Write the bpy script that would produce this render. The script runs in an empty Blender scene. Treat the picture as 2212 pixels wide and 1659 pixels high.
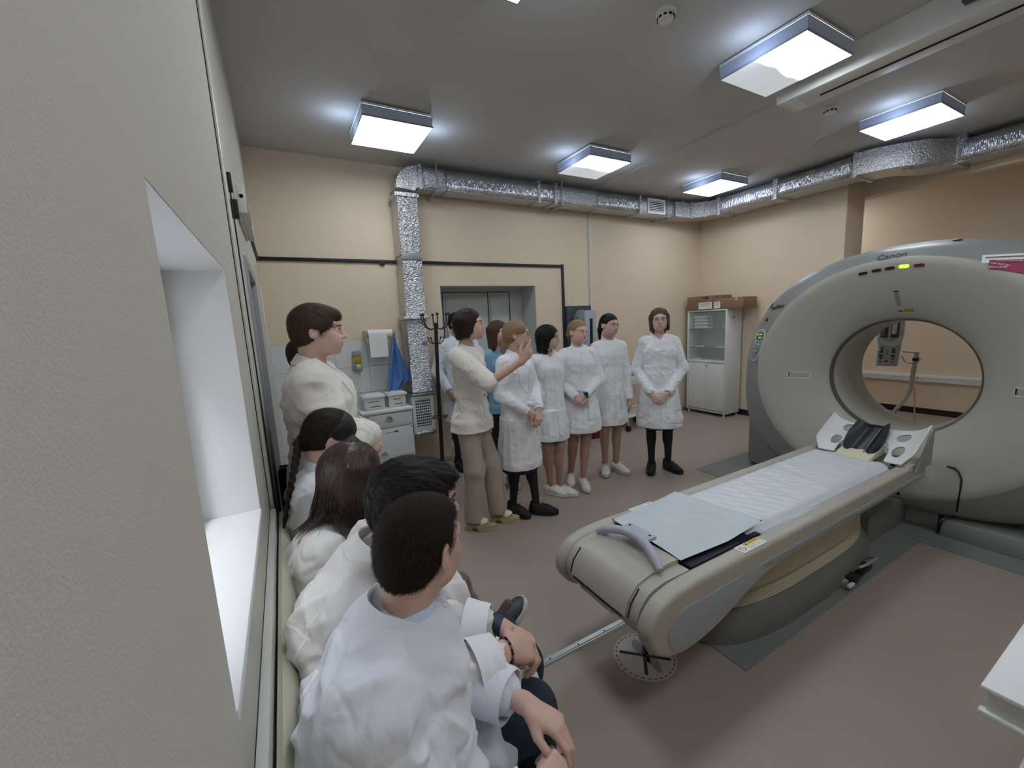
import bpy, bmesh, math, random
import numpy as np
from mathutils import Vector, Matrix
from mathutils.bvhtree import BVHTree
PI = math.pi
SC = bpy.context.scene
COL = SC.collection
random.seed(3)
RNG = np.random.default_rng(5)

# ---------------------------------------------------------------- camera
def setup_camera():
    yaw, pitch, roll = map(math.radians, (28.825, -8.521, -2.907))
    cy, sy = math.cos(yaw), math.sin(yaw)
    F = Vector((sy*math.cos(pitch), cy*math.cos(pitch), math.sin(pitch)))
    r = Vector((cy, -sy, 0)); u = r.cross(F)
    r2 = r*math.cos(roll)+u*math.sin(roll); u2 = -r*math.sin(roll)+u*math.cos(roll)
    cam = bpy.data.cameras.new('camera'); o = bpy.data.objects.new('camera', cam); COL.objects.link(o)
    m = Matrix((r2, u2, -F)).transposed().to_4x4(); m.translation = (0, 0, 1.62)
    o.matrix_world = m
    cam.sensor_fit = 'HORIZONTAL'; cam.sensor_width = 36.0
    cam.lens = 886.5/2212*36.0
    cam.clip_start = 0.02; cam.clip_end = 60
    SC.camera = o
setup_camera()
w = bpy.data.worlds.new('world'); SC.world = w; w.use_nodes = True
w.node_tree.nodes['Background'].inputs[0].default_value = (0.75, 0.86, 1.0, 1)
w.node_tree.nodes['Background'].inputs[1].default_value = 1.2
SC.view_settings.view_transform = 'Standard'; SC.view_settings.look = 'None'
SC.view_settings.gamma = 1; SC.view_settings.use_curve_mapping = False
SC.view_settings.exposure = 1.55
LAMP_W = 4.2         # emission of the ceiling diffusers
HALO_W = 0.012        # faint bluish glow added to the lamp housing sides as emission

# ---------------------------------------------------------------- materials
def srgb(r, g, b):
    f = lambda c: (c/255/12.92) if c/255 <= .04045 else ((c/255+.055)/1.055)**2.4
    return (f(r), f(g), f(b), 1)
MATS = {}
def mat(name, col, rough=.6, metal=0., bump=0., bs=80., var=0., vs=6., spec=.5, emit=None, es=0., trans=0., alpha=1., sheen=0., sss=0.):
    if name in MATS: return MATS[name]
    m = bpy.data.materials.new(name); m.use_nodes = True
    nt = m.node_tree; p = nt.nodes['Principled BSDF']
    c = srgb(*col) if max(col) > 1 else (*col, 1)
    p.inputs['Base Color'].default_value = c; p.inputs['Roughness'].default_value = rough
    p.inputs['Metallic'].default_value = metal; p.inputs['Specular IOR Level'].default_value = spec
    if emit: p.inputs['Emission Color'].default_value = (*emit, 1); p.inputs['Emission Strength'].default_value = es
    if trans: p.inputs['Transmission Weight'].default_value = trans
    if alpha < 1: p.inputs['Alpha'].default_value = alpha
    if sheen: p.inputs['Sheen Weight'].default_value = sheen
    if sss: p.inputs['Subsurface Weight'].default_value = sss; p.inputs['Subsurface Scale'].default_value = .01
    if bump or var:
        tc = nt.nodes.new('ShaderNodeTexCoord')
    if bump:
        n = nt.nodes.new('ShaderNodeTexNoise'); n.inputs['Scale'].default_value = bs; n.inputs['Detail'].default_value = 3
        nt.links.new(tc.outputs['Object'], n.inputs['Vector'])
        b = nt.nodes.new('ShaderNodeBump'); b.inputs['Strength'].default_value = bump; b.inputs['Distance'].default_value = .01
        nt.links.new(n.outputs['Fac'], b.inputs['Height']); nt.links.new(b.outputs['Normal'], p.inputs['Normal'])
    if var:
        n = nt.nodes.new('ShaderNodeTexNoise'); n.inputs['Scale'].default_value = vs; n.inputs['Detail'].default_value = 4
        nt.links.new(tc.outputs['Object'], n.inputs['Vector'])
        mx = nt.nodes.new('ShaderNodeMixRGB'); mx.blend_type = 'MIX'
        mx.inputs[1].default_value = tuple(x*(1-var) for x in c[:3])+(1,); mx.inputs[2].default_value = tuple(min(1, x*(1+var)) for x in c[:3])+(1,)
        nt.links.new(n.outputs['Fac'], mx.inputs[0]); nt.links.new(mx.outputs[0], p.inputs['Base Color'])
    MATS[name] = m
    return m

def stretch_noise(m, scale, strength, dist=.004, detail=2, rough=.5):
    nt = m.node_tree; p = nt.nodes['Principled BSDF']
    tc = nt.nodes.new('ShaderNodeTexCoord'); mp = nt.nodes.new('ShaderNodeMapping'); mp.inputs['Scale'].default_value = scale
    n = nt.nodes.new('ShaderNodeTexNoise'); n.inputs['Scale'].default_value = 1; n.inputs['Detail'].default_value = detail
    nt.links.new(tc.outputs['Object'], mp.inputs[0]); nt.links.new(mp.outputs[0], n.inputs['Vector'])
    b = nt.nodes.new('ShaderNodeBump'); b.inputs['Strength'].default_value = strength; b.inputs['Distance'].default_value = dist
    nt.links.new(n.outputs['Fac'], b.inputs['Height']); nt.links.new(b.outputs['Normal'], p.inputs['Normal'])
    return m

M_wall = mat('peach_stucco', (226, 208, 184), .85, bump=.18, bs=200, var=.05, vs=90)
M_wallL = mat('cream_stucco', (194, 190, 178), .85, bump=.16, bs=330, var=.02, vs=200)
M_wallR = mat('peach_stucco_far', (226, 208, 184), .85, bump=.18, bs=200, var=.05, vs=90)
M_ceil = mat('ceiling_paint', (196, 194, 188), .9, bump=.1, bs=150, var=.02, vs=2)
M_floor = mat('vinyl_floor', (161, 148, 138), .42, bump=.04, bs=300, var=.14, vs=170)
M_white = mat('white_enamel', (222, 226, 226), .35)
M_whitep = mat('white_plastic', (214, 214, 208), .45)
M_reveal = mat('white_plaster', (226, 226, 228), .8, bump=.1, bs=60, var=.02)
M_grey = mat('grey_metal', (150, 153, 155), .45, .2)
M_alu = mat('aluminium', (190, 196, 196), .3, .9)
M_black = mat('black_plastic', (22, 22, 24), .45)
M_dark = mat('dark_gap', (24, 24, 26), .9)
M_door = mat('grey_door_paint', (192, 194, 192), .6)
M_tile = mat('white_tile', (218, 221, 221), .22, bump=.02, bs=10)
M_grout = mat('grout', (180, 182, 182), .9)
M_wood = mat('wood_trim', (176, 150, 112), .5, bump=.1, bs=40, var=.1)
M_foil = stretch_noise(mat('foil_insulation', (214, 216, 218), .22, .92), (60, 60, 60), .9, .02, 3)
M_foil2 = stretch_noise(mat('foil_quilted', (208, 211, 214), .2, .92), (35, 35, 95), 1., .025, 2)
M_foil3 = stretch_noise(mat('foil_ribbed', (212, 215, 220), .2, .92), (75, 75, 14), .9, .02, 2)
M_gan = mat('gantry_plastic', (176, 175, 166), .42, bump=.015, bs=400)
M_ganb = mat('gantry_band', (140, 143, 141), .4)
M_gand = mat('gantry_base_grey', (142, 144, 142), .5)
M_tbl = mat('couch_cover', (176, 172, 161), .36)
M_tblp = mat('couch_panel', (158, 166, 172), .32)
M_cream = mat('cream_bellows', (180, 174, 154), .55)
M_basegrey = mat('couch_base', (112, 114, 112), .42)
M_matg = mat('floor_plate', (122, 127, 126), .55, bump=.03, bs=60)
M_navy = mat('navy_pad', (22, 28, 46), .6)
M_sheet = mat('pale_sheet', (214, 220, 226), .38)
M_sheet2 = mat('pale_blue_sheet', (196, 206, 213), .42)
M_lav = mat('lavender_handle', (178, 180, 196), .38)
M_glass = mat('cabinet_glass', (200, 215, 215), .05, trans=.0, alpha=.18)
M_card = mat('cardboard', (140, 112, 88), .85, var=.08, vs=20)
M_paper = mat('paper_label', (232, 232, 230), .7)
M_ink = mat('print_ink', (45, 44, 46), .7)
M_red = mat('red_print', (176, 40, 50), .6)
M_maroon = mat('maroon_print', (150, 45, 84), .6)
M_yel = mat('yellow_print', (214, 190, 70), .6)
M_lamp = mat('lamp_diffuser', (240, 244, 250), .4, emit=(.90, .95, 1.0), es=LAMP_W)
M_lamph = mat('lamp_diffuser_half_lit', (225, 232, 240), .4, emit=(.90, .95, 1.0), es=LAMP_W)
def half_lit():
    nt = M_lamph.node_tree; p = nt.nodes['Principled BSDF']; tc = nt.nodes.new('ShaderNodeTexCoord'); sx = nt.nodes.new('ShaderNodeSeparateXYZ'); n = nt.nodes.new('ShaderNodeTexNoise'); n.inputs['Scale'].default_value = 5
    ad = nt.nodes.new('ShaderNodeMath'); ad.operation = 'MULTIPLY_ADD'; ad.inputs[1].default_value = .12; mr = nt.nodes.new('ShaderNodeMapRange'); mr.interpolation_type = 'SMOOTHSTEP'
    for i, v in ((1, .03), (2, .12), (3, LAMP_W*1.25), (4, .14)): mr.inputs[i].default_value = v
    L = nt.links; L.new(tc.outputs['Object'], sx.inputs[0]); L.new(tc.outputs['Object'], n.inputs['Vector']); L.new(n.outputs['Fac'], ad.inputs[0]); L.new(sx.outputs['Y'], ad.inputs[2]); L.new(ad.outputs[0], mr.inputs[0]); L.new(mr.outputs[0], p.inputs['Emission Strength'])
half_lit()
M_lamps = mat('housing_side_added_glow', (160, 166, 182), .4, emit=(.50, .66, 1.0), es=HALO_W)

# ---------------------------------------------------------------- mesh helpers
class MB:
    def __init__(s): s.bm = bmesh.new(); s.mi = 0
    def _add(s, verts, faces, smooth=False):
        vs = [s.bm.verts.new(v) for v in verts]
        for f in faces:
            try:
                fc = s.bm.faces.new([vs[i] for i in f]); fc.smooth = smooth; fc.material_index = s.mi
            except ValueError: pass
        return vs
    def box(s, a, b, bev=0, seg=2, M=None):
        t = bmesh.new()
        x0, y0, z0 = a; x1, y1, z1 = b
        x0, x1 = sorted((x0, x1)); y0, y1 = sorted((y0, y1)); z0, z1 = sorted((z0, z1))
        v = [t.verts.new(p) for p in ((x0,y0,z0),(x1,y0,z0),(x1,y1,z0),(x0,y1,z0),(x0,y0,z1),(x1,y0,z1),(x1,y1,z1),(x0,y1,z1))]
        for f in ((0,3,2,1),(4,5,6,7),(0,1,5,4),(1,2,6,5),(2,3,7,6),(3,0,4,7)): t.faces.new([v[i] for i in f])
        if bev: bmesh.ops.bevel(t, geom=t.edges[:], offset=min(bev, .49*min(x1-x0, y1-y0, z1-z0)), segments=seg, affect='EDGES', profile=.5)
        t.verts.index_update()
        s._add([(M @ q.co if M else q.co.copy()) for q in t.verts], [[q.index for q in f.verts] for f in t.faces], bool(bev) and seg > 1)
        t.free(); return s
    def loft(s, rings, closed=True, cap=True, smooth=True, M=None, capsmooth=False):
        n = len(rings[0]); vs = []
        for r in rings: vs.append([s.bm.verts.new(M @ Vector(p) if M else p) for p in r])
        def nf(l, sm):
            try: f = s.bm.faces.new(l); f.smooth = sm; f.material_index = s.mi
            except ValueError: pass
        for i in range(len(rings)-1):
            for j in range(n if closed else n-1):
                k = (j+1) % n
                nf((vs[i][j], vs[i][k], vs[i+1][k], vs[i+1][j]), smooth)
        if cap and closed: nf(vs[0][::-1], capsmooth); nf(vs[-1], capsmooth)
        return s
    def tube(s, pts, r, seg=8, cap=True):
        pts = [Vector(p) for p in pts]; n = len(pts)
        rr = r if isinstance(r, (list, tuple)) else [r]*n
        rings = []; up = None
        for i, p in enumerate(pts):
            d = (pts[min(i+1, n-1)]-pts[max(i-1, 0)])
            if d.length < 1e-9: d = Vector((0, 0, 1))
            d.normalize()
            if up is None:
                up = Vector((0, 0, 1)) if abs(d.z) < .9 else Vector((1, 0, 0))
            a = d.cross(up); a.normalize(); b = a.cross(d); up = b
            rings.append([p+(a*math.cos(t)+b*math.sin(t))*rr[i] for t in [2*PI*k/seg for k in range(seg)]])
        return s.loft(rings, cap=cap)
    def cyl(s, p, q, r, r2=None, seg=20): return s.tube([p, q], [r, r2 if r2 is not None else r], seg)
    def lathe(s, prof, c=(0, 0, 0), seg=28, M=None):
        rings = [[(c[0]+r*math.cos(2*PI*k/seg), c[1]+r*math.sin(2*PI*k/seg), c[2]+z) for k in range(seg)] for r, z in prof]
        return s.loft(rings, M=M)
    def prism(s, poly, ax, a, b, bev=0, smooth=False):
        # poly in the two other axes (cyclic order), extruded from a to b along ax
        def P(u, v, w):
            return {0: (w, u, v), 1: (u, w, v), 2: (u, v, w)}[ax]
        t = bmesh.new(); n = len(poly)
        A = [t.verts.new(P(u, v, a)) for u, v in poly]; B = [t.verts.new(P(u, v, b)) for u, v in poly]
        fa = t.faces.new(A[::-1]); fb = t.faces.new(B)
        for i in range(n): t.faces.new((A[i], A[(i+1) % n], B[(i+1) % n], B[i]))
        bmesh.ops.recalc_face_normals(t, faces=t.faces[:])
        if bev:
            es = [e for e in t.edges if (e.verts[0] in A and e.verts[1] in A) or (e.verts[0] in B and e.verts[1] in B)]
            bmesh.ops.bevel(t, geom=es, offset=bev, segments=4, affect='EDGES', profile=.5)
        t.verts.index_update()
        s._add([q.co.copy() for q in t.verts], [[q.index for q in f.verts] for f in t.faces], smooth)
        t.free(); return s
    def sphere(s, c, r, sc=(1, 1, 1), M=None, u=14, v=9):
        rings = []
        for i in range(1, v):
            t = PI*i/v
            rings.append([(c[0]+r*sc[0]*math.sin(t)*math.cos(2*PI*k/u), c[1]+r*sc[1]*math.sin(t)*math.sin(2*PI*k/u), c[2]-r*sc[2]*math.cos(t)) for k in range(u)])
        return s.loft(rings, M=M, capsmooth=True)
    def quad(s, *p): s._add(p, [range(len(p))]); return s
    def build(s, name, mats, parent=None, loc=None, rot=None, autosmooth=True):
        me = bpy.data.meshes.new(name)
        bmesh.ops.recalc_face_normals(s.bm, faces=s.bm.faces[:]) if getattr(s, 'recalc', True) else None
        if loc is not None and parent is None:
            bmesh.ops.translate(s.bm, verts=s.bm.verts[:], vec=-Vector(loc))
        s.bm.to_mesh(me); s.bm.free()
        for m in (mats if isinstance(mats, (list, tuple)) else [mats]): me.materials.append(m)
        if autosmooth:
            try: me.set_sharp_from_angle(angle=math.radians(38))
            except Exception: pass
        o = bpy.data.objects.new(name, me); COL.objects.link(o)
        if parent is not None:
            root = parent
            while root.parent: root = root.parent
            if not root.get('_local'):
                me.transform(Matrix.Translation(-root.location)) if not root.get('_mesh') else me.transform(Matrix.Translation(-root.location))
            o.parent = parent
        if loc is not None and parent is None: o.location = loc
        return o

def tag(o, label=None, cat=None, group=None, kind=None):
    if label: o['label'] = label
    if cat: o['category'] = cat
    if group: o['group'] = group
    if kind: o['kind'] = kind
    return o
def thing(name, loc, label, cat, group=None):
    o = bpy.data.objects.new(name, None); COL.objects.link(o); o.location = loc; o.empty_display_size = .1
    return tag(o, label, cat, group)
def struct(o): o['kind'] = 'structure'; return o
def text(body, size, matl, M, parent, name='lettering', ext=.0006, sx=1.0, bold=0., shear=0.):
    cu = bpy.data.curves.new(name, 'FONT'); cu.body = body; cu.size = size; cu.extrude = ext; cu.align_x = 'CENTER'; cu.align_y = 'CENTER'
    cu.offset = bold; cu.shear = shear
    o = bpy.data.objects.new(name, cu); COL.objects.link(o)
    dg = bpy.context.evaluated_depsgraph_get(); me = bpy.data.meshes.new_from_object(o.evaluated_get(dg))
    bpy.data.objects.remove(o)
    me.transform(Matrix.Diagonal((sx, 1, 1, 1)))
    me.transform(M)
    root = parent
    while root.parent: root = root.parent
    me.transform(Matrix.Translation(-root.location))
    me.materials.clear(); me.materials.append(matl)
    q = bpy.data.objects.new(name, me); COL.objects.link(q); q.parent = parent
    return q
def frame(origin, xdir, ydir):
    x = Vector(xdir).normalized(); y = Vector(ydir).normalized(); z = x.cross(y).normalized(); y = z.cross(x)
    m = Matrix((x, y, z)).transposed().to_4x4(); m.translation = origin
    return m

# ---------------------------------------------------------------- room
XL, YB, XR, XR2, YJ, H = -.118, 4.6, 6.2, 8.05, 2.57, 3.306
YN = -1.6
def room():
    m = MB(); m.box((XL-.3, YN-.1, -.1), (XR2+.3, YB+.7, 0)); struct(m.build('floor', M_floor))
    m = MB(); m.box((XL-.3, YN-.1, H), (XR2+.3, YB+.7, H+.1)); struct(m.build('ceiling', M_ceil))
    # left wall with window and door openings
    wy0, wy1, wz0, wz1 = .652, 1.455, 1.075, 1.81
    dy0, dy1, dz = 2.52, 3.28, 1.965
    m = MB(); T = .3
    for (y0, y1, z0, z1) in ((YN, wy0, 0, H), (wy0, wy1, 0, wz0), (wy0, wy1, wz1, H), (wy1, dy0, 0, H), (dy0, dy1, dz, H), (dy1, YB, 0, H)):
        m.box((XL-T, y0, z0), (XL, y1, z1))
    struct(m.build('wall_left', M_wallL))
    # window reveal lining
    w1 = MB(); x0 = -.262
    w1.box((x0-.04, wy1-.004, wz0), (XL-.001, wy1+.004, wz1)); w1.box((x0-.04, wy0-.004, wz0), (XL-.001, wy0+.004, wz1))
    w1.box((x0-.04, wy0, wz1-.004), (XL-.001, wy1, wz1+.004))
    rev = struct(w1.build('window_1', M_reveal))
    s_ = MB(); s_.box((x0, wy0+.004, wz0-.01), (XL+.002, wy1-.004, wz0+.012), .003); o = s_.build('sill', M_reveal, rev)
    f = MB()
    for (a, b) in (((x0-.03, wy0+.004, wz0+.012), (x0, wy0+.05, wz1-.004)), ((x0-.03, wy1-.05, wz0+.012), (x0, wy1-.004, wz1-.004)),
                   ((x0-.03, wy0+.05, wz0+.012), (x0, wy1-.05, wz0+.06)), ((x0-.03, wy0+.05, wz1-.05), (x0, wy1-.05, wz1-.004))): f.box(a, b, .004)
    f.build('window_frame', M_whitep, rev)
    g = MB(); g.box((x0-.02, wy0+.05, wz0+.06), (x0-.014, wy1-.05, wz1-.05)); g.build('glass_pane', mat('viewing_glass', (225, 238, 240), .03, alpha=.25), rev)
    # bright control room behind the window
    b = MB(); b.box((XL-1.9, wy0-1.6, 0), (XL-1.88, wy1+1.2, 2.9)); b.box((XL-1.88, wy0-1.6, 2.88), (XL-.31, wy1+1.2, 2.9)); b.box((XL-1.88, wy0-1.6, 0), (XL-.31, wy1+1.2, .02)); b.box((XL-1.88, wy0-1.62, 0), (XL-.31, wy0-1.6, 2.9)); struct(b.build('wall_beyond_window', M_reveal))
    la = bpy.data.lights.new('control_room_lamp', 'AREA'); la.shape = 'SQUARE'; la.size = .6; la.energy = 26; la.color = (.93, .96, 1.0); lo = bpy.data.objects.new('control_room_lamp', la); COL.objects.link(lo); lo.location = (XL-.62, .55, 2.75)
    # left wall door
    d = MB(); d.box((XL-.14, dy0, 0), (XL-.10, dy1, dz)); dd = struct(d.build('door_1', M_door))
    fr = MB()
    fr.box((XL-.098, dy0-.05, 0), (XL+.012, dy0+.004, dz+.05), .003); fr.box((XL-.098, dy1-.004, 0), (XL+.012, dy1+.06, dz+.05), .003); fr.box((XL-.098, dy0+.004, dz-.004), (XL+.012, dy1-.004, dz+.05), .003); fr.box((XL-.098, dy1-.03, 0), (XL-.06, dy1-.004, dz-.004), .003); fr.box((XL-.045, dy1-.016, 0), (XL-.02, dy1-.004, dz-.004), .003)
    fr.build('door_frame', M_grey, dd)
    for yy in (dy0+.06, dy1-.07):
        q = MB(); q.box((XL-.1, yy, .02), (XL-.095, yy+.006, dz-.01)); q.build('seal', M_dark, dd)
    # vertical profile + dark cable on left wall
    t = MB(); t.box((XL, 1.83, 0), (XL+.010, 1.92, H-.002), .003); t.box((XL+.010, 1.865, 0), (XL+.012, 1.872, H-.002)); struct(t.build('trim_1', M_whitep))
    t = MB(); t.box((XL, 1.826, 0), (XL+.0025, 1.83, H-.002)); struct(t.build('trim_2', M_black))
    # white corner profile
    t = MB(); t.box((XL, YB-.34, 0), (XL+.012, YB-.25, 2.06), .003); struct(t.build('trim_3', M_whitep))
    # back wall with door niche
    nx0, nx1, nz = 1.65, 2.95, 2.08
    m = MB()
    m.box((XL-T, YB, 0), (nx0, YB+.6, H)); m.box((nx1, YB, 0), (XR+.2, YB+.6, H)); m.box((nx0, YB, nz), (nx1, YB+.6, H)); m.box((nx0, YB+.42, 0), (nx1, YB+.6, nz))
    struct(m.build('wall_back', M_wall))
    l = MB()
    l.box((nx0, YB+.001, 0), (nx0+.006, YB+.36, nz)); l.box((nx1-.006, YB+.001, 0), (nx1, YB+.36, nz)); l.box((nx0+.006, YB+.001, nz-.006), (nx1-.006, YB+.36, nz))
    struct(l.build('trim_4', mat('niche_plaster', (198, 200, 196), .8, bump=.1, bs=60)))
    d = MB(); d.box((nx0+.006, YB+.36, .12), (nx1-.006, YB+.41, nz-.006)); dd = struct(d.build('door_2', M_door))
    for x in (1.80, 2.43, 2.75):
        q = MB(); q.box((x-.004, YB+.352, .14), (x+.004, YB+.362, 2.03)); q.build('joint', M_dark, dd)
    q = MB(); q.box((1.80, YB+.352, 2.026), (2.75, YB+.362, 2.034)); q.build('joint', M_dark, dd)
    q = MB(); q.box((1.84, YB+.345, .25), (2.40, YB+.359, 1.98), .004); q.build('door_leaf', M_door, dd)
    q = MB(); q.box((2.46, YB+.345, .25), (2.72, YB+.359, 1.98), .004); q.build('door_leaf', M_door, dd)
    q = MB(); q.box((2.34, YB+.31, .95), (2.38, YB+.345, .98), .005); q.box((2.26, YB+.305, .957), (2.38, YB+.315, .973), .003); q.build('door_handle', M_alu, dd)
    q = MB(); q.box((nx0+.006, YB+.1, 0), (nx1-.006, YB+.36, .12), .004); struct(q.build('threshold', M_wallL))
    # right side walls
    m = MB(); m.box((XR, YJ, 0), (XR+.45, YB+.02, H)); m.box((XR+.45, YB-.1, 0), (XR2, YB+.02, H)); struct(m.build('wall_right', M_wallR))
    m = MB(); m.box((XR+.45, YN, 2.96), (XR+.62, YJ+.3, H)); struct(m.build('lintel', M_wallR))
    m = MB(); m.box((XR2, YN, 0), (XR2+.2, YB, H)); struct(m.build('wall_recess', M_wallR))
    m = MB(); m.box((XL-T, YN-.1, 0), (XR2+.2, YN, H)); struct(m.build('wall_near', M_wall))
    # baseboards
    b = MB(); b.box((.9, YB-.014, 0), (nx0, YB, .055), .003); b.box((nx1, YB-.014, 0), (XR, YB, .055), .003); struct(b.build('baseboard_back', M_wood))
    b = MB(); b.box((XR-.012, YJ, 0), (XR, YB-.02, .09)); b.box((XR, YJ-.012, 0), (XR+.45, YJ, .09)); struct(b.build('baseboard_right', M_black))
    b = MB(); b.box((XR2-.012, YN, 0), (XR2, YB-.12, .085)); struct(b.build('baseboard_recess', M_black))
    # raised ceiling strip edges
    c = MB(); c.box((3.80, YN, H-.012), (XR2, 1.2, H-.0005)); c.box((3.80, 1.2, H-.012), (XR, YB, H-.0005)); c.box((XR, 1.2, H-.012), (XR2, YJ, H-.0005)); struct(c.build('ceiling_panel', M_ceil))
room()

# wall tiles behind the wash corner (each tile a piece)
def tiles():
    root = struct(MB().box((XL+.002, YB-.006, 0), (1.135, YB-.001, 1.515)).build('wall_tiling', M_grout))
    w_, h_ = .3, .2785
    xs = [XL+.004]
    first = None
    x = XL+.006; i = 0
    edges = [XL+.006, .115, .46, .785, 1.13]
    me = None
    for a, b in zip(edges[:-1], edges[1:]):
        z = 1.512
        while z > .06:
            z0 = max(z-h_, .0)
            m = MB(); m.box((a+.002, YB-.011, z0+.002), (b-.002, YB-.006, z-.002), .0015, 1)
            m.build('tile', M_tile, root, autosmooth=False); z -= h_
tiles()

# black cable trunking on the back wall
def trunking():
    r = thing('cable_trunking', (1.6, YB, 2.33), 'black flat cable trunking running across the back wall and down beside the niche', 'cable duct')
    m = MB(); m.box((XL+.003, YB-.022, 2.312), (3.395, YB-.001, 2.345), .002); m.build('trunk_run', M_black, r)
    m = MB(); m.box((3.365, YB-.024, .1), (3.4, YB-.001, 2.352), .002); m.build('trunk_drop', M_black, r)
    m = MB(); m.box((XL+.001, 3.75, 2.318), (XL+.02, YB-.03, 2.34), .002); m.build('trunk_run', M_black, r)
    m = MB(); m.box((1.0, YB-.028, 2.29), (1.05, YB-.001, 2.33), .003); m.build('clip', M_black, r)
    o = MB().box((3.846, YB-.022, 1.2), (3.872, YB-.001, 3.2), .003).build('cable_channel', M_whitep, loc=(3.86, YB, 1.2))
    tag(o, 'slim white vertical cable channel from the duct down the back wall', 'cable channel')
    m = MB(); m.tube([(XL+.012, 1.975, 2.2), (XL+.012, 1.98, 1.7), (XL+.014, 1.972, 1.5), (XL+.012, 1.98, 1.0), (XL+.012, 1.97, .3)], .003, 6)
    m.box((XL+.001, 1.962, 2.17), (XL+.022, 1.985, 2.24), .002); m.box((XL+.001, 1.99, 2.08), (XL+.03, 2.02, 2.15), .002)
    o = m.build('black_cable', M_black, loc=(XL, 1.975, .3)); tag(o, 'thin black cable hanging down the left wall beside the white profile', 'cable')
trunking()

# ---------------------------------------------------------------- ceiling lamps
def lamps():
    spots = [((.985, 3.66), 'square ceiling lamp nearest the corner above the vertical foil duct'),
             ((3.10, 3.60), 'square ceiling lamp in the middle of the row along the back wall'),
             ((3.112, 1.70), 'large square ceiling lamp beside the long slotted box'),
             ((5.12, 1.685), 'square ceiling lamp above the duct elbow and the scanner'),
             ((5.10, 3.58), 'square ceiling lamp tucked into the far corner of the ducts'),
             ((.955, 1.70), 'square ceiling lamp cut off by the top edge of the picture')]
    extra = [((7.35, 3.6), 'added unseen ceiling lamp brightening the recess behind the wall corner'), ((.955, -.3), 'square ceiling lamp over the near end of the bench'), ((3.1, -.3), 'square ceiling lamp over the near floor by the white trolley')]  # the recess lamp is added out of view to brighten the recess wall
    for (x, y), lab in spots+extra:
        r = thing('ceiling_lamp', (x, y, H), lab, 'lamp', 'square ceiling lamps')
        h = .276; z = 3.195
        m = MB(); m.box((x-h, y-h, H-.03), (x+h, y+h, H-.012), .002); m.build('housing', M_white, r)
        m = MB()
        rings = [[(x-a, y-a, zz), (x+a, y-a, zz), (x+a, y+a, zz), (x-a, y+a, zz)] for a, zz in ((h-.001, H-.03), (h-.006, z+.012))]
        m.loft(rings, smooth=False, cap=False); m.build('housing_side', M_lamps, r)
        m = MB(); a = h-.001; b = a-.006
        for q in (((x-a, y-a, z), (x+a, y-b, z+.012)), ((x-a, y+b, z), (x+a, y+a, z+.012)), ((x-a, y-b, z), (x-b, y+b, z+.012)), ((x+b, y-b, z), (x+a, y+b, z+.012))): m.box(*q)
        m.build('trim_frame', M_grey, r)
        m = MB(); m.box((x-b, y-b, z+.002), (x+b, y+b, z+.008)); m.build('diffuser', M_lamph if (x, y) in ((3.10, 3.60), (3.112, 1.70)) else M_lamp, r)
        for sx in ((-1, 1) if x != 3.112 else (-1,)):     # unseen point lights, added to put a blue halo on the ceiling
            la = bpy.data.lights.new('added_halo_light', 'POINT'); la.energy = .5; la.color = (.55, .70, 1.0); la.shadow_soft_size = 0
            lo = bpy.data.objects.new('added_halo_light', la); COL.objects.link(lo); lo.location = (x+sx*(h+.10), y, H-.16)
lamps()

# ceiling things
def ceiling_bits():
    for (x, y), lab in (((2.10, 1.80), 'white smoke detector alone on the bare ceiling left of the large lamp'), ((4.30, 1.95), 'white smoke detector beyond the slotted ceiling box')):
        r = thing('smoke_detector', (x, y, H), lab, 'smoke detector', 'smoke detectors')
        z0 = H-.013 if x > 3.8 else H
        m = MB(); m.lathe([(.055, z0), (.055, z0-.012), (.05, z0-.016)], (x, y, 0)); m.build('base', M_whitep, r)
        m = MB(); m.lathe([(.043, z0-.016), (.047, z0-.03), (.040, z0-.047), (.03, z0-.05), (.012, z0-.052)], (x, y, 0)); c = m.build('cap', M_whitep, r)
        for k in range(10):
            a = 2*PI*k/10; q = MB(); M = Matrix.Translation((x, y, 0)) @ Matrix.Rotation(a, 4, 'Z')
            q.box((.0435, -.009, z0-.040), (.0475, .009, z0-.030), M=M); q.build('vent', M_dark, c)
    r = thing('ceiling_screen_box', (3.6, 1.9, H), 'long white box with a dark slot fixed to the ceiling beside the large lamp', 'ceiling box')
    m = MB(); m.prism([(3.45, H-.001), (3.50, 3.155), (3.51, 3.15), (3.76, 3.15), (3.77, 3.155), (3.79, H-.001)], 1, -1.4, 1.95); m.build('casing', M_whitep, r)
    m = MB(); m.box((3.628, -.9, 3.146), (3.648, 1.72, 3.1505)); m.build('slot', M_dark, r)
    m = MB(); m.box((3.53, 1.83, 3.147), (3.73, 1.91, 3.1505), .001); m.build('plate', M_white, r)
    m = MB(); m.box((3.40, .45, 3.20), (3.46, .95, H-.02), .003)
    tag(m.build('motor_housing', mat('dark_grey', (60, 64, 74), .5), loc=(3.43, .7, 3.2)), 'small dark housing on the ceiling beside the slotted box', 'housing')
ceiling_bits()

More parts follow.
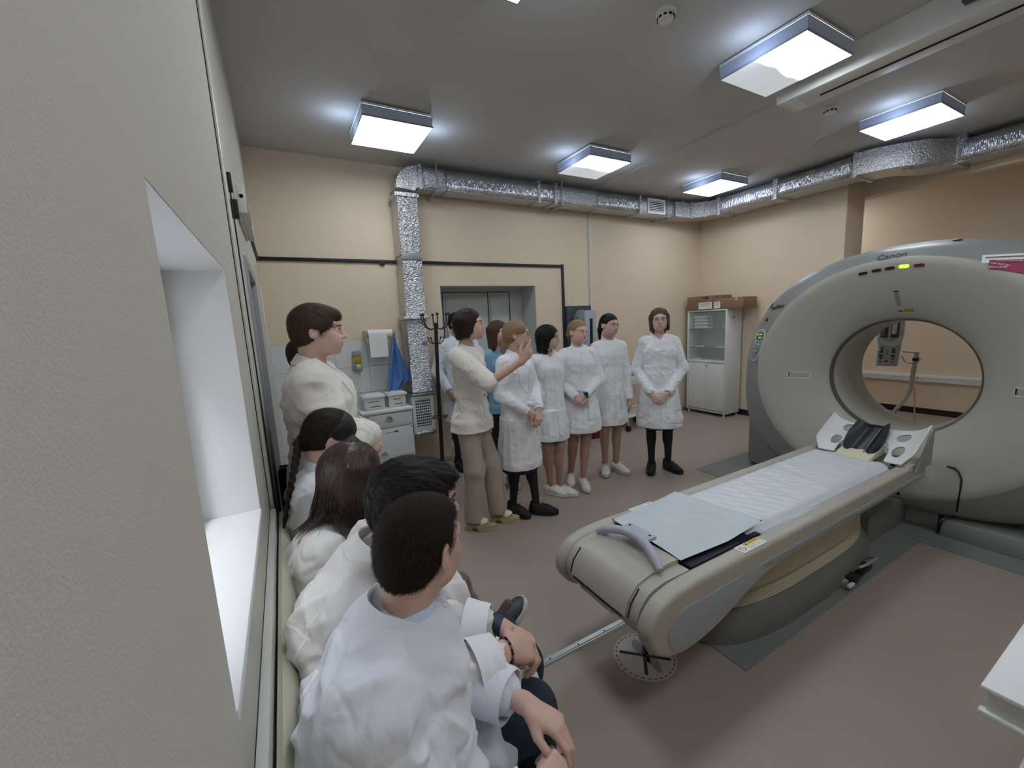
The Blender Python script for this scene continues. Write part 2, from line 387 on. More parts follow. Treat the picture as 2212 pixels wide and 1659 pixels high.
# germicidal wall lamp on left wall
def uvlamp():
    r = thing('wall_lamp', (XL, 2.75, 2.27), 'slim white open louvred tube lamp mounted high on the left wall', 'lamp')
    m = MB(); m.box((XL, 2.4, 2.2), (XL+.012, 3.1, 2.33), .003); m.build('back_plate', M_whitep, r)
    for y in (2.4, 3.075):
        m = MB(); m.box((XL+.012, y, 2.2), (XL+.046, y+.025, 2.33), .004); m.build('end_cap', M_whitep, r)
    m = MB(); m.cyl((XL+.03, 2.425, 2.235), (XL+.03, 3.075, 2.235), .009); m.build('tube', M_white, r)
    for z in (2.215, 2.29, 2.318):
        m = MB(); m.box((XL+.014, 2.425, z), (XL+.044, 3.075, z+.004)); m.build('louvre', M_whitep, r)
    m = MB(); m.lathe([(.010, 0), (.010, .001), (.008, .0015), (.008, 0)], seg=20, M=frame((XL+.03, 2.4, 2.275), (1, 0, 0), (0, 0, 1))); m.build('badge', M_grey, r)
uvlamp()
# ---------------------------------------------------------------- foil ducts
def crumple(name, parts, matl, parent, amp=.004, sub=.05, seed=0):
    """parts: list of (lo, hi) boxes; subdivided and dented so the foil reads as wrapped insulation"""
    m = MB()
    for a, b in parts:
        m.box(a, b)
    bmesh.ops.recalc_face_normals(m.bm, faces=m.bm.faces[:])
    for ax in range(3):
        cs = [v.co[ax] for v in m.bm.verts]; lo, hi = min(cs), max(cs); n = int((hi-lo)/sub)
        for k in range(1, n):
            c = [0, 0, 0]; c[ax] = lo+(hi-lo)*k/n; nn = [0, 0, 0]; nn[ax] = 1
            bmesh.ops.bisect_plane(m.bm, geom=m.bm.verts[:]+m.bm.edges[:]+m.bm.faces[:], plane_co=c, plane_no=nn)
    bmesh.ops.bevel(m.bm, geom=[e for e in m.bm.edges if len(e.link_faces) == 2 and e.calc_face_angle(0) > .8], offset=.008, segments=2, affect='EDGES')
    rr = random.Random(seed)
    for v in m.bm.verts: v.co += Vector((rr.uniform(-amp, amp), rr.uniform(-amp, amp), rr.uniform(-amp, amp)))
    for f in m.bm.faces: f.smooth = True
    m.recalc = False
    return m.build(name, matl, parent, autosmooth=False)
def sweep_rect(name, path, hw, hh, matl, parent, horizontal=True, amp=.004):
    """rectangular section swept in plan (path of x,y,z centre points)"""
    m = MB(); n = len(path); rings = []
    for i in range(n):
        p = Vector(path[i]); d = Vector(path[min(i+1, n-1)])-Vector(path[max(i-1, 0)]); d.normalize()
        if horizontal: s = Vector((d.y, -d.x, 0)).normalized(); u = Vector((0, 0, 1))
        else: s = Vector((0, 1, 0)); u = d.cross(s).normalized()
        ring = []
        for a, b in ((-1, -1), (0, -1), (1, -1), (1, 0), (1, 1), (0, 1), (-1, 1), (-1, 0)):
            ring.append(p+s*hw*a+u*hh*b+Vector([random.uniform(-amp, amp) for _ in range(3)]))
        rings.append(ring)
    m.loft(rings); bmesh.ops.recalc_face_normals(m.bm, faces=m.bm.faces[:])
    return m.build(name, matl, parent)
def ducts():
    r = thing('ventilation_duct', (1.28, 4.42, 3.1), 'silver foil duct dropping down the back wall and running under the ceiling', 'duct')
    y0, y1 = 4.30, 4.56; z0, z1 = 3.03, 3.235
    # vertical leg in three pieces, slightly leaning as in the place
    def vleg(za, zb, xa0, xa1, xb0, xb1, name, matl, dent=.005):
        m = MB(); n = max(2, int((za-zb)/.05)); rings = []
        for i in range(n+1):
            t = i/n; z = za+(zb-za)*t; l = xa0+(xb0-xa0)*t; rr_ = xa1+(xb1-xa1)*t
            ring = []
            pts = [(l, y0)]+[(l+(rr_-l)*k/4, y0) for k in (1, 2, 3)]+[(rr_, y0), (rr_, (y0+y1)/2), (rr_, y1), ((l+rr_)/2, y1), (l, y1), (l, (y0+y1)/2)]
            for (x, y) in pts: ring.append((x+random.uniform(-dent, dent)*.6, y+random.uniform(-dent, dent), z+random.uniform(-.006, .006)))
            rings.append(ring)
        m.loft(rings); return m.build(name, matl, r)
    vleg(2.93, 2.36, 1.165, 1.37, 1.165, 1.368, 'foil_section', M_foil2)
    vleg(2.355, 1.745, 1.165, 1.368, 1.16, 1.366, 'foil_section', M_foil2)
    vleg(1.70, .93, 1.158, 1.364, 1.155, 1.37, 'foil_section', M_foil2)
    for z, e, t in ((2.945, .02, .02), (1.722, .035, .018), (.905, .03, .014)):
        m = MB(); m.box((1.163-e, y0-e*.8, z-t), (1.368+e, y1, z+t), .006); m.build('flange', M_alu if z < 1 else M_foil, r)
    m = MB(); m.box((1.163, y0-.007, 2.31), (1.369, y0, 2.375), .002); m.build('tape_band', mat('grey_tape', (150, 148, 148), .4, .4), r)
    m = MB(); m.box((1.30, y0-.008, 1.44), (1.355, y0-.002, 1.475), .001); m.build('tape_patch', M_grey, r)
    # outlet grille box
    m = MB(); m.box((1.142, y0+.01, .50), (1.366, y1, .89), .006); m.build('outlet_box', M_whitep, r)
    g = MB(); 
    for q in (((1.135, y0-.004, .50), (1.172, y0+.012, .885)), ((1.336, y0-.004, .50), (1.372, y0+.012, .885)), ((1.172, y0-.004, .855), (1.336, y0+.012, .885)), ((1.172, y0-.004, .50), (1.336, y0+.012, .55))): g.box(*q)
    gr = g.build('grille_frame', M_white, r)
    m = MB(); m.box((1.172, y0+.008, .55), (1.336, y0+.0115, .855)); m.build('grille_back', M_dark, r)
    for k in range(10):
        z = .565+k*.0305; m = MB(); m.box((1.172, y0-.001, z), (1.336, y0+.007, z+.012)); m.build('slat', M_white, gr)
    for k in range(7):
        x = 1.190+k*.0215; m = MB(); m.box((x, y0+.002, .55), (x+.006, y0+.008, .855)); m.build('slat', M_white, gr)
    crumple('foil_foot', [((1.135, y0-.02, .455), (1.38, y1, .50))], M_foil, r, .006, .05, 3)
    # elbow from vertical to horizontal
    path = []
    for k in range(9):
        a = PI/2*k/8; R = .135
        path.append((1.265+R-R*math.cos(a)+0, (y0+y1)/2, 3.0-.0+R*math.sin(a)))
    sweep_rect('elbow', path, (y1-y0)/2, .1025, M_foil, r, horizontal=False, amp=.004)
    m = MB(); m.box((1.40, y0-.02, z0-.02), (1.44, y1, z1+.02), .006); m.build('flange', M_foil, r)
    xs = [1.44, 1.71, 3.10, 3.78, 4.52, 5.22]
    sm = [M_foil, M_foil3, M_foil, M_foil3, M_foil]
    for i, (a, b) in enumerate(zip(xs[:-1], xs[1:])):
        crumple('foil_section', [((a+.004, y0, z0), (b-.004, y1, z1))], sm[i], r, .0035, .06, i)
    for x in (2.86, 3.10, 4.52):
        m = MB(); m.box((x-.02, y0-.02, z0-.022), (x+.02, y1, z1+.022), .008); m.build('flange', M_foil, r)
    for x in (1.59, 3.18, 5.05):
        h = MB(); h.box((x-.014, y0-.03, z0-.034), (x+.014, y1+.03, z0-.022), .002)
        h.box((x-.008, y0-.028, z0-.03), (x+.008, y0-.02, H), .001); h.build('hanger', M_grey, r)
    # white supply grille on the run
    g = MB()
    for q in (((4.66, y0-.014, z0+.005), (4.69, y0+.001, z1-.0)), ((4.98, y0-.014, z0+.005), (5.01, y0+.001, z1)), ((4.69, y0-.014, z1-.035), (4.98, y0+.001, z1)), ((4.69, y0-.014, z0+.005), (4.98, y0+.001, z0+.035))): g.box(*q)
    gr = g.build('supply_grille', M_white, r)
    m = MB(); m.box((4.69, y0-.006, z0+.035), (4.98, y0-.004, z1-.035)); m.build('grille_back', M_dark, r)
    for k in range(6):
        z = z0+.042+k*.0225; m = MB(); m.box((4.69, y0-.013, z), (4.98, y0-.008, z+.011)); m.build('slat', M_white, gr)
    # corner
    zc = (z0+z1)/2; hh = (z1-z0)/2
    sweep_rect('corner_section', [(5.22, 4.43, zc), (5.42, 4.43, zc), (5.56, 4.41, zc), (5.70, 4.33, zc), (5.82, 4.21, zc), (5.87, 4.1, zc), (5.88, 3.95, zc)], .15, hh, M_foil, r)
    for p, q in (((5.36, 4.27), .0), ((5.52, 4.24), .25), ((5.68, 4.12), .8)):
        m = MB(); M = Matrix.Translation((p[0], p[1], 0)) @ Matrix.Rotation(-q, 4, 'Z'); m.box((-.012, -.012, z0-.02), (.012, .06, z1+.015), .005, M=M); m.build('flange', M_foil, r)
    # second duct along the side wall
    r2 = thing('ventilation_duct', (5.9, 3, 3.1), 'silver foil-wrapped duct running along the right side under the ceiling with a bulging elbow', 'duct')
    crumple('foil_section', [((5.73, 3.18, z0), (6.1, 3.95, z1))], M_foil3, r2, .0035, .06, 21)
    crumple('foil_section', [((5.71, 2.34, z0), (6.1, 3.14, z1))], M_foil3, r2, .0035, .06, 22)
    for y in (3.16, 3.95):
        m = MB(); m.box((5.70, y-.03, z0-.025), (6.1, y+.03, z1+.02), .008); m.build('flange', M_foil, r2)
    m = MB(); m.box((5.68, 2.29, z0-.03), (6.1, 2.33, z1+.03), .006); m.build('flange', M_foil, r2)
    sweep_rect('elbow', [(5.87, 2.33, zc), (5.885, 2.22, zc), (5.95, 2.08, zc), (6.07, 1.96, zc), (6.2, 1.90, zc), (6.32, 1.86, zc), (6.43, 1.80, zc), (6.48, 1.70, zc)], .19, hh+.012, M_foil, r2)
    m = MB(); M = Matrix.Translation((6.08, 1.90, 0)) @ Matrix.Rotation(-.9, 4, 'Z'); m.box((-.14, -.02, z0-.03), (.2, .02, z1+.03), .006, M=M); m.build('flange', M_foil, r2)
    crumple('foil_section', [((6.30, .3, z0), (6.68, 1.68, z1))], M_foil3, r2, .0035, .06, 23)
    crumple('foil_section', [((6.34, -1.3, z0), (6.7, .27, z1))], M_foil3, r2, .0035, .08, 24)
    m = MB(); m.box((6.27, 1.66, z0-.03), (6.7, 1.70, z1+.03), .006); m.build('flange', M_foil, r2)
    m = MB(); m.box((6.30, 1.62, H-.13), (6.42, 1.95, H), .004); m.build('hanger', M_grey, r2)
ducts()

# ---------------------------------------------------------------- wash corner
def coat_stand():
    x, y = 1.34, 4.06
    r = thing('coat_stand', (x, y, 0), 'black metal coat stand with round-tipped hooks beside the foil duct', 'coat stand')
    m = MB(); m.lathe([(.02, 0), (.165, .004), (.168, .012), (.16, .018), (.06, .032), (.03, .05), (.022, .07), (0.018, .07)], (x, y, 0), 40); m.build('base', M_black, r)
    lean = .03
    m = MB(); m.cyl((x, y, .05), (x+.02, y, 1.02), .021); m.cyl((x+.02, y, 1.0), (x+.045, y, 1.64), .019); m.sphere((x+.045, y, 1.64), .02); m.cyl((x+.019, y, .99), (x+.021, y, 1.03), .026); m.build('pole', M_black, r)
    c = Vector((x+.043, y, 1.60))
    M_knob = mat('dark_red_knob', (62, 28, 28), .35)
    for k in range(6):
        a = 2*PI*k/6+.35; d = Vector((math.cos(a), math.sin(a), 0))
        h = MB(); h.tube([c+d*.015, c+d*.06+Vector((0, 0, -.012)), c+d*.11+Vector((0, 0, .012)), c+d*.14+Vector((0, 0, .06)), c+d*.148+Vector((0, 0, .13))], .006, 8); hk = h.build('hook', M_black, r)
        h = MB(); h.sphere(c+d*.148+Vector((0, 0, .14)), .0155); h.build('knob', M_knob, hk)
    c = Vector((x+.036, y, 1.45))
    for k in range(4):
        a = 2*PI*k/4+.7; d = Vector((math.cos(a), math.sin(a), 0))
        h = MB(); h.tube([c+d*.015, c+d*.045+Vector((0, 0, -.006)), c+d*.075+Vector((0, 0, .015)), c+d*.095+Vector((0, 0, .05))], .005, 8); hk = h.build('hook', M_black, r)
        h = MB(); h.sphere(c+d*.095+Vector((0, 0, .055)), .010); h.build('knob', M_black, hk)
    c = Vector((x+.014, y, .68)); u = MB()
    for k in range(4):
        a = 2*PI*k/4+.3; cc = c+Vector((math.cos(a), math.sin(a), 0))*.055
        u.tube([cc+Vector((math.cos(t), math.sin(t), 0))*.038 for t in [2*PI*j/16 for j in range(17)]], .0045, 6)
    u.build('umbrella_ring', M_black, r)
coat_stand()

def locker():
    x0, x1, yf, yb, zt = .655, 1.105, 4.2, 4.585, .80
    r = thing('bedside_cabinet', ((x0+x1)/2, 4.4, 0), 'white metal cabinet with one drawer and one door below the paper roll', 'cabinet')
    b = MB(); b.box((x0, yf+.012, .03), (x1, yb, zt-.025), .005); b.build('body', M_white, r)
    b = MB(); b.box((x0-.055, yf-.02, zt-.022), (x1+.012, yb, zt+.006), .006); b.build('top', M_white, r)
    b = MB(); b.box((x0+.012, yf-.004, zt-.175), (x1-.012, yf+.014, zt-.035), .005); d = b.build('drawer', M_white, r)
    b = MB(); b.box((x0+.012, yf-.004, .05), (x1-.012, yf+.014, zt-.19), .005); dr = b.build('door', M_white, r)
    for par, cx, cz in ((d, .86, .70), (dr, .78, .335)):
        h = MB(); h.lathe([(.034, 0), (.034, .001), (.028, .003), (0.001, .003)], M=frame((cx, yf-.004, cz+.008), (1, 0, 0), (0, 0, 1)) ); h.build('handle_plate', M_alu, par)
        h = MB(); h.tube([(cx-.045, yf-.006, cz), (cx-.035, yf-.02, cz-.003), (cx, yf-.028, cz-.006), (cx+.035, yf-.02, cz-.003), (cx+.045, yf-.006, cz)], .0045); h.build('handle', M_alu, par)
    b = MB(); b.box((.69, yf-.0055, .585), (.725, yf-.004, .592)); b.box((.81, yf-.0055, .568), (.93, yf-.004, .572)); b.box((.90, yf-.0055, .562), (.945, yf-.004, .582)); b.build('printed_number', mat('faded_print', (120, 124, 128), .7), dr)
    b = MB(); b.cyl((x1-.018, yf-.004, .60), (x1-.018, yf-.008, .60), .006); b.cyl((x1-.018, yf-.004, .09), (x1-.018, yf-.008, .09), .006); b.build('hinge', M_dark, dr)
    for x in (x0+.03, x1-.03):
        for y in (yf+.04, yb-.04):
            b = MB(); b.cyl((x, y, 0), (x, y, .03), .016); b.build('foot', M_dark, r)
locker()
def wash_items():
    for (a, b), lab in (((.64, .87), 'white lidded plastic container, the one nearer the left wall on the metal cabinet'), ((.885, 1.09), 'white lidded plastic container under the blue towel on the metal cabinet')):
        r = thing('plastic_container', ((a+b)/2, 4.38, .806), lab, 'container', 'plastic containers on the cabinet')
        m = MB(); n = 1
        def rr(x0_, x1_, y0_, y1_, z): return [(x0_, y0_, z), (x1_, y0_, z), (x1_, y1_, z), (x0_, y1_, z)]
        m.box((a+.012, 4.30, .807), (b-.012, 4.49, .93), .012); m.build('tub', M_whitep, r)
        m = MB(); m.box((a, 4.285, .925), (b, 4.505, .952), .008); m.box((a+.03, 4.31, .95), (b-.03, 4.48, .962), .01); m.build('lid', M_white, r)
        m = MB(); m.box((a+.06, 4.2985, .885), (b-.07, 4.3002, .891)); m.box((a+.07, 4.2985, .835), (b-.05, 4.3002, .842)); m.build('printed_line', M_ink, r)
    # paper roll holder
    r = thing('paper_roll_holder', (.9, 4.5, 1.57), 'white paper roll on a chrome wall holder above the cabinet', 'paper roll')
    m = MB(); m.cyl((.785, 4.49, 1.575), (1.035, 4.49, 1.57), .044, seg=28); m.build('roll', M_paper, r)
    m = MB(); M = []; m.box((.79, 4.446, 1.33), (.975, 4.448, 1.575)); m.build('hanging_sheet', M_paper, r)
    for x in (.755, 1.037):
        m = MB(); m.box((x, 4.44, 1.535), (x+.026, 4.598, 1.615), .012); m.build('bracket', M_alu, r)
    m = MB(); m.box((.78, 4.58, 1.59), (1.04, 4.599, 1.61), .003); m.build('rail', M_alu, r)
    # soap dispenser
    r = thing('soap_dispenser', (.67, 4.56, 1.2), 'wall soap dispenser half full of yellow liquid beside the paper roll', 'dispenser')
    m = MB(); m.box((.622, 4.53, 1.19), (.71, 4.589, 1.33), .014); m.build('body', M_alu, r)
    m = MB(); m.box((.625, 4.545, 1.33), (.712, 4.589, 1.41), .018); m.build('cover', M_grey, r)
    m = MB(); m.box((.628, 4.526, 1.27), (.706, 4.532, 1.345), .003); m.build('soap_window', mat('yellow_soap', (168, 150, 30), .15), r)
    m = MB(); m.cyl((.685, 4.53, 1.225), (.685, 4.515, 1.225), .014); m.box((.65, 4.526, 1.20), (.70, 4.531, 1.26), .002); m.build('push_button', M_alu, r)
    # blue towel hanging
    m = MB(); rows = 26; cols = 26; rings = []
    for i in range(rows):
        t = i/(rows-1); z = 1.535-.575*t
        l = 1.045-.035*t**.5-.10*t; rr_ = 1.06+.115*min(1, t*1.25)
        if t > .8: rr_ -= (t-.8)*.6
        zz = z
        ring = []
        for k in range(cols):
            s = k/(cols-1); x = l+(rr_-l)*s
            y = 4.47-.028*math.sin(s*11+t*1.5)*min(1, t*3+.2)-.02*math.sin(s*4+2)-.05*t
            ring.append((x, y, zz-(.07*(1-s) if t > .85 else 0)*(t-.85)/.15+.02*math.sin(9*s)*t))
        rings.append(ring)
    m.loft(rings, closed=False, cap=False)
    o = m.build('towel', mat('blue_terry', (92, 138, 200), .95, bump=.6, bs=350), loc=(1.05, 4.45, 1.53))
    s = o.modifiers.new('s', 'SOLIDIFY'); s.thickness = .006
    tag(o, 'bright blue towel hanging by one corner beside the paper roll', 'towel')
    m = MB(); m.tube([(1.05, 4.44, 1.535), (1.05, 4.43, 1.55), (1.05, 4.598, 1.56)], .004, 6); m.build('hook', M_alu, o)
wash_items()

# ---------------------------------------------------------------- objects at the back
def back_items():
    r = thing('notice_board', (3.6, 4.58, 1.4), 'dark blue wall board with grey metal box mounted on it between trunking and channel', 'board')
    m = MB(); m.box((3.415, 4.565, .95), (3.838, 4.599, 1.8), .003); m.build('panel', mat('slate_blue', (52, 58, 70), .5), r)
    m = MB(); m.cyl((3.45, 4.565, 1.765), (3.45, 4.56, 1.765), .008); m.build('screw', M_alu, r)
    r = thing('wall_dispenser_box', (3.7, 4.5, 1.4), 'light grey metal box with a dark vertical slot behind the blonde girl', 'box')
    m = MB(); m.box((3.615, 4.42, 1.0), (3.80, 4.564, 1.73), .003); m.build('front', mat('blue_grey', (168, 176, 190), .4), r)
    m = MB(); m.prism([(3.53, 1.0), (3.613, 1.0), (3.613, 1.745), (3.60, 1.745), (3.53, 1.66)], 1, 4.45, 4.563); m.build('side', M_grey, r)
    m = MB(); m.box((3.69, 4.415, 1.05), (3.735, 4.4195, 1.62)); m.build('slot', M_dark, r)
    # instrument trolley
    r = thing('instrument_trolley', (4.4, 4.35, 0), 'white wire instrument trolley with drawer partly hidden behind the girl in glasses', 'trolley')
    x0, x1, y0, y1 = 4.15, 4.62, 4.18, 4.50
    m = MB()
    for x in (x0, x1):
        for y in (y0, y1): m.cyl((x, y, .09), (x, y, .93), .010, seg=10)
    m.tube([(x0, y0, .93), (x0, y0-.0, .96), (x0+.03, y0, .985), (x1-.03, y0, .985), (x1, y0, .96), (x1, y0, .93)], .009, 8)
    m.tube([(x0, y0, .36), (x1, y0, .36)], .008, 8); m.build('frame', M_white, r)
    m = MB(); m.box((x0, y0, .86), (x1, y1, .875), .003); m.build('shelf', mat('dark_shelf', (70, 74, 76), .4), r)
    m = MB(); m.box((x0, y0, .2), (x1, y1, .215), .003); m.build('shelf', M_white, r)
    m = MB(); m.box((x0+.02, y0-.004, .67), (x1-.02, y1-.02, .79), .004); d = m.build('drawer', M_white, r)
    m = MB(); m.box((4.36, y0-.014, .72), (4.42, y0-.004, .735), .003); m.build('handle', M_alu, d)
    for x in (x0, x1):
        for y in (y0, y1):
            m = MB(); m.cyl((x-.012, y, .045), (x+.012, y, .045), .045, seg=20); m.build('caster', M_black, r)
    # red bag, yellow bin
    m = MB(); m.loft([[(3.60+.15*a*math.cos(t)*(1 if abs(math.cos(t)) < .9 else .97), 4.30+.1*a*math.sin(t), z) for t in [2*PI*k/20 for k in range(20)]] for a, z in ((.5, .005), (.95, .012), (1.05, .06), (1.0, .11), (.8, .15), (.35, .172), (.05, .17))])
    r = thing('bag', (3.6, 4.3, 0), 'dark red bag lying on the floor behind the girls in front of the back wall', 'bag')
    m.build('body', mat('wine_red_fabric', (112, 26, 48), .7, bump=.3, bs=60), r)
    m = MB(); m.tube([(3.53, 4.29, .15), (3.54, 4.28, .21), (3.60, 4.27, .24), (3.66, 4.28, .21), (3.67, 4.29, .15)], .008); m.build('strap', mat('wine_red_strap', (86, 20, 36), .6), r)
    r = thing('waste_bin', (3.43, 4.42, 0), 'small yellow bin on the floor beside the dark red bag', 'bin')
    m = MB(); m.loft([[(3.43+s*a, 4.42+t*a, z) for s, t in ((-1, -1), (1, -1), (1, 1), (-1, 1))] for a, z in ((.055, .002), (.065, .19), (.07, .2))], smooth=False); m.build('body', mat('bin_yellow', (214, 176, 60), .5), r)
    m = MB(); m.box((3.355, 4.345, .2), (3.505, 4.495, .225), .008); m.build('lid', mat('bin_yellow', (0, 0, 0)), r)
back_items()

def glass_cabinet():
    xf, xb, y0, y1, zt = 5.79, 6.16, 3.82, 4.50, 1.66
    r = thing('medical_cabinet', (5.97, 4.16, 0), 'tall white metal cabinet with glass upper doors standing in the corner', 'cabinet')
    t = .022; zs = .86
    for nm, q in (('side_panel', ((xf, y0, .05), (xb, y0+t, zt))), ('side_panel', ((xf, y1-t, .05), (xb, y1, zt))), ('back_panel', ((xb-.012, y0+t, .05), (xb, y1-t, zt))),
              ('top_panel', ((xf, y0+t, zt-t), (xb-.012, y1-t, zt))), ('bottom_panel', ((xf+.02, y0+t, .05), (xb-.012, y1-t, .08))), ('middle_shelf', ((xf, y0+t, zs-.02), (xb-.012, y1-t, zs+.02)))):
        m = MB(); m.box(*q, .003); m.build(nm, M_white, r)
    ym = (y0+y1)/2+.005
    for a, b in ((y0+.026, ym-.001), (ym+.001, y1-.026)):
        m = MB(); m.box((xf+.003, a, .09), (xf+.02, b, zs-.025), .003); m.build('door', M_white, r)
    m = MB(); m.cyl((xf+.003, ym-.03, zs-.06), (xf-.012, ym-.03, zs-.06), .011); m.cyl((xf-.012, ym-.03, zs-.06), (xf-.014, ym-.03, zs-.10), .005); m.build('lock', M_alu, r)
    for a, b in ((y0+.025, ym-.004), (ym+.002, y1-.025)):
        m = MB(); m.box((xf+.006, a, zs+.022), (xf+.012, b, zt-.03)); m.build('glass_door', M_glass, r)
    for z in (1.36, 1.07):
        m = MB(); m.box((xf+.03, y0+t, z), (xb-.02, y1-t, z+.006)); m.build('glass_shelf', mat('shelf_glass_edge', (90, 110, 108), .1, alpha=.6), r)
    m = MB(); m.box((xf+.02, y1-.06, zs+.025), (xf+.022, y1-.02, zs+.03)); m.build('clip', M_alu, r)
    m = MB(); m.box((5.93, y0-.0015, 1.53), (6.0, y0, 1.545)); m.box((5.94, y0-.0015, 1.515), (5.96, y0, 1.53)); m.build('printed_mark', mat('faded_print', (0, 0, 0)), r)
    for y in (y0+.03, y1-.03):
        for x in (xf+.03, xb-.03):
            m = MB(); m.cyl((x, y, 0), (x, y, .05), .012); m.sphere((x, y, .012), .016, (1, 1, .6)); m.build('foot', M_white, r)
    M_tow = mat('white_terry', (226, 228, 228), .95, bump=.5, bs=200)
    z = 1.367
    for k in range(4):
        m = MB(); h = .05+.006*(k % 2)
        rings = []
        for i in range(9):
            yy = 4.18+(4.42-4.18)*i/8; s = 1 if 0 < i < 8 else .8
            rings.append([(5.92+.09*s*math.cos(t)*(1.05+.05*math.sin(i*2+k)), yy, z+h/2+h*.5*s*np.sign(math.sin(t))*abs(math.sin(t))**.5) for t in [2*PI*j/18 for j in range(18)]])
        m.loft(rings); o = m.build('folded_towel', M_tow, loc=(5.92, 4.3, z))
        tag(o, ['folded white towel at the bottom of the stack behind glass', 'folded white towel second from the bottom behind glass', 'folded white towel second from the top behind glass', 'folded white towel on top of the stack behind glass'][k], 'towel', 'towels in the glass cabinet'); z += h+.001
    r2 = thing('bottle', (5.9, 3.93, 1.367), 'small white bottle on the upper glass shelf', 'bottle')
    m = MB(); m.lathe([(.02, 0), (.022, .003), (.022, .05), (.012, .06), (.012, .07)], (5.9, 3.93, 1.367)); m.build('body', M_white, r2)
    m = MB(); m.lathe([(.014, .066), (.014, .084), (.012, .086)], (5.9, 3.93, 1.367)); m.build('cap', M_whitep, r2)
    for (y, x, zz, lab) in ((4.33, 5.9, 1.077, 'small white sachets on the middle glass shelf at the far side'), (3.95, 5.88, 1.077, 'loose white papers on the middle glass shelf near the cabinet side'), (4.35, 5.88, .882, 'crumpled white packet on the cabinet floor behind glass')):
        m = MB(); m.box((x-.06, y-.08, zz), (x+.05, y+.08, zz+.008), .002, M=None); m.box((x-.03, y-.05, zz+.009), (x+.05, y+.07, zz+.018), .003)
        tag(m.build('paper_packet', M_paper, loc=(x, y, zz)), lab, 'packet')
glass_cabinet()
def cartons():
    def carton(y0, y1, x0, x1, z0, z1, lab, labels, extra=None):
        r = thing('cardboard_box', ((x0+x1)/2, (y0+y1)/2, z0), lab, 'box', 'cardboard boxes on the cabinet')
        m = MB(); m.box((x0, y0, z0), (x1, y1, z1), .003); m.build('body', M_card, r)
        m = MB(); m.box((x0, (y0+y1)/2-.001, z1), (x1, (y0+y1)/2+.001, z1+.0012)); m.build('flap_joint', M_dark, r)
        for (a, b, c, d) in labels:
            m = MB(); m.box((x0-.0015, a, c), (x0-.0002, b, d)); l = m.build('label', M_paper, r)
            n = MB()
            for k in range(3):
                zz = d-.015-k*.018; n.box((x0-.0022, a+.012+.01*k, zz-.004), (x0-.0016, b-.012-.03*(k % 2), zz))
            n.build('printed_text', M_ink, l)
        return r
    a = carton(4.055, 4.50, 5.78, 6.12, 1.662, 1.875, 'brown cardboard box with white label and dark triangle on the cabinet top', [(4.06, 4.29, 1.675, 1.775)])
    m = MB(); m.prism([(4.25, 1.855), (4.12, 1.865), (4.12, 1.815)], 0, 5.7785, 5.7798); m.build('triangle_print', mat('purple_print', (70, 52, 76), .7), a)
    m = MB(); m.box((5.7785, 4.15, 1.80), (5.7798, 4.36, 1.81)); m.build('printed_text', mat('brown_print', (100, 76, 60), .8), a)
    b = carton(3.575, 4.045, 5.79, 6.12, 1.662, 1.82, 'longer flat cardboard box jutting over the cabinet side', [(3.93, 4.035, 1.675, 1.775)])
    m = MB(); m.box((5.788, 3.665, 1.77), (5.7895, 3.70, 1.8215)); m.box((5.788, 3.665, 1.8205), (6.12, 3.70, 1.8215)); m.build('tape', mat('clear_tape', (190, 176, 160), .2), b)
    c = carton(3.955, 4.035, 5.86, 6.10, 1.8215, 1.875, 'small cardboard box standing on the flat cardboard box', [])
cartons()

# ---------------------------------------------------------------- bench
def bench():
    r = thing('bench', (.15, .6, 0), 'long cream upholstered bench running along the left wall under the seated students', 'bench')
    M_vin = mat('cream_vinyl', (206, 202, 182), .38, bump=.03, bs=30)
    y0, y1 = -1.35, 1.815
    m = MB(); m.box((XL+.002, y0, .15), (XL+.021, y1, .94), .002); m.build('back_board', M_whitep, r)
    m = MB(); rings = []
    n = 48
    prof = [(-.094, .46), (-.094, .80), (-.093, .89), (-.088, .918), (-.078, .926), (-.064, .918), (-.052, .895), (-.042, .83), (-.038, .72), (-.040, .60), (-.048, .50), (-.055, .46)]
    for i in range(n+1):
        y = y0+(y1-y0)*i/n
        k = .5+.5*math.cos(y*2*PI/.55); e = 1 if 0 < i < n else .93
        rings.append([(-.094+(x+.094)*(1-.10*k)*e, y, .46+(z-.46)*(1-.012*k)) for x, z in prof])
    m.loft(rings, capsmooth=False); m.build('backrest', M_vin, r)
    m = MB(); rings = []
    prof = [(-.094, .33), (-.094, .44), (-.05, .463), (.1, .47), (.3, .465), (.375, .45), (.395, .41), (.395, .36), (.38, .33)]
    for i in range(n+1):
        y = y0+(y1-y0)*i/n; rings.append([(x, y, z) for x, z in prof])
    m.loft(rings); m.build('seat', M_vin, r)
    m = MB(); m.box((-.08, y0+.02, .28), (.36, y1-.02, .33), .003); m.build('seat_frame', M_wood, r)
    for y in (y0+.08, .2, y1-.08):
        for x in (-.05, .32):
            m = MB(); m.cyl((x, y, 0), (x, y, .28), .018, .024); m.build('leg', M_grey, r)
bench()

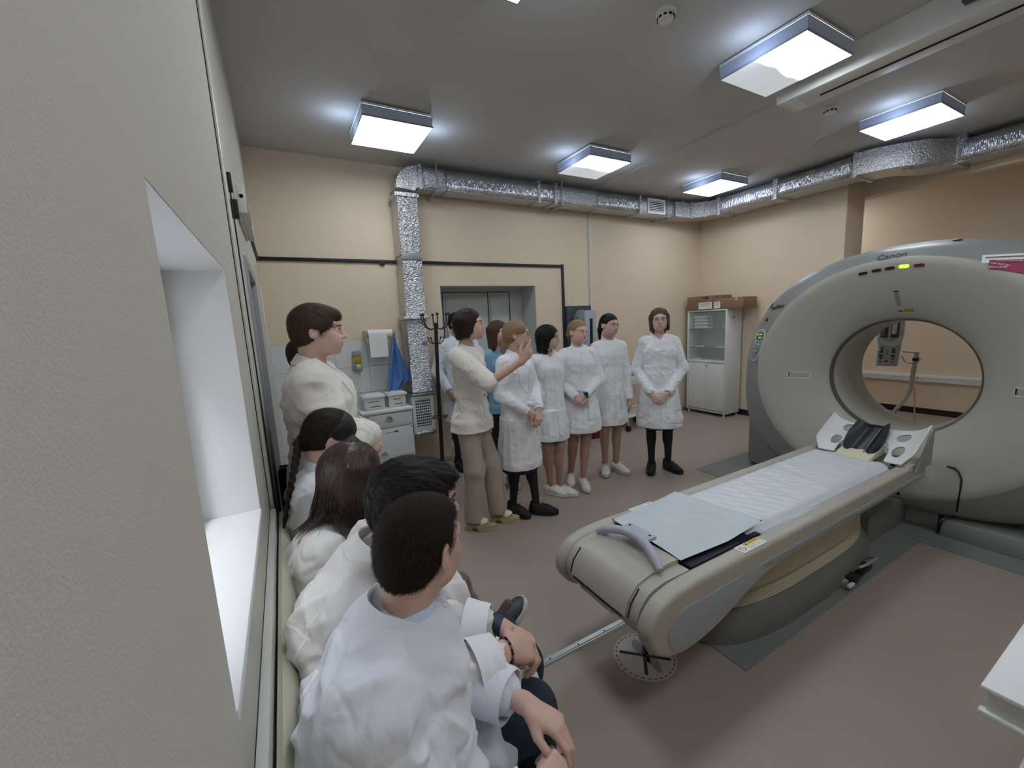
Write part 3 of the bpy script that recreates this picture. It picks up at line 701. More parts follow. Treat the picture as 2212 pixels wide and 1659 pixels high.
# ---------------------------------------------------------------- scanner
GY, GZ = 1.27, 1.067
def ell(a, b, X, n=96, zc=GZ, ex=2.0, bl=None, exl=2.0, zmin=None):
    pts = []
    for k in range(n):
        t = 2*PI*k/n; c, s = math.cos(t), math.sin(t)
        e = ex if s >= 0 else exl; bb = b if s >= 0 else (bl or b)
        y = math.copysign(abs(c)**(2/e), c)*a; z = math.copysign(abs(s)**(2/e), s)*bb
        zz = zc+z
        if zmin is not None: zz = max(zz, zmin)
        pts.append((X, GY+y, zz))
    return pts
def gan_surface(y, z):
    """x of the gantry front at (y,z), measured on the built mesh"""
    hit = GBVH.ray_cast(Vector((2.5, y, z)), Vector((1, 0, 0)))
    if hit[0] is None: hit = GBVH.find_nearest(Vector((3.95, y, z)))
    return hit[0], hit[1]
def scanner():
    global GBVH
    r = thing('ct_gantry', (4.3, GY, 0), 'huge cream ring-shaped scanner gantry with a round opening and display lights', 'scanner')
    # face dish: from throat outwards
    N = 128
    R0 = .415
    prof = [(R0, R0, 4.12), (R0+.006, R0+.006, 4.07), (.435, .432, 4.02), (.47, .465, 3.97), (.53, .52, 3.925), (.61, .595, 3.885), (.70, .675, 3.85), (.79, .755, 3.825), (.86, .812, 3.81), (.905, .848, 3.807), (.932, .868, 3.818)]
    rings = [ell(a, b, X, N, GZ+.0*(a-.4)) for a, b, X in prof]
    m = MB(); m.loft(rings, cap=False); m.build('front_face', M_gan, r)
    # band: leaves the dish rim and slopes back to the outer shell
    def oz(f): return GZ+(.93-GZ)*f
    bands = [(.932, .868, 3.818, 0, .868, 2.0), (.952, .892, 3.835, .1, .885, 2.05), (1.04, .985, 3.87, .5, .87, 2.3), (1.10, 1.05, 3.92, .8, .85, 2.5), (1.135, 1.09, 3.98, 1, .84, 2.6), (1.15, 1.11, 4.06, 1, .84, 2.7)]
    rings = [ell(a, b, X, N, oz(f), 2.0+.32*min(1, f*1.2), bl, el) for a, b, X, f, bl, el in bands]
    m = MB(); m.loft(rings, cap=False); m.build('front_band', M_ganb, r)
    rings = [ell(1.15, 1.11, 4.0601, N, .93, 2.32, .84, 2.7), ell(1.155, 1.115, 4.35, N, .93, 2.32, .85, 2.8), ell(1.14, 1.10, 4.62, N, .93, 2.3, .85, 2.8), ell(1.08, 1.04, 4.74, N, .93, 2.1, .83, 2.6), ell(.9, .86, 4.8, N, 1.0, 2.1, .80, 2.2), ell(.6, .58, 4.78, N, GZ, 2, .58, 2), ell(.46, .46, 4.66, N, GZ), ell(.43, .43, 4.45, N, GZ), ell(R0+.004, R0+.004, 4.36, N, GZ)]
    m = MB(); m.loft(rings, cap=False); m.build('rear_shell', M_gan, r)
    m = MB(); m.loft([ell(R0, R0, 4.12, N), ell(R0, R0, 4.362, N)], cap=False); m.build('bore_liner', M_gan, r)
    m = MB(); m.loft([ell(R0+.0, R0, 4.008, N), ell(R0-.003, R0-.003, 4.010, N), ell(R0-.003, R0-.003, 4.045, N), ell(R0, R0, 4.047, N)], cap=False)
    # scan window ring seated in the throat
    o = m.build('scan_window_ring', mat('scan_window_dark', (96, 94, 92), .25), r)
    for v in o.data.vertices:
        if v.co.x < 4.03-4.3 and False: pass
    # scale ring to sit on the throat surface
    for v in o.data.vertices:
        X = v.co.x+4.3; rr_ = np.interp(X, [3.97, 4.02, 4.07, 4.12], [.465, .4335, .421, .415])-.004
        d = Vector((0, v.co.y, v.co.z+0-GZ)); d.normalize(); v.co.y = d.y*rr_; v.co.z = GZ+d.z*rr_
    # base, plinths and feet
    M_pl = M_gand
    for (a, b) in ((-.25, .919), (1.62, 2.1)):
        m = MB(); m.box((3.84, a, 0), (4.72, b, .125), .01); m.build('plinth', M_pl, r)
    m = MB(); m.box((3.93, .95, 0), (4.7, 1.6, .17), .01); m.build('rear_base', M_pl, r)
    for ya_, yb_, zt_ in ((-.02, .62, .75), (1.92, 2.5, .78), (.6, 1.94, .48)):
        m = MB(); m.box((4.2, ya_, .02), (4.7, yb_, zt_), .03); m.build('rear_housing', M_gand, r)
    # build a BVH of face+band for decals
    V = []; F = []
    for o in r.children:
        if o.name.startswith(('front_face', 'front_band')):
            b0 = len(V); V += [v.co+r.location for v in o.data.vertices]; F += [[i+b0 for i in p.vertices] for p in o.data.polygons]
    GBVH = BVHTree.FromPolygons(V, F)
    return r
GAN = scanner()
def on_gantry(y, z, lift=.002):
    p, n = gan_surface(y, z)
    if n.x > 0: n = -n
    # local frame: x = to the right as seen from the front (-y world), y = up
    xd = Vector((0, -1, 0)); xd = (xd-n*xd.dot(n)).normalized()
    yd = n.cross(xd)
    if yd.z < 0: yd = -yd
    M = Matrix((xd, yd, n)).transposed().to_4x4()
    if M.determinant() < 0: M = Matrix((xd, yd, -n)).transposed().to_4x4()
    M.translation = p+n*lift
    return M, n
def conform(name, polys, matl, parent, lift=.002, ny=0, cy=0, rot=0):
    """polygons given in (s,t) metres around a gantry point; projected on the curved front"""
    m = MB(); R_ = parent
    for poly in polys:
        pts = []
        for (y, z) in poly:
            p, n = gan_surface(y, z); n = n if n.x < 0 else -n; pts.append(p+n*lift)
        m.bm.faces.new([m.bm.verts.new(p) for p in pts])
    return m.build(name, matl, parent)
def gantry_text(body, y, z, size, matl, name, slant=0, rotz=0, shear=0, bold=0, sx=1):
    M, n = on_gantry(y, z, .003)
    Z = M.to_3x3() @ Vector((0, 0, 1))
    M2 = M @ Matrix.Rotation(rotz, 4, 'Z')
    o = text(body, size, matl, M2, GAN, name, .0004, sx, bold, shear)
    # drape: push each vertex along x onto the surface
    for v in o.data.vertices:
        p = v.co+GAN.location; h = gan_surface(p.y, p.z)
        if h[0]: 
            nn = h[1] if h[1].x < 0 else -h[1]; v.co = h[0]+nn*.0045-GAN.location
    return o
def gantry_details():
    M_led = mat('led_off', (62, 42, 46), .2); M_ledr = mat('led_off_red', (110, 52, 54), .2)
    M_ledg = mat('led_green', (150, 255, 20), .3, emit=(.32, 1., .02), es=1.6)
    gantry_text('Canon', 1.300, 1.945, .072, mat('grey_logo', (84, 86, 86), .6), 'maker_logo', bold=.001, sx=.88, rotz=.05)
    # stylised scanner name on the left band
    gantry_text('A', 2.158, 1.643, .088, M_ink, 'model_name', shear=.45, bold=.0015, sx=.9, rotz=.05)
    gantry_text('quilion', 2.066, 1.636, .050, M_ink, 'model_name', shear=.12, bold=.001, sx=1.0, rotz=.04)
    spots = [(1.452, 1.848), (1.373, 1.859), (1.298, 1.865), (1.222, 1.868), (1.143, 1.864)]
    for i, (y, z) in enumerate(spots):
        M, n = on_gantry(y, z, -.004)
        tilt = [.13, .07, .03, 0, -.03][i]
        M = M @ Matrix.Rotation(tilt, 4, 'Z')
        for nm, a, b, h, mm in (('lamp_rim', .031, .0145, .0062, M_gan), ('status_light', .0275, .011, .0085, [M_led, M_led, M_led, M_ledg, M_ledr][i])):
            ring = [(math.copysign(max(0, a-b), math.cos(t))+b*math.cos(t) if abs(math.cos(t)) > 1e-6 else 0, b*math.sin(t)) for t in [2*PI*(k+.5)/24 for k in range(24)]]
            q = MB(); q.loft([[(x, y_, 0) for x, y_ in ring], [(x, y_, h) for x, y_ in ring]], smooth=False, M=M); q.build(nm, mm, GAN)
    # gantry slots (recessed hand grips left and right)
    for yc, s in ((1.885, 1), (.60, 1)):
        z = 1.045; L = .07
        pol = []
        m = MB(); nn = 14
        def S(y, z, l=.003): 
            p, n = gan_surface(y, z); n = n if n.x < 0 else -n; return p+n*l
        # frame
        fr = []
        for (a0, a1, b0, b1) in ((-L, L, .022, .027), (-L, L, -.027, -.022), (-L-.004, -L, -.027, .027), (L, L+.004, -.018, .018)):
            for k in range(8):
                u0 = a0+(a1-a0)*k/8; u1 = a0+(a1-a0)*(k+1)/8
                m.quad(S(yc+u0, z+b0), S(yc+u1, z+b0), S(yc+u1, z+b1), S(yc+u0, z+b1))
        m.build('grip_rim', M_white, GAN)
        m = MB()
        for k in range(8):
            u0 = -L+2*L*k/8; u1 = -L+2*L*(k+1)/8
            m.quad(S(yc+u0, z-.022, .001), S(yc+u1, z-.022, .001), S(yc+u1, z+.022, .001), S(yc+u0, z+.022, .001))
        m.build('grip_recess', mat('grip_shadow_grey', (168, 164, 156), .5), GAN)
        m = MB(); m.quad(S(yc+L-.008, z-.02, .004), S(yc+L-.002, z-.02, .004), S(yc+L-.002, z+.02, .004), S(yc+L-.008, z+.02, .004)); m.build('grip_slit', M_dark, GAN)
    # laser slot above the bore with its warning stickers
    def S(y, z, l=.003):
        p, n = gan_surface(y, z); n = n if n.x < 0 else -n; return p+n*l
    m = MB(); m.quad(S(1.284, 1.70, .002), S(1.256, 1.70, .002), S(1.250, 1.60, .002), S(1.276, 1.60, .002)); m.build('laser_window', mat('laser_window', (142, 134, 124), .3), GAN)
    m = MB(); m.quad(S(1.284, 1.708, .003), S(1.256, 1.708, .003), S(1.256, 1.70, .003), S(1.284, 1.70, .003)); m.build('laser_slit', M_dark, GAN)
    m = MB(); m.quad(S(1.243, 1.575), S(1.185, 1.575), S(1.188, 1.556), S(1.240, 1.556)); l = m.build('warning_label', mat('dull_yellow', (150, 134, 60), .6), GAN)
    m = MB(); m.quad(S(1.262, 1.572), S(1.262, 1.5721), S(1.245, 1.556), S(1.28, 1.556)); m.build('warning_triangle', mat('brown_triangle', (96, 84, 52), .6), GAN)
    # control panel at left
    yc, zc = 2.135, 1.20
    M, n = on_gantry(yc, zc, .0)
    YC, ZC = 2.228, 1.295
    def L_(u, v): return (YC-u-.21*v, ZC+v)
    def cap(w, h, n=44):
        return [L_(w*math.cos(t), h*math.copysign(1, math.sin(t))+w*math.sin(t)) for t in [2*PI*(k+.5)/n for k in range(n)]]
    def patch(poly, lift, name, matl):
        c = (sum(p[0] for p in poly)/len(poly), sum(p[1] for p in poly)/len(poly)); m = MB()
        rings = [[S(c[0]+(y-c[0])*f, c[1]+(z-c[1])*f, lift) for y, z in poly] for f in (1, .8, .6, .4, .2)]
        m.loft([[S(y, z, -.001) for y, z in poly]]+rings, cap=False); m.bm.faces.new([m.bm.verts.new(p) for p in rings[-1]])
        return m.build(name, matl, GAN)
    patch(cap(.060, .088), .006, 'panel_rim', mat('panel_rim_white', (214, 214, 208), .4)); pn = patch(cap(.052, .086), .0085, 'control_panel', mat('panel_grey', (150, 154, 156), .35))
    def rect(u0, u1, v0, v1, l, nm, matl, par=None):
        m = MB(); m.quad(S(*L_(u0, v0), l), S(*L_(u1, v0), l), S(*L_(u1, v1), l), S(*L_(u0, v1), l)); return m.build(nm, matl, par or pn)
    for (v0, v1, u0, u1) in ((.088, .110, -.005, .036), (.058, .082, -.022, .036)):
        d = rect(u0, u1, v0, v1, .0125, 'display', M_dark)
        for k in range(3):
            uu = u1-.012-k*.0125; rect(uu, uu+.008, v0+.004, v1-.004, .0148, 'digit', mat('digit_green', (120, 190, 60), .4, emit=(.3, .8, .1), es=.25), d)
    for v_, u_ in ((.10, -.030), (.07, -.034)): rect(u_-.003, u_+.003, v_-.003, v_+.003, .0135, 'indicator', mat('pale_led', (220, 240, 220), .4, emit=(.8, 1, .8), es=.4))
    def button(u, v, s, h=.014, nm='button', matl=None):
        m = MB(); base = [(u-s, v-s), (u+s, v-s), (u+s, v+s), (u-s, v+s)]
        m.loft([[S(*L_(a, b), .007) for a, b in base], [S(*L_(u+(a-u)*.85, v+(b-v)*.85), h) for a, b in base]], smooth=False); m.build(nm, matl or M_whitep, pn)
    button(-.022, .036, .007)
    for k in range(3): button(-.026+.026*k, .010, .007)
    m = MB(); m.bm.faces.new([m.bm.verts.new(S(*L_(-.004+.036*math.cos(t), -.052+.036*math.sin(t)), .0135)) for t in [2*PI*k/24 for k in range(24)]]); m.build('button_pad', mat('pad_grey', (120, 126, 130), .4), pn)
    for a, b in ((0, .021), (0, -.021), (.021, 0), (-.021, 0), (0, 0)): button(-.004+a, -.052+b, .006, .018)
    button(.008, -.108, .007, .014, 'button', M_grey)
    # red-brown emergency lamp
    M_, n = on_gantry(2.163, 1.529, -.002)
    m = MB(); m.lathe([(.017, 0), (.017, .006), (.012, .007), (.0, .007)], M=M_, seg=20); m.build('lamp_rim', M_ledr, GAN)
    m = MB(); m.lathe([(.010, .007), (.010, .012), (.003, .014)], M=M_, seg=16); m.build('indicator_lamp', mat('dim_red', (150, 80, 84), .3), GAN)
    # seam and screw on top, screws
    for y, z in ((1.02, 2.03),):
        m = MB(); m.sphere((4.0, y, 2.016), .02, (1.4, 1.2, .3)); m.build('screw_cap', M_grey, GAN)
    for y, z in ((.75, 1.83),):
        M_, n = on_gantry(y, z); m = MB(); m.lathe([(.004, 0), (.003, .001)], M=M_, seg=8); m.build('screw', M_ink, GAN)
    M_, n = on_gantry(1.14, .24); m = MB(); m.lathe([(.012, 0), (.009, .002)], M=M_, seg=14); m.build('screw', M_dark, GAN)
    # corner sticker: white strip and maroon national projects label
    def grid(y0, z0, y1, z1, y2, z2, y3, z3, l, nm, matl, par=GAN, n=10):
        m = MB(); P = []
        for i in range(n+1):
            row = []
            for j in range(3):
                a = i/n; b = j/2
                y = (y0*(1-a)+y1*a)*(1-b)+(y3*(1-a)+y2*a)*b; z = (z0*(1-a)+z1*a)*(1-b)+(z3*(1-a)+z2*a)*b
                row.append(m.bm.verts.new(S(y, z, l)))
            P.append(row)
        for i in range(n):
            for j in range(2): m.bm.faces.new((P[i][j], P[i+1][j], P[i+1][j+1], P[i][j+1]))
        return m.build(nm, matl, par)
    grid(.865, 1.885, .60, 1.862, .60, 1.80, .858, 1.835, .003, 'white_strip', M_paper)
    grid(.830, 1.848, .60, 1.826, .60, 1.72, .825, 1.80, .005, 'maroon_sticker', M_maroon)
    grid(.85, 1.870, .66, 1.855, .66, 1.848, .85, 1.862, .005, 'print_line', mat('grey_print', (110, 108, 112), .6))
    for k, s in enumerate(('НАЦИОНАЛЬНЫЕ', 'ПРОЕКТЫ', 'РОССИИ')):
        o = gantry_text(s, [.733, .783, .787][k], 1.830-.0155*k, .0165, mat('sticker_white', (226, 200, 210), .6), 'sticker_lettering', bold=.0004, sx=[1.0, 1, 1][k], rotz=-.07)
        for v in o.data.vertices: v.co.x -= .008
    # thin black cable leaving the couch joint and running down the face
    m = MB(); path = [(2.2, 0)]
    P = [(.915, .50), (.88, .502), (.855, .485), (.835, .44), (.832, .38), (.838, .30), (.846, .22)]
    pts = [S(y, z, .006) for y, z in P]+[Vector((3.90, .86, .16)), Vector((3.835, .905, .12)), Vector((3.835, .92, .02))]
    m.tube(pts, .005, 8); tag(m.build('cable', M_black, loc=pts[-1]), 'thin black cable running down the scanner front beside the couch end', 'cable')
gantry_details()

# ---------------------------------------------------------------- patient couch
def cat(P, n=5):
    out = []
    for i in range(len(P)-1):
        p0 = P[max(0, i-1)]; p1 = P[i]; p2 = P[i+1]; p3 = P[min(len(P)-1, i+2)]
        for k in range(n):
            t = k/n; out.append(tuple(.5*(2*p1[j]+(p2[j]-p0[j])*t+(2*p0[j]-5*p1[j]+4*p2[j]-p3[j])*t*t+(3*p1[j]-p0[j]-3*p2[j]+p3[j])*t**3) for j in (0, 1)))
    return out+[P[-1]]
def couch():
    r = thing('patient_couch', (2.3, 1.26, 0), 'long cream scanner couch with rounded foot end pointing at the seated students', 'couch')
    ya, yb = .955, 1.565          # outer side planes
    # side profile (x, z) measured on the near cover
    P = [(1.34, .584), (1.21, .576), (1.12, .55), (1.065, .50), (1.045, .44), (1.07, .375), (1.13, .325), (1.21, .302), (1.30, .300), (1.39, .312), (1.50, .34), (1.62, .385), (1.76, .425), (1.95, .447), (2.3, .457), (2.8, .462), (3.62, .466), (3.62, .584)]; P = cat(P[:-1])+P[-1:]
    m = MB(); m.prism(P, 1, ya, ya+.075, bev=.022, smooth=True); m.build('side_cover', M_tbl, r)
    m = MB(); m.prism(P, 1, yb-.075, yb, bev=.022, smooth=True); m.build('side_cover', M_tbl, r)
    # inset panels on the near side
    Q = [(1.25, .50), (1.19, .485), (1.15, .44), (1.145, .395), (1.17, .35), (1.23, .335), (1.32, .338), (1.42, .36), (1.54, .395), (1.66, .43), (1.80, .455), (1.98, .468), (2.3, .473), (3.5, .478), (3.53, .49), (3.5, .512), (2.3, .512)]; Q = cat(Q[:-4]+[Q[-4], Q[-3], Q[-2], Q[-1], Q[0]], 4)[:-1]
    m = MB(); m.prism(Q, 1, ya-.004, ya+.01, bev=.003, smooth=True); m.build('side_panel', M_tblp, r)
    m = MB(); m.prism([(1.9, .481), (3.48, .487), (3.48, .50), (1.75, .497)], 1, ya-.010, ya-.003, bev=.002); m.build('side_rail', M_alu, r)
    m = MB(); m.prism(Q, 1, yb-.01, yb+.004, bev=.003, smooth=True); m.build('side_panel', M_tblp, r)
    # foot end nose between the side covers (slightly recessed)
    N_ = [(1.215, .572), (1.13, .553), (1.08, .505), (1.062, .445), (1.09, .385), (1.15, .34), (1.23, .318), (1.32, .318), (1.6, .40), (1.6, .44), (1.36, .44), (1.36, .572)]; N_ = cat(N_[:9])+N_[9:]
    m = MB(); m.prism(N_, 1, ya+.078, yb-.078, smooth=True); m.build('foot_cover', M_tbl, r)
    # raised hood over the foot end
    Hd = [(1.365, .572), (1.365, .588), (1.31, .592), (1.21, .584), (1.125, .562), (1.07, .51), (1.052, .45), (1.062, .447), (1.082, .505), (1.13, .552), (1.215, .572)]
    m = MB(); m.prism(Hd, 1, ya+.135, yb-.135, smooth=True); hd = m.build('foot_hood', M_tbl, r)
    m = MB(); m.prism([(1.12, .553), (1.075, .505), (1.058, .452), (1.0565, .452), (1.0735, .506), (1.119, .555)], 1, yb-.125, yb-.12); m.build('joint', M_dark, r)
    m = MB(); m.prism([(1.12, .553), (1.075, .505), (1.058, .452), (1.0565, .452), (1.0735, .506), (1.119, .555)], 1, ya+.12, ya+.125); m.build('joint', M_dark, r)
    m = MB(); m.box((1.0475, ya+.15, .442), (1.062, yb-.15, .447)); m.build('joint', M_dark, r)
    # type plate under the hood
    M = frame((1.068, 1.30, .415), (0, -1, 0), (-.35, 0, .93))
    m = MB(); m.box((-.09, -.022, 0), (.12, .022, .003), M=M); tp = m.build('type_plate', mat('plate_grey', (200, 200, 196), .5), r)
    m = MB()
    for k in range(4): m.box((-.02, .014-.009*k, .003), (.105, .016-.009*k, .0036), M=M)
    m.box((-.08, -.014, .003), (-.045, .016, .0036), M=M); m.build('printed_text', mat('faint_print', (158, 156, 152), .6), tp)
    # top rails and deck
    m = MB(); m.box((1.30, ya+.075, .515), (3.7, yb-.075, .55), .004); m.build('table_top', mat('carbon_navy', (32, 38, 56), .4), r)
    m = MB(); m.box((1.90, ya+.076, .548), (3.72, yb-.076, .557), .003); m.build('table_slide', mat('slide_grey', (176, 178, 184), .3), r)
    # cradle handle at the foot
    h = MB(); pts = []
    for k in range(13):
        t = k/12; y = yb-.11-(yb-ya-.23)*t; x = 1.235+.02*math.sin(PI*t)-.0*t; z = .592+.052*math.sin(PI*t)**.6
        pts.append((x+.03*math.sin(PI*t), y, z))
    h.tube(pts, [.016]+[.02]*11+[.016], 12)
    h.box((1.27, 1.20, .628), (1.36, 1.36, .646), .006); h.build('handle', M_lav, r)
    for y in (1.22, 1.34):
        q = MB(); q.cyl((1.335, y, .646), (1.335, y, .6475), .006); q.build('screw', M_dark, r)
    for x, y in ((1.255, 1.42), (1.255, 1.14)):
        q = MB(); q.lathe([(.012, 0), (.011, .001)], (x, y, .5885)); q.build('screw_cap', mat('cap_grey', (170, 166, 156), .5), hd)
    # bellows and pedestal
    def ring(x0, x1, hw, z, n=40, e=3.2, yc=1.26):
        cx = (x0+x1)/2; ax = (x1-x0)/2
        return [(cx+math.copysign(abs(math.cos(t))**(2/e), math.cos(t))*ax, yc+math.copysign(abs(math.sin(t))**(2/2.6), math.sin(t))*hw, z) for t in [2*PI*k/n for k in range(n)]]
    m = MB(); m.loft([ring(1.62, 3.32, .255, 0), ring(1.62, 3.32, .255, .10), ring(1.64, 3.30, .235, .145), ring(1.65, 3.29, .225, .165), ring(1.67, 3.27, .21, .172)], smooth=True); m.build('pedestal', M_basegrey, r)
    rings = []
    for k, z in enumerate(np.linspace(.168, .23, 9)):
        o = .006 if k % 2 else 0
        rings.append(ring(1.68-o, 3.24+o, .215+o, z))
    rings += [ring(1.71, 3.2, .20, .236), ring(1.68, 3.23, .22, .26), ring(1.68, 3.23, .222, .44), ring(1.7, 3.2, .21, .46)]
    m = MB(); m.loft(rings); m.build('bellows', M_cream, r)
    # joint block between pedestal and gantry
    m = MB(); m.box((3.30, 1.12, 0), (3.92, 1.58, .2), .01); m.build('connector_cover', mat('connector_grey', (120, 123, 122), .55), r)
    # caution stickers
    M_n = mat('no_sign_red', (150, 60, 66), .5)
    def sticker(x, y, rot, s=1):
        M = Matrix.Translation((x, y, .5846)) @ Matrix.Rotation(rot, 4, 'Z')
        m = MB(); m.box((-.085*s, -.025, 0), (.085*s, .025, .0006), M=M); st = m.build('caution_label', M_paper, r)
        m = MB(); m.box((-.03*s, .006, .0006), (.083*s, .024, .001), M=M); m.build('yellow_bar', M_yel, st)
        m = MB(); m.prism([(-.02, .009), (-.006, .009), (-.013, .021)], 2, .001, .0014)
        bmesh.ops.transform(m.bm, matrix=M, verts=m.bm.verts); m.build('triangle', M_ink, st)
        text('CAUTION', .014, M_ink, M @ Matrix.Translation((.035, .015, .0011)), st, 'caution_word', .0002)
        m = MB()
        rr_ = [(.0145, .0165)]
        a = [(.0165*math.cos(t)-.058, .0165*math.sin(t), .0011) for t in [2*PI*k/24 for k in range(24)]]; b = [(.0135*math.cos(t)-.058, .0135*math.sin(t), .0011) for t in [2*PI*k/24 for k in range(24)]]
        m.loft([a, b], cap=False, M=M); m.box((-.058-.014, -.0015, .0009), (-.058+.014, .0015, .0013), M=M @ Matrix.Translation((-.058, 0, 0)) @ Matrix.Rotation(-.7, 4, 'Z') @ Matrix.Translation((.058, 0, 0))); m.build('forbidden_sign', M_n, st)
        m = MB()
        for k in range(3): m.box((-.028, -.002-.008*k, .0006), (.078, .000-.008*k, .001), M=M)
        m.build('fine_print', mat('faint_print', (0, 0, 0)), st)
    sticker(1.72, ya+.038, .0); sticker(3.40, ya+.038, 0, .9); sticker(1.62, yb-.036, PI)
    m = MB(); m.box((3.36, ya+.085, .562), (3.42, ya+.115, .572), .003); m.build('strap_end', M_paper, r)
    # foot pedals on the floor plate
    r2 = thing('foot_pedal_unit', (2.78, 1.02, 0), 'grey floor pedal unit with black pedals beside the couch pedestal', 'pedal')
    m = MB(); m.box((2.66, .985, 0.006), (2.80, 1.06, .05), .01); m.build('housing', M_grey, r2)
    m = MB(); m.tube([(2.83, 1.05, .03), (2.83, .985, .085), (2.87, .965, .10), (2.98, .965, .10), (3.0, .99, .09), (3.0, 1.05, .04)], .008); m.build('guard_bar', M_grey, r2)
    m = MB(); m.box((2.7, .96, .03), (2.79, 1.03, .065), .008); m.build('pedal', M_black, r2)
    m = MB(); m.box((2.84, .975, .03), (2.98, 1.03, .055), .008); m.build('pedal', M_black, r2)
    m = MB(); m.box((2.64, .955, .03), (2.70, .975, .05), .006); m.build('side_lever', M_whitep, r2)
    return r
couch()
def couch_top():
    # mattress in its pale cover
    def sheet(name, corners, z, h, matl, lab, cat, folds, seed, lift=None, nx=60, ny=26):
        m = MB(); rr = random.Random(seed); P = []
        for side in (0, 1):
            rows = []
            for i in range(nx+1):
                u = i/nx; row = []
                for j in range(ny+1):
                    v = j/ny
                    x = (corners[0][0]*(1-u)+corners[1][0]*u)*(1-v)+(corners[3][0]*(1-u)+corners[2][0]*u)*v
                    y = (corners[0][1]*(1-u)+corners[1][1]*u)*(1-v)+(corners[3][1]*(1-u)+corners[2][1]*u)*v
                    zz = z
                    if side:
                        e = min(u, 1-u)*(abs(corners[1][0]-corners[0][0])); e2 = min(v, 1-v)*.45; ed = min(e, e2)
                        zz = z+h*(1-math.exp(-ed/.02))
                        if 0 < i < nx and 0 < j < ny:
                            zz += folds(x, y)*(1-math.exp(-ed/.03))
                    if lift: zz += lift(u, v)
                    row.append(m.bm.verts.new((x, y, zz)))
                rows.append(row)
            P.append(rows)
            for i in range(nx):
                for j in range(ny):
                    q = (rows[i][j], rows[i+1][j], rows[i+1][j+1], rows[i][j+1])
                    f = m.bm.faces.new(q if side else q[::-1]); f.smooth = True
        A, B = P
        bd = [(i, 0) for i in range(nx)]+[(nx, j) for j in range(ny)]+[(i, ny) for i in range(nx, 0, -1)]+[(0, j) for j in range(ny, 0, -1)]
        for k in range(len(bd)):
            a = bd[k]; b = bd[(k+1) % len(bd)]
            f = m.bm.faces.new((A[a[0]][a[1]], A[b[0]][b[1]], B[b[0]][b[1]], B[a[0]][a[1]])); f.smooth = True
        o = m.build(name, matl, loc=(corners[0][0], corners[0][1], z), autosmooth=False)
        return tag(o, lab, cat)
    def w1(x, y): return .003*math.sin(34*x+9*y+2*math.sin(7*y))*(.5+.5*math.sin(5*x+1))+.002*math.sin(61*x-23*y)+.0022*math.sin(90*(x+.5*y))
    def w2(x, y): return .005*math.sin(20*x-26*y+2*math.sin(6*x))+.0035*math.sin(45*y+12*x)+.002*math.sin(80*x+30*y)
    sheet('mattress', [(1.80, 1.055), (3.36, 1.055), (3.36, 1.505), (1.80, 1.505)], .558, .04, M_sheet, 'long thin mattress in a crinkled pale white cover on the couch', 'mattress', w1, 1, nx=110, ny=34)
    pad = MB(); pad.box((1.385, 1.04, .552), (1.88, 1.49, .572), .008)
    tag(pad.build('cushion', M_navy, loc=(1.6, 1.26, .552)), 'navy blue pad showing under the folded pale sheet at the foot end', 'pad')
    sheet('sheet', [(1.36, 1.075), (1.90, 1.045), (1.86, 1.515), (1.385, 1.515)], .592, .008, M_sheet2, 'pale blue sheet loosely folded over the foot end of the mattress', 'sheet', w2, 2,
          lift=lambda u, v: .035*max(0, u-.55)/.45*(1-.2*v)+.014*max(0, .35-u)*math.sin(v*5), nx=40, ny=36)
    # head holder
    r = thing('head_holder', (3.45, 1.26, .56), 'white curved head holder with oval cut-outs at the scanner end of the couch', 'head holder')
    # curved cradle: sheet over angle with holes cut by skipping cells
    n, k_ = 108, 50
    def surf(u, v):          # u across (0..1, y from near to far), v along x (0..1)
        y = .945+(1.50-.945)*u
        side = abs(u-.5)*2
        x = 3.33+.30*v
        z = .595+.165*v**.8-.0+.06*side**6*(.3+.7*v)
        z += .01*(side**2)*v - .012*(1-side**2)*v
        x -= .05*side**4*(1-v)
        return Vector((x, y, z))
    holes = [(.17, .30, .050, .14), (.20, .72, .058, .12), (.80, .34, .045, .13), (.76, .78, .058, .12)]
    m = MB(); g = [[None]*(k_+1) for _ in range(n+1)]
    def inside(u, v):
        for a, b, c, d in holes:
            if ((u-a)/c)**2+((v-b)/d)**2 < 1: return True
        if v < .62 and abs(u-.5) < .245-.10*max(0, v-.3)/.32 and not (v < .1 and False): return abs(u-.5) < .245*math.sqrt(max(0, 1-(v/.62)**3))
        if v < .25 and (u < .08*(1-v/.25) or u > 1-.08*(1-v/.25)): return True
        if v > .93 and .1 < u < .9 and False: return True
        return False
    for i in range(n):
        for j in range(k_):
            uc, vc = (i+.5)/n, (j+.5)/k_
            if inside(uc, vc): continue
            q = []
            for a, b in ((i, j), (i+1, j), (i+1, j+1), (i, j+1)):
                if g[a][b] is None: g[a][b] = m.bm.verts.new(surf(a/n, b/k_))
                q.append(g[a][b])
            f = m.bm.faces.new(q); f.smooth = True
    m.recalc = False
    o = m.build('cradle', M_white, r, autosmooth=False)
    md = o.modifiers.new('sm', 'SMOOTH'); md.iterations = 14; md.factor = .6
    md = o.modifiers.new('s', 'SOLIDIFY'); md.thickness = .012; md.offset = 0
    # side wing uprights
    for s, y in ((-1, .94), (1, 1.505)):
        m = MB(); m.prism([(3.38, .565), (3.62, .565), (3.63, .79), (3.60, .81), (3.56, .76), (3.48, .67), (3.42, .61)], 1, y-.005, y+.006, smooth=False); m.build('side_wing', M_gand, r)
    m = MB(); m.box((3.36, .955, .558), (3.64, 1.5, .572), .004); m.build('mount', M_gand, r)
    # cream cushion and navy head pad
    m = MB(); m.prism([(3.27, .585), (3.50, .60), (3.52, .66), (3.45, .655), (3.27, .605)], 1, 1.14, 1.34, bev=.006, smooth=True)
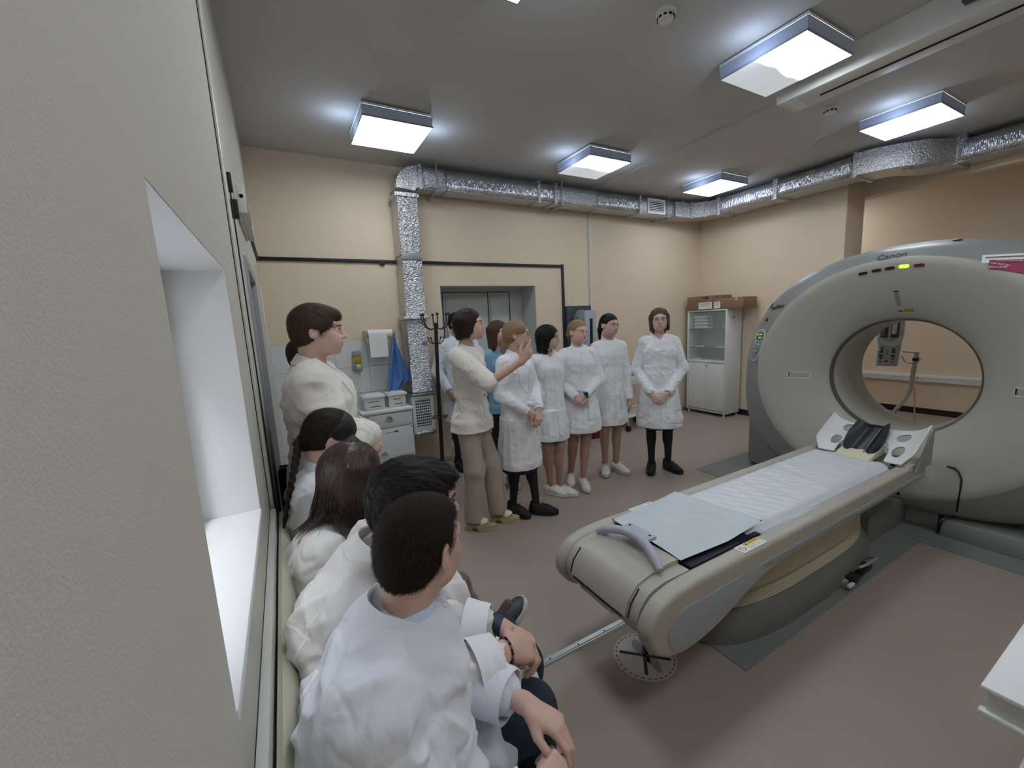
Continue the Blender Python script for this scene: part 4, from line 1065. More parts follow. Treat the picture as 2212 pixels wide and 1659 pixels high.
    tag(m.build('wedge_cushion', mat('cream_foam', (222, 216, 190), .6), loc=(3.38, 1.24, .585)), 'small cream wedge cushion under the black head pad', 'cushion')
    m = MB(); rings = []
    for i in range(13):
        v = i/12; x = 3.36+.22*v; z = .625+.155*v
        ring = []
        w_ = .088+.018*math.sin(PI*v)
        for j in range(17):
            u = j/16*2-1; ring.append((x-.02*(1-u*u), 1.235+u*w_, z+.045*u*u-.02+.004*math.sin(9*u+3*v)))
        for j in range(16, -1, -1):
            u = j/16*2-1; ring.append((x+.02-.02*(1-u*u), 1.235+u*w_*.97, z-.03+.045*u*u-.02))
        rings.append(ring)
    m.loft(rings); r3 = thing('head_pad', (3.48, 1.235, .7), 'black folded head pad lying in the white head holder', 'pad'); pd = m.build('pad', mat('black_navy_vinyl', (20, 24, 34), .35), r3)
    m = MB(); m.tube([(3.342+.22*v, 1.205-.02*v, .612+.155*v+.004) for v in np.linspace(0.02, .95, 9)], .004, 6); m.build('seam', mat('seam_grey', (130, 134, 140), .4), pd)
couch_top()

# floor plates, track and stickers
def floor_items():
    m = MB(); m.box((1.665, .957, 0.0005), (3.64, 1.62, .006), .002, 1)
    m2 = m.build('floor_plate', M_matg, loc=(1.665, .957, 0)); tag(m2, 'grey-green floor plate under the scanner couch', 'floor plate')
    m = MB(); m.box((3.632, -1.3, 0.0005), (4.9, 2.70, .005), .001, 1)
    tag(m.build('floor_plate', M_matg, loc=(3.63, 0, 0)), 'grey-green floor plate under the big scanner ring', 'floor plate')
    # aluminium cable track across the floor
    a = Vector((.78, 1.485, 0)); b = Vector((1.72, 1.487, 0))
    r = thing('floor_track', (1.2, 1.485, 0), 'narrow aluminium cover strip on the floor leading under the couch', 'track')
    m = MB(); m.prism([(1.462, .0005), (1.508, .0005), (1.502, .008), (1.468, .008)], 0, .32, 1.72); m.build('profile', M_alu, r)
    for x in (.95, 1.12, 1.29): 
        q = MB(); q.cyl((x, 1.485, .008), (x, 1.485, .0095), .004, seg=10); q.build('screw', M_dark, r)
    m = MB(); m.box((.32, 1.474, .008), (1.72, 1.478, .0095)); m.build('ridge', M_grey, r)
    # round floor sticker
    c = Vector((1.345, 1.262, .0008)); R = .145
    c = Vector((1.350, 1.265, .0008)); r = thing('floor_sticker', c, 'round white floor sticker with dashed red ring, crossed shoes and black cross', 'sticker')
    m = MB(); m.bm.faces.new([m.bm.verts.new(c+Vector((R*math.cos(t), R*math.sin(t), 0))) for t in [2*PI*k/64 for k in range(64)]]); m.build('disc', mat('sticker_grey_white', (196, 196, 194), .4), r)
    m = MB(); nd = 30
    for k in range(nd):
        t0 = 2*PI*k/nd; t1 = t0+2*PI/nd*.6
        m.bm.faces.new([m.bm.verts.new(c+Vector((q*math.cos(t), q*math.sin(t), .0006))) for q, t in ((R*.9, t0), (R*.94, t0), (R*.94, (t0+t1)/2), (R*.94, t1), (R*.9, t1), (R*.9, (t0+t1)/2))])
    m.build('dashed_ring', M_red, r)
    m = MB()
    for ang, L in ((math.radians(-44.6), .118), (math.radians(47), .112)):
        M = Matrix.Translation(c) @ Matrix.Rotation(ang, 4, 'Z'); m.box((-L, -.0075, .0010), (L, .0075, .0014), M=M)
    m.build('cross', M_ink, r)
    m = MB()
    for off, ang in (((-.035, -.02), .5), ((.03, .0), .5)):
        M = Matrix.Translation(c) @ Matrix.Rotation(ang+PI/4, 4, 'Z') @ Matrix.Translation((off[0], off[1], 0))
        m.bm.faces.new([m.bm.verts.new(M @ Vector((.075*math.cos(t), .026*math.sin(t)*(1+.3*math.cos(t)), .0004))) for t in [2*PI*k/28 for k in range(28)]])
    m.recalc = False
    m.build('shoe_prints', mat('footprint_grey', (150, 150, 146), .6), r)
floor_items()

def trolley():
    r = thing('white_trolley', (1.6, -.05, 0), 'white topped trolley cut off by the bottom right corner of the picture', 'trolley')
    x0, x1, y0, y1, z = 1.30, 1.95, -.35, .218, .75
    m = MB(); m.box((x0, y0, z-.012), (x1, y1, z), .003); m.build('top', M_white, r)
    m = MB(); m.box((x0+.012, y0+.012, z-.065), (x1-.012, y1-.010, z-.012), .003); m.build('apron', M_whitep, r)
    m = MB(); m.box((x0+.0, y0+.02, z-.075), (x0+.02, y1-.0, z-.062), .003); m.build('lower_lip', M_white, r)
    m = MB(); m.box((x0+.03, y0+.03, .32), (x1-.03, y1-.03, .335), .003); m.build('shelf', M_white, r)
    for x in (x0+.22, x1-.03):
        for y in (y0+.03, y1-.2):
            m = MB(); m.cyl((x, y, .08), (x, y, z-.06), .013, seg=12); m.build('leg', M_white, r)
            m = MB(); m.cyl((x-.014, y, .04), (x+.014, y, .04), .04); m.build('caster', M_black, r)
trolley()

# things behind the scanner seen through the bore
def behind():
    X = 5.0
    m = MB(); m.box((XR2-.06, YN+.1, .472), (XR2-.001, 4.4, .578), .01)
    r = thing('wall_trunking', (XR2-.03, .5, .6), 'wide white socket trunking along the wall seen through the scanner opening', 'trunking'); m.build('channel', M_white, r)
    m = MB(); m.box((XR2-.064, YN+.1, .535), (XR2-.06, 4.4, .538)); m.build('cover_joint', M_grey, r)
    for y in (1.95,):
        m = MB(); m.cyl((XR2-.06, 2.60, .53), (XR2-.08, 2.60, .53), .028); m.build('socket', M_whitep, r)
        m = MB(); m.box((XR2-.066, 2.33, .49), (XR2-.06, 2.335, .56)); m.box((XR2-.066, 2.30, .49), (XR2-.06, 2.305, .56)); m.build('socket_edges', M_grey, r)
    r = thing('contrast_injector', (X, 1.6, .02), 'white injector head with red button on a curved stand behind the scanner', 'injector')
    # body plate facing -x
    M = frame((X, 1.672, 1.03), (0, -1, 0), (.08, 0, 1))
    m = MB(); m.prism([(-.078, 0), (.072, 0), (.085, .24), (.095, .30), (.09, .50), (-.075, .50), (-.088, .30), (-.08, .24)], 2, -.05, .0, bev=.012); bmesh.ops.transform(m.bm, matrix=M, verts=m.bm.verts); m.build('head', mat('injector_grey', (196, 200, 204), .35), r)
    m = MB(); m.prism([(-.085, .22), (-.05, .19), (0, .185), (.05, .18), (.088, .22), (.095, .30), (.06, .26), (0, .225), (-.05, .26), (-.088, .30)], 2, .0, .006, bev=.002); bmesh.ops.transform(m.bm, matrix=M, verts=m.bm.verts); m.build('collar', M_white, r)
    for u, mm in ((-.04, M_dark), (.04, M_dark)):
        m = MB(); m.box((u-.028, .27, .001), (u+.028, .46, .006), M=M); m.build('syringe_bay', mat('bay_grey', (88, 94, 96), .3), r)
    m = MB(); m.box((.022, .30, .006), (.056, .44, .028), .006, M=M); m.cyl(M @ Vector((.039, .44, .016)), M @ Vector((.039, .50, .016)), .015); m.build('syringe', M_white, r)
    m = MB(); m.cyl(M @ Vector((-.04, .28, .018)), M @ Vector((-.04, .46, .018)), .018); m.build('syringe', mat('smoky_tube', (110, 116, 118), .2), r)
    for u in (-.045, .045):
        for k in range(6):
            w_ = [.007, .011, .014, .014, .011, .007][k]; v = [.165, .15, .133, .10, .083, .066][k]
            m = MB(); m.box((u-w_, v-.005, 0), (u+w_, v+.006, .004), .001, 1, M=M); m.build('button', M_black, r)
        m = MB(); m.box((u-.009, .035, 0), (u+.009, .043, .004), .001, 1, M=M); m.build('button', M_black, r)
    m = MB(); m.lathe([(.013, 0), (.013, .004), (.0, .005)], M=M @ Matrix.Translation((.0, .045, 0))); m.build('stop_button', mat('stop_red', (190, 60, 50), .4), r)
    m = MB(); m.box((-.012, .135, 0), (.008, .15, .003), M=M); m.box((-.012, .112, 0), (.008, .128, .003), M=M); m.build('key_symbols', M_grey, r)
    m = MB(); m.cyl((X+.02, 1.56, 1.175), (X+.02, 1.50, 1.17), .013); m.cyl((X+.02, 1.72, 1.175), (X+.02, 1.74, 1.175), .015); m.cyl((X+.02, 1.555, 1.172), (X+.02, 1.46, 1.165), .011); m.build('side_arm', M_whitep, r)
    m = MB(); m.tube([(X+.02, 1.465, 1.17), (X+.02, 1.47, 1.12), (X+.02, 1.48, .95), (X+.02, 1.485, .82), (X+.02, 1.52, .72), (X+.02, 1.575, .62), (X+.02, 1.61, .52), (X+.02, 1.62, .4), (X+.02, 1.62, .05)], .017, 12); m.build('stand', mat('stand_grey', (196, 194, 188), .4), r)
    m = MB(); m.cyl((X+.02, 1.47, 1.115), (X+.02, 1.472, 1.09), .022); m.build('clamp', M_black, r)
    m = MB(); m.lathe([(.02, .06), (.05, .05), (.22, .03), (.24, .012), (.24, 0.0)], (X+.02, 1.62, 0)); m.build('foot', M_gand, r)
    m = MB(); m.tube([(X, 1.56, 1.13), (X, 1.54, 1.08), (X, 1.50, 1.065), (X, 1.45, 1.08), (X, 1.43, 1.11), (X, 1.45, 1.13), (X, 1.475, 1.12)], .004, 6); m.build('hose', M_gand, r)
    m = MB(); m.tube([(X, 1.455, .84), (X-.02, 1.44, .74), (X-.02, 1.43, .6), (X-.02, 1.40, .45), (X-.02, 1.37, .3), (X-.02, 1.36, .05)], .006, 6); m.build('hose', M_cream, r)
behind()
# ================================================================ people library
NP = np
def A_(*v): return np.array(v, float)
def unit(v): v = np.asarray(v, float); return v/(np.linalg.norm(v)+1e-12)
def rotm(axis, deg): return np.array(Matrix.Rotation(math.radians(deg), 3, Vector(axis)))
class Field:
    """signed-distance body builder: tapered limbs and ellipsoids melted into one surface"""
    def __init__(s): s.P = []
    def cap(s, a, b, ra, rb=None, k=.02, flat=None, mat=0, sub=False, ends=0):
        a = np.asarray(a, float); b = np.asarray(b, float); rb = ra if rb is None else rb
        s.P.append(('c', a, b, ra, rb, k, flat, mat, sub, ends)); return s
    def ell(s, c, r, R=None, k=.02, mat=0, sub=False):
        s.P.append(('e', np.asarray(c, float), np.asarray(r, float), np.eye(3) if R is None else np.asarray(R, float), None, k, None, mat, sub, 0)); return s
    def cut(s, p, n): s.P.append(('h', np.asarray(p, float), unit(n), None, None, 0, None, 0, True, 0)); return s
    @staticmethod
    def dist(p, X):
        if p[0] == 'e':
            _, c, r, R = p[:4]; q = (X-c) @ R
            kk = q/r; l = np.sqrt((kk*kk).sum(-1)); l2 = np.sqrt(((kk/r)**2).sum(-1))+1e-9
            return l*(l-1)/l2
        if p[0] == 'h': return (X-p[1]) @ p[2]
        _, a, b, ra, rb, k, flat, m, sub, ends = p
        ab = b-a; L2 = ab @ ab+1e-12; q = X-a; t = (q @ ab)/L2
        tc = np.clip(t, 0, 1); r = ra+(rb-ra)*tc
        v = q-tc[..., None]*ab if not ends else q-t[..., None]*ab
        if flat is not None:
            d, s_ = flat; vd = v @ d; v = v+(vd*(1/s_-1))[..., None]*d
            D = (np.sqrt((v*v).sum(-1))-r)*min(1, (1+s_)/2)
        else: D = np.sqrt((v*v).sum(-1))-r
        if ends:
            L = math.sqrt(L2); D = np.maximum(D, np.maximum(-t, t-1)*L)
        return D
    def bbox(s, p):
        if p[0] == 'e': m = max(p[2]); return p[1]-m, p[1]+m
        m = max(p[3], p[4])*(1 if p[6] is None or p[6][1] <= 1 else p[6][1]); return np.minimum(p[1], p[2])-m, np.maximum(p[1], p[2])+m
    def mesh(s, h, lo=None, hi=None, disp=None):
        add = [p for p in s.P if not p[8]]
        L = np.min([s.bbox(p)[0] for p in add], 0)-3*h; U = np.max([s.bbox(p)[1] for p in add], 0)+3*h
        if lo is not None: L = np.maximum(L, lo)
        if hi is not None: U = np.minimum(U, hi)
        n = np.maximum(4, np.ceil((U-L)/h).astype(int)+1)
        D = np.full(n, .08, np.float32)
        ax = [L[i]+h*np.arange(n[i]) for i in range(3)]
        for p in s.P:
            if p[0] == 'h': i0 = np.zeros(3, int); i1 = n
            else:
                a, b = s.bbox(p); pad = p[5]+3*h
                i0 = np.clip(np.floor((a-pad-L)/h).astype(int), 0, n); i1 = np.clip(np.ceil((b+pad-L)/h).astype(int)+1, 0, n)
            if (i1-i0).min() <= 0: continue
            X = np.stack(np.meshgrid(*[ax[i][i0[i]:i1[i]] for i in range(3)], indexing='ij'), -1)
            d = s.dist(p, X).astype(np.float32); sl = tuple(slice(i0[i], i1[i]) for i in range(3)); o = D[sl]; k = max(p[5], 1e-5)
            if p[8]:
                if p[0] != 'h': d = -d
                hh = np.maximum(k-np.abs(o-d), 0)/k; D[sl] = np.maximum(o, d)+hh*hh*k/4
            else:
                hh = np.maximum(k-np.abs(o-d), 0)/k; D[sl] = np.minimum(o, d)-hh*hh*k/4
        return nets(D, L, h)
    def classify(s, C):
        ids = sorted({p[7] for p in s.P if not p[8]})
        best = None; out = np.zeros(len(C), int)
        for i in ids:
            d = np.min([s.dist(p, C) for p in s.P if not p[8] and p[7] == i], 0)
            if best is None: best = d; out[:] = i
            else: w_ = d < best; out[w_] = i; best = np.minimum(best, d)
        return out
def nets(D, L, h):
    S = D < 0; n = D.shape
    c = np.zeros(tuple(k-1 for k in n), np.int8)
    off = [(i, j, k) for i in (0, 1) for j in (0, 1) for k in (0, 1)]
    for i, j, k in off: c += S[i:n[0]-1+i, j:n[1]-1+j, k:n[2]-1+k]
    I = np.argwhere((c > 0) & (c < 8))
    if len(I) == 0: return np.zeros((0, 3)), np.zeros((0, 4), int)
    sm = np.zeros((len(I), 3)); ct = np.zeros(len(I))
    V = {o: D[I[:, 0]+o[0], I[:, 1]+o[1], I[:, 2]+o[2]] for o in off}
    for a in off:
        for x in range(3):
            if a[x] == 0:
                b = list(a); b[x] = 1; b = tuple(b); va, vb = V[a], V[b]; m = (va < 0) != (vb < 0)
                t = va/(va-vb+1e-20); p = np.tile(np.array(a, float), (len(I), 1)); p[:, x] = t
                sm[m] += p[m]; ct += m
    verts = L+h*(I+sm/ct[:, None])
    vid = np.full(c.shape, -1, np.int32); vid[tuple(I.T)] = np.arange(len(I))
    F = []
    for x in range(3):
        y, z = (x+1) % 3, (x+2) % 3
        sl0 = [slice(None)]*3; sl1 = [slice(None)]*3; sl0[x] = slice(0, n[x]-1); sl1[x] = slice(1, n[x])
        a = S[tuple(sl0)]; b = S[tuple(sl1)]
        for flip, m in ((False, a & ~b), (True, ~a & b)):
            E = np.argwhere(m); E = E[(E[:, y] > 0) & (E[:, z] > 0) & (E[:, y] < n[y]-1) & (E[:, z] < n[z]-1)]
            if len(E) == 0: continue
            def g(dy, dz): q = E.copy(); q[:, y] += dy; q[:, z] += dz; return vid[tuple(q.T)]
            q = np.stack([g(-1, -1), g(0, -1), g(0, 0), g(-1, 0)], 1)
            q = q[(q >= 0).all(1)]; F.append(q[:, ::-1] if flip else q)
    return verts, np.concatenate(F) if F else np.zeros((0, 4), int)
def relax(V, F, it=2, f=.5):
    if not len(F): return V
    e = np.concatenate([F[:, [0, 1]], F[:, [1, 2]], F[:, [2, 3]], F[:, [3, 0]]])
    for _ in range(it):
        s = np.zeros_like(V); c = np.zeros(len(V))
        for x in range(3): s[:, x] = np.bincount(e[:, 0], V[e[:, 1], x], len(V))+np.bincount(e[:, 1], V[e[:, 0], x], len(V))
        c = np.bincount(e[:, 0], minlength=len(V))+np.bincount(e[:, 1], minlength=len(V))
        V = V+(s/np.maximum(c, 1)[:, None]-V)*f
    return V
def vnormals(V, F):
    a, b, c, d = (V[F[:, i]] for i in range(4)); n = np.cross(c-a, d-b)
    N = np.zeros_like(V)
    for i in range(4):
        for x in range(3): N[:, x] += np.bincount(F[:, i], n[:, x], len(V))
    return N/(np.linalg.norm(N, axis=1)[:, None]+1e-12)
_H = np.random.default_rng(11).random((32, 32, 32)).astype(np.float32)
def vn(P):
    """smooth lattice noise 0..1"""
    f = np.floor(P).astype(int); t = P-f; t = t*t*(3-2*t); r = 0
    for i in (0, 1):
        for j in (0, 1):
            for k in (0, 1):
                w_ = (t[:, 0] if i else 1-t[:, 0])*(t[:, 1] if j else 1-t[:, 1])*(t[:, 2] if k else 1-t[:, 2])
                r = r+w_*_H[(f[:, 0]+i) % 32, (f[:, 1]+j) % 32, (f[:, 2]+k) % 32]
    return r
def ridge(P): return 1-np.abs(2*vn(P)-1)*1.6
def fast_mesh(name, V, F, mats, parent, mi=None, smooth=True):
    me = bpy.data.meshes.new(name); root = parent
    while root.parent: root = root.parent
    V = V-np.array(root.location)
    k = F.shape[1]
    me.vertices.add(len(V)); me.vertices.foreach_set('co', V.astype(np.float32).ravel())
    me.loops.add(F.size); me.loops.foreach_set('vertex_index', F.astype(np.int32).ravel())
    me.polygons.add(len(F)); me.polygons.foreach_set('loop_start', np.arange(0, F.size, k, dtype=np.int32)); me.polygons.foreach_set('loop_total', np.full(len(F), k, np.int32))
    if mi is not None: me.polygons.foreach_set('material_index', mi.astype(np.int32))
    me.polygons.foreach_set('use_smooth', np.full(len(F), smooth))
    for m in mats: me.materials.append(m)
    me.update(calc_edges=True); me.validate()
    o = bpy.data.objects.new(name, me); COL.objects.link(o); o.parent = parent
    return o
def bvh_of(V, F): return BVHTree.FromPolygons(V.tolist(), F.tolist())

# ------------------------------------------------ materials for people
def skin_mat(n, c): return mat('skin_'+n, c, .5, bump=.05, bs=400, var=.05, vs=30, spec=.35, sss=.06)
SK_fair = skin_mat('fair', (218, 184, 170)); SK_mid = skin_mat('mid', (207, 171, 156)); SK_tan = skin_mat('tan', (192, 155, 138))
M_tan_tights = mat('tan_tights', (166, 130, 112), .5, sheen=.3)
M_brown_tights = mat('brown_tights', (92, 72, 66), .5, sheen=.3)
M_black_tights = mat('black_tights', (20, 20, 24), .7)
M_lip = mat('lips', (188, 138, 130), .4)
M_coat = mat('white_coat_cloth', (236, 238, 242), .85, bump=.035, bs=250, sheen=.2)
M_coatb = mat('cool_white_coat_cloth', (222, 226, 236), .85, bump=.035, bs=250, sheen=.2)
M_coatc = mat('cream_white_cloth', (230, 226, 218), .75, bump=.05, bs=200, sheen=.3)
M_coatw = mat('soft_white_coat_cloth', (228, 225, 223), .85, bump=.035, bs=250, sheen=.2)
M_seam = mat('seam_white', (244, 245, 247), .9)
M_edge = mat('seam_grey_line', (196, 200, 210), .9)
M_tealscrub = mat('sky_blue_scrubs', (128, 170, 200), .85, bump=.2, bs=200)
M_trous = mat('beige_trousers', (176, 160, 150), .85, bump=.15, bs=200)
M_btr = mat('black_trousers', (26, 27, 32), .85)
M_navyt = mat('navy_trousers', (28, 38, 58), .8, bump=.3, bs=300)
M_shw = mat('white_shoe', (222, 218, 210), .5); M_shb = mat('black_shoe', (22, 22, 24), .7, bump=.3, bs=300)
M_eye = mat('eye_white', (226, 222, 218), .25); M_iris = mat('iris_brown', (58, 42, 34), .2)
def hair_mat(n, c, r=.42):
    m = mat('hair_'+n, c, .55, var=.28, vs=90, spec=.2)
    return m
H_dark = hair_mat('dark_brown', (44, 34, 30)); H_black = hair_mat('black', (26, 23, 24)); H_brown = hair_mat('chestnut', (66, 48, 41)); H_lb = hair_mat('light_brown', (120, 92, 70))
H_blond = hair_mat('dark_blonde', (150, 122, 96)); H_mid = hair_mat('brown', (78, 58, 46)); H_bob = hair_mat('warm_brown', (92, 68, 54))

def wrinkle(m, st=.2):
    nt = m.node_tree; p = nt.nodes['Principled BSDF']; tc = nt.nodes.new('ShaderNodeTexCoord'); n = nt.nodes.new('ShaderNodeTexNoise')
    n.inputs['Scale'].default_value = 13; n.inputs['Detail'].default_value = 2.5; n.inputs['Distortion'].default_value = 1.6
    nt.links.new(tc.outputs['Object'], n.inputs['Vector']); b = nt.nodes.new('ShaderNodeBump'); b.inputs['Strength'].default_value = st; b.inputs['Distance'].default_value = .02
    nt.links.new(n.outputs['Fac'], b.inputs['Height']); old = p.inputs['Normal'].links[0].from_node; nt.links.new(b.outputs['Normal'], old.inputs['Normal'])
for m_ in (M_coat, M_coatb, M_coatc, M_coatw, M_tealscrub): wrinkle(m_)
wrinkle(M_trous, .2)
class Person: pass
def azv(d): return A_(math.cos(math.radians(d)), math.sin(math.radians(d)), 0)
def head_frame(az, pitch=0, roll=0):
    f = azv(az); r = A_(f[1], -f[0], 0); u = A_(0, 0, 1)
    R = np.stack([r, f, u], 1)
    return R @ rotm((1, 0, 0), pitch) @ rotm((0, 1, 0), roll)
def standing(x, y, az, H, female=True, head=(0, 0, 0), arms=None, feet=None, lean=0., slim=1.):
    """joints of a standing figure; arms: dict side-> (elbow, wrist, handdir, dorsal) in body axes scaled by height"""
    p = Person(); s = H/1.70; p.s = s; p.H = H; p.loc = A_(x, y, 0); f = azv(az); r = A_(f[1], -f[0], 0); p.f, p.r, p.u = f, r, A_(0, 0, 1); p.az = az; p.female = female; p.slim = slim
    T = lambda a: p.loc+(r*a[0]+f*a[1]+A_(0, 0, a[2]))*s
    p.T = T; J = p.J = {}
    sw = .146 if female else .168
    ln = lean
    J['pelvis'] = T((0, 0, .93)); J['waist'] = T((0, .005+ln*.2, 1.08)); J['chest'] = T((0, .0+ln*.6, 1.27)); J['neck'] = T((0, -.015+ln, 1.43)); J['head'] = T((head[0], .03+ln*1.2+head[1], 1.59+head[2]))
    for sd, n in ((1, 'R'), (-1, 'L')):
        J['sh'+n] = T((sd*sw, -.01+ln*.9, 1.365)); J['hip'+n] = T((sd*.085, 0, .90)); J['knee'+n] = T((sd*.085, .012, .485)); J['ank'+n] = T((sd*.085, -.02, .085)); J['toe'+n] = T((sd*.10, .13, .03))
        J['el'+n] = T((sd*(sw+.05), -.03, 1.10)); J['wr'+n] = T((sd*(sw+.055), .03, .86))
    p.hand = {'R': (A_(0, .1, -1), A_(1, 0, 0)), 'L': (A_(0, .1, -1), A_(-1, 0, 0))}
    if arms:
        for n, v in arms.items():
            J['el'+n] = T(v[0]); J['wr'+n] = T(v[1])
            if len(v) > 2: p.hand[n] = (A_(*v[2]), A_(*v[3]))
    if feet:
        for n, v in feet.items():   # (ankle xy, toe dir deg relative, knee offset)
            ax, ay, td = v[:3]
            J['ank'+n] = T((ax, ay, .085)); d = rotm((0, 0, 1), -td) @ A_(0, 1, 0); J['toe'+n] = T((ax+d[0]*.15, ay+d[1]*.15, .03))
            hp = A_(.085 if n == 'R' else -.085, 0, .9); k = hp*.5+A_(ax, ay, .085)*.5+A_(0, .035, 0)
            J['knee'+n] = T(k) if len(v) < 4 else T(v[3])
    for n in 'RL':
        d, nn = p.hand[n]; p.hand[n] = (unit(r*d[0]+f*d[1]+A_(0, 0, d[2])), unit(r*nn[0]+f*nn[1]+A_(0, 0, nn[2])))
    p.curl = {'R': 25, 'L': 25}
    return p
def hand_prims(F, W, d, n, side, s=1., curl=25, mat_=0, spread=.0, thumb=1.):
    """palm plus five separate fingers. W wrist, d hand direction, n back-of-hand normal, side +1 when the thumb lies along cross(d,n)"""
    d = unit(d); n = unit(n-d*(n @ d)); w_ = np.cross(d, n)*side
    c = curl if isinstance(curl, (list, tuple)) else [curl]*4
    kn = []
    offs = (.0285, .0095, -.0095, -.0275); ln = (.080, .084, .080, .072)
    for i in range(4):
        K = W+s*(d*ln[i]+w_*offs[i]*(1+spread)-n*.002*abs(i-1.2)); kn.append(K)
        F.cap(W+s*(d*.012+w_*offs[i]*.55), K, .0115*s, .0098*s, k=.012*s, mat=mat_)
    F.ell(W+s*(d*.045-n*.004), A_(.042, .036, .0135)*s, np.stack([d, w_, n], 1), k=.012*s, mat=mat_)
    Ls = (.040, .044, .041, .032)
    for i in range(4):
        a = math.radians(c[i]); P0 = kn[i]; rr_ = (.0092, .0094, .0090, .0080)[i]*s; D = d
        ang = 0
        sp = w_*(.10*(1.3-i)*(spread+.25))
        for j, q in enumerate((1, .62, .50)):
            ang += a*(1, 1.15, .7)[j]
            dd = unit(d*math.cos(ang)-n*math.sin(ang)+sp*.6)
            P1 = P0+dd*Ls[i]*q*s
            F.cap(P0, P1, rr_*(1-.08*j), rr_*(.93-.10*j), k=.0035*s if j else .005*s, mat=mat_); P0 = P1
    T0 = W+s*(d*.018+w_*.022-n*.006); T1 = T0+s*unit(d*.62+w_*.72*thumb-n*.35)*.040; T2 = T1+s*unit(d*.85+w_*.35*thumb-n*.30)*.030; T3 = T2+s*unit(d*.95+w_*.02-n*.35)*.024
    F.cap(T0, T1, .0135*s, .0112*s, k=.014*s, mat=mat_); F.cap(T1, T2, .0105*s, .0095*s, k=.004*s, mat=mat_); F.cap(T2, T3, .0094*s, .0078*s, k=.003*s, mat=mat_)
def head_prims(F, c, R, s=1., female=True, nose=1., jaw=1., smile=0):
    P = lambda x, y, z: c+R @ (A_(x, y, z)*s)
    E = lambda x, y, z, a, b, d, k=.02, Q=None, **kw: F.ell(P(x, y, z), A_(a, b, d)*s, R if Q is None else R @ Q, k=k*s, **kw)
    E(0, -.014, .032, .074, .094, .080)                 # cranium
    E(0, .028, .030, .066, .062, .062, .03)             # forehead
    E(0, .022, -.040, .052*jaw, .066, .062, .035)       # lower face
    E(0, .050, -.074, .030*jaw, .034, .026, .03)        # chin block
    E(0, .078, -.088, .015, .014, .013, .02)            # chin tip
    for q in (-1, 1):
        E(q*.042, .020, -.058, .016*jaw, .042, .022, .035)
        E(q*.041, .060, -.016, .019, .019, .017, .03)   # cheekbones
        E(q*.027, .072, -.045, .018, .016, .020, .03)
        F.cap(P(q*.012, .087, .030), P(q*.046, .070, .032), .0105*s, .008*s, k=.016*s)   # brow
        E(q*.031, .098, .008, .019, .016, .0125, .012, sub=True)
        E(q*.031, .079, .008, .0150, .0138, .0125, .006)   # lids over the eyeball
    F.cap(P(0, .088, .022), P(0, .109, -.018), .0085*s, .0115*s*nose, k=.014*s)
    E(0, .107*1.0, -.022, .0105, .0125*nose, .0095, .008)
    for q in (-1, 1): E(q*.0115, .098, -.027, .0075, .0095, .0075, .008)
    E(0, .084, -.052, .026, .012, .016, .015)
    for zz, rr_, m in ((-.0490, .0036, 1), (-.0565, .0044, 1)):
        F.cap(P(-.019, .0885, zz+smile*.005), P(0, .0968, zz), rr_*.7*s, rr_*s, k=.006*s, mat=m); F.cap(P(0, .0968, zz), P(.019, .0885, zz+smile*.005), rr_*s, rr_*.7*s, k=.006*s, mat=m)
    for q in (-1, 1):                                    # ears
        Q = rotm((0, 0, 1), q*22) @ rotm((1, 0, 0), -12)
        E(q*.078, -.012, .0, .0065, .019, .032, .008, Q); E(q*.075, -.006, -.018, .008, .011, .014, .008, Q)
        E(q*.087, -.004, .004, .009, .011, .017, .004, Q, sub=True)
def neck_prims(F, p, s):
    J = p.J; c, R = J['head'], p.HR
    F.cap(J['neck']+A_(0, 0, -.03)*s, c+R @ (A_(0, -.034, -.05)*s), (.051 if p.female else .056)*s, (.048 if p.female else .053)*s, k=.03*s)
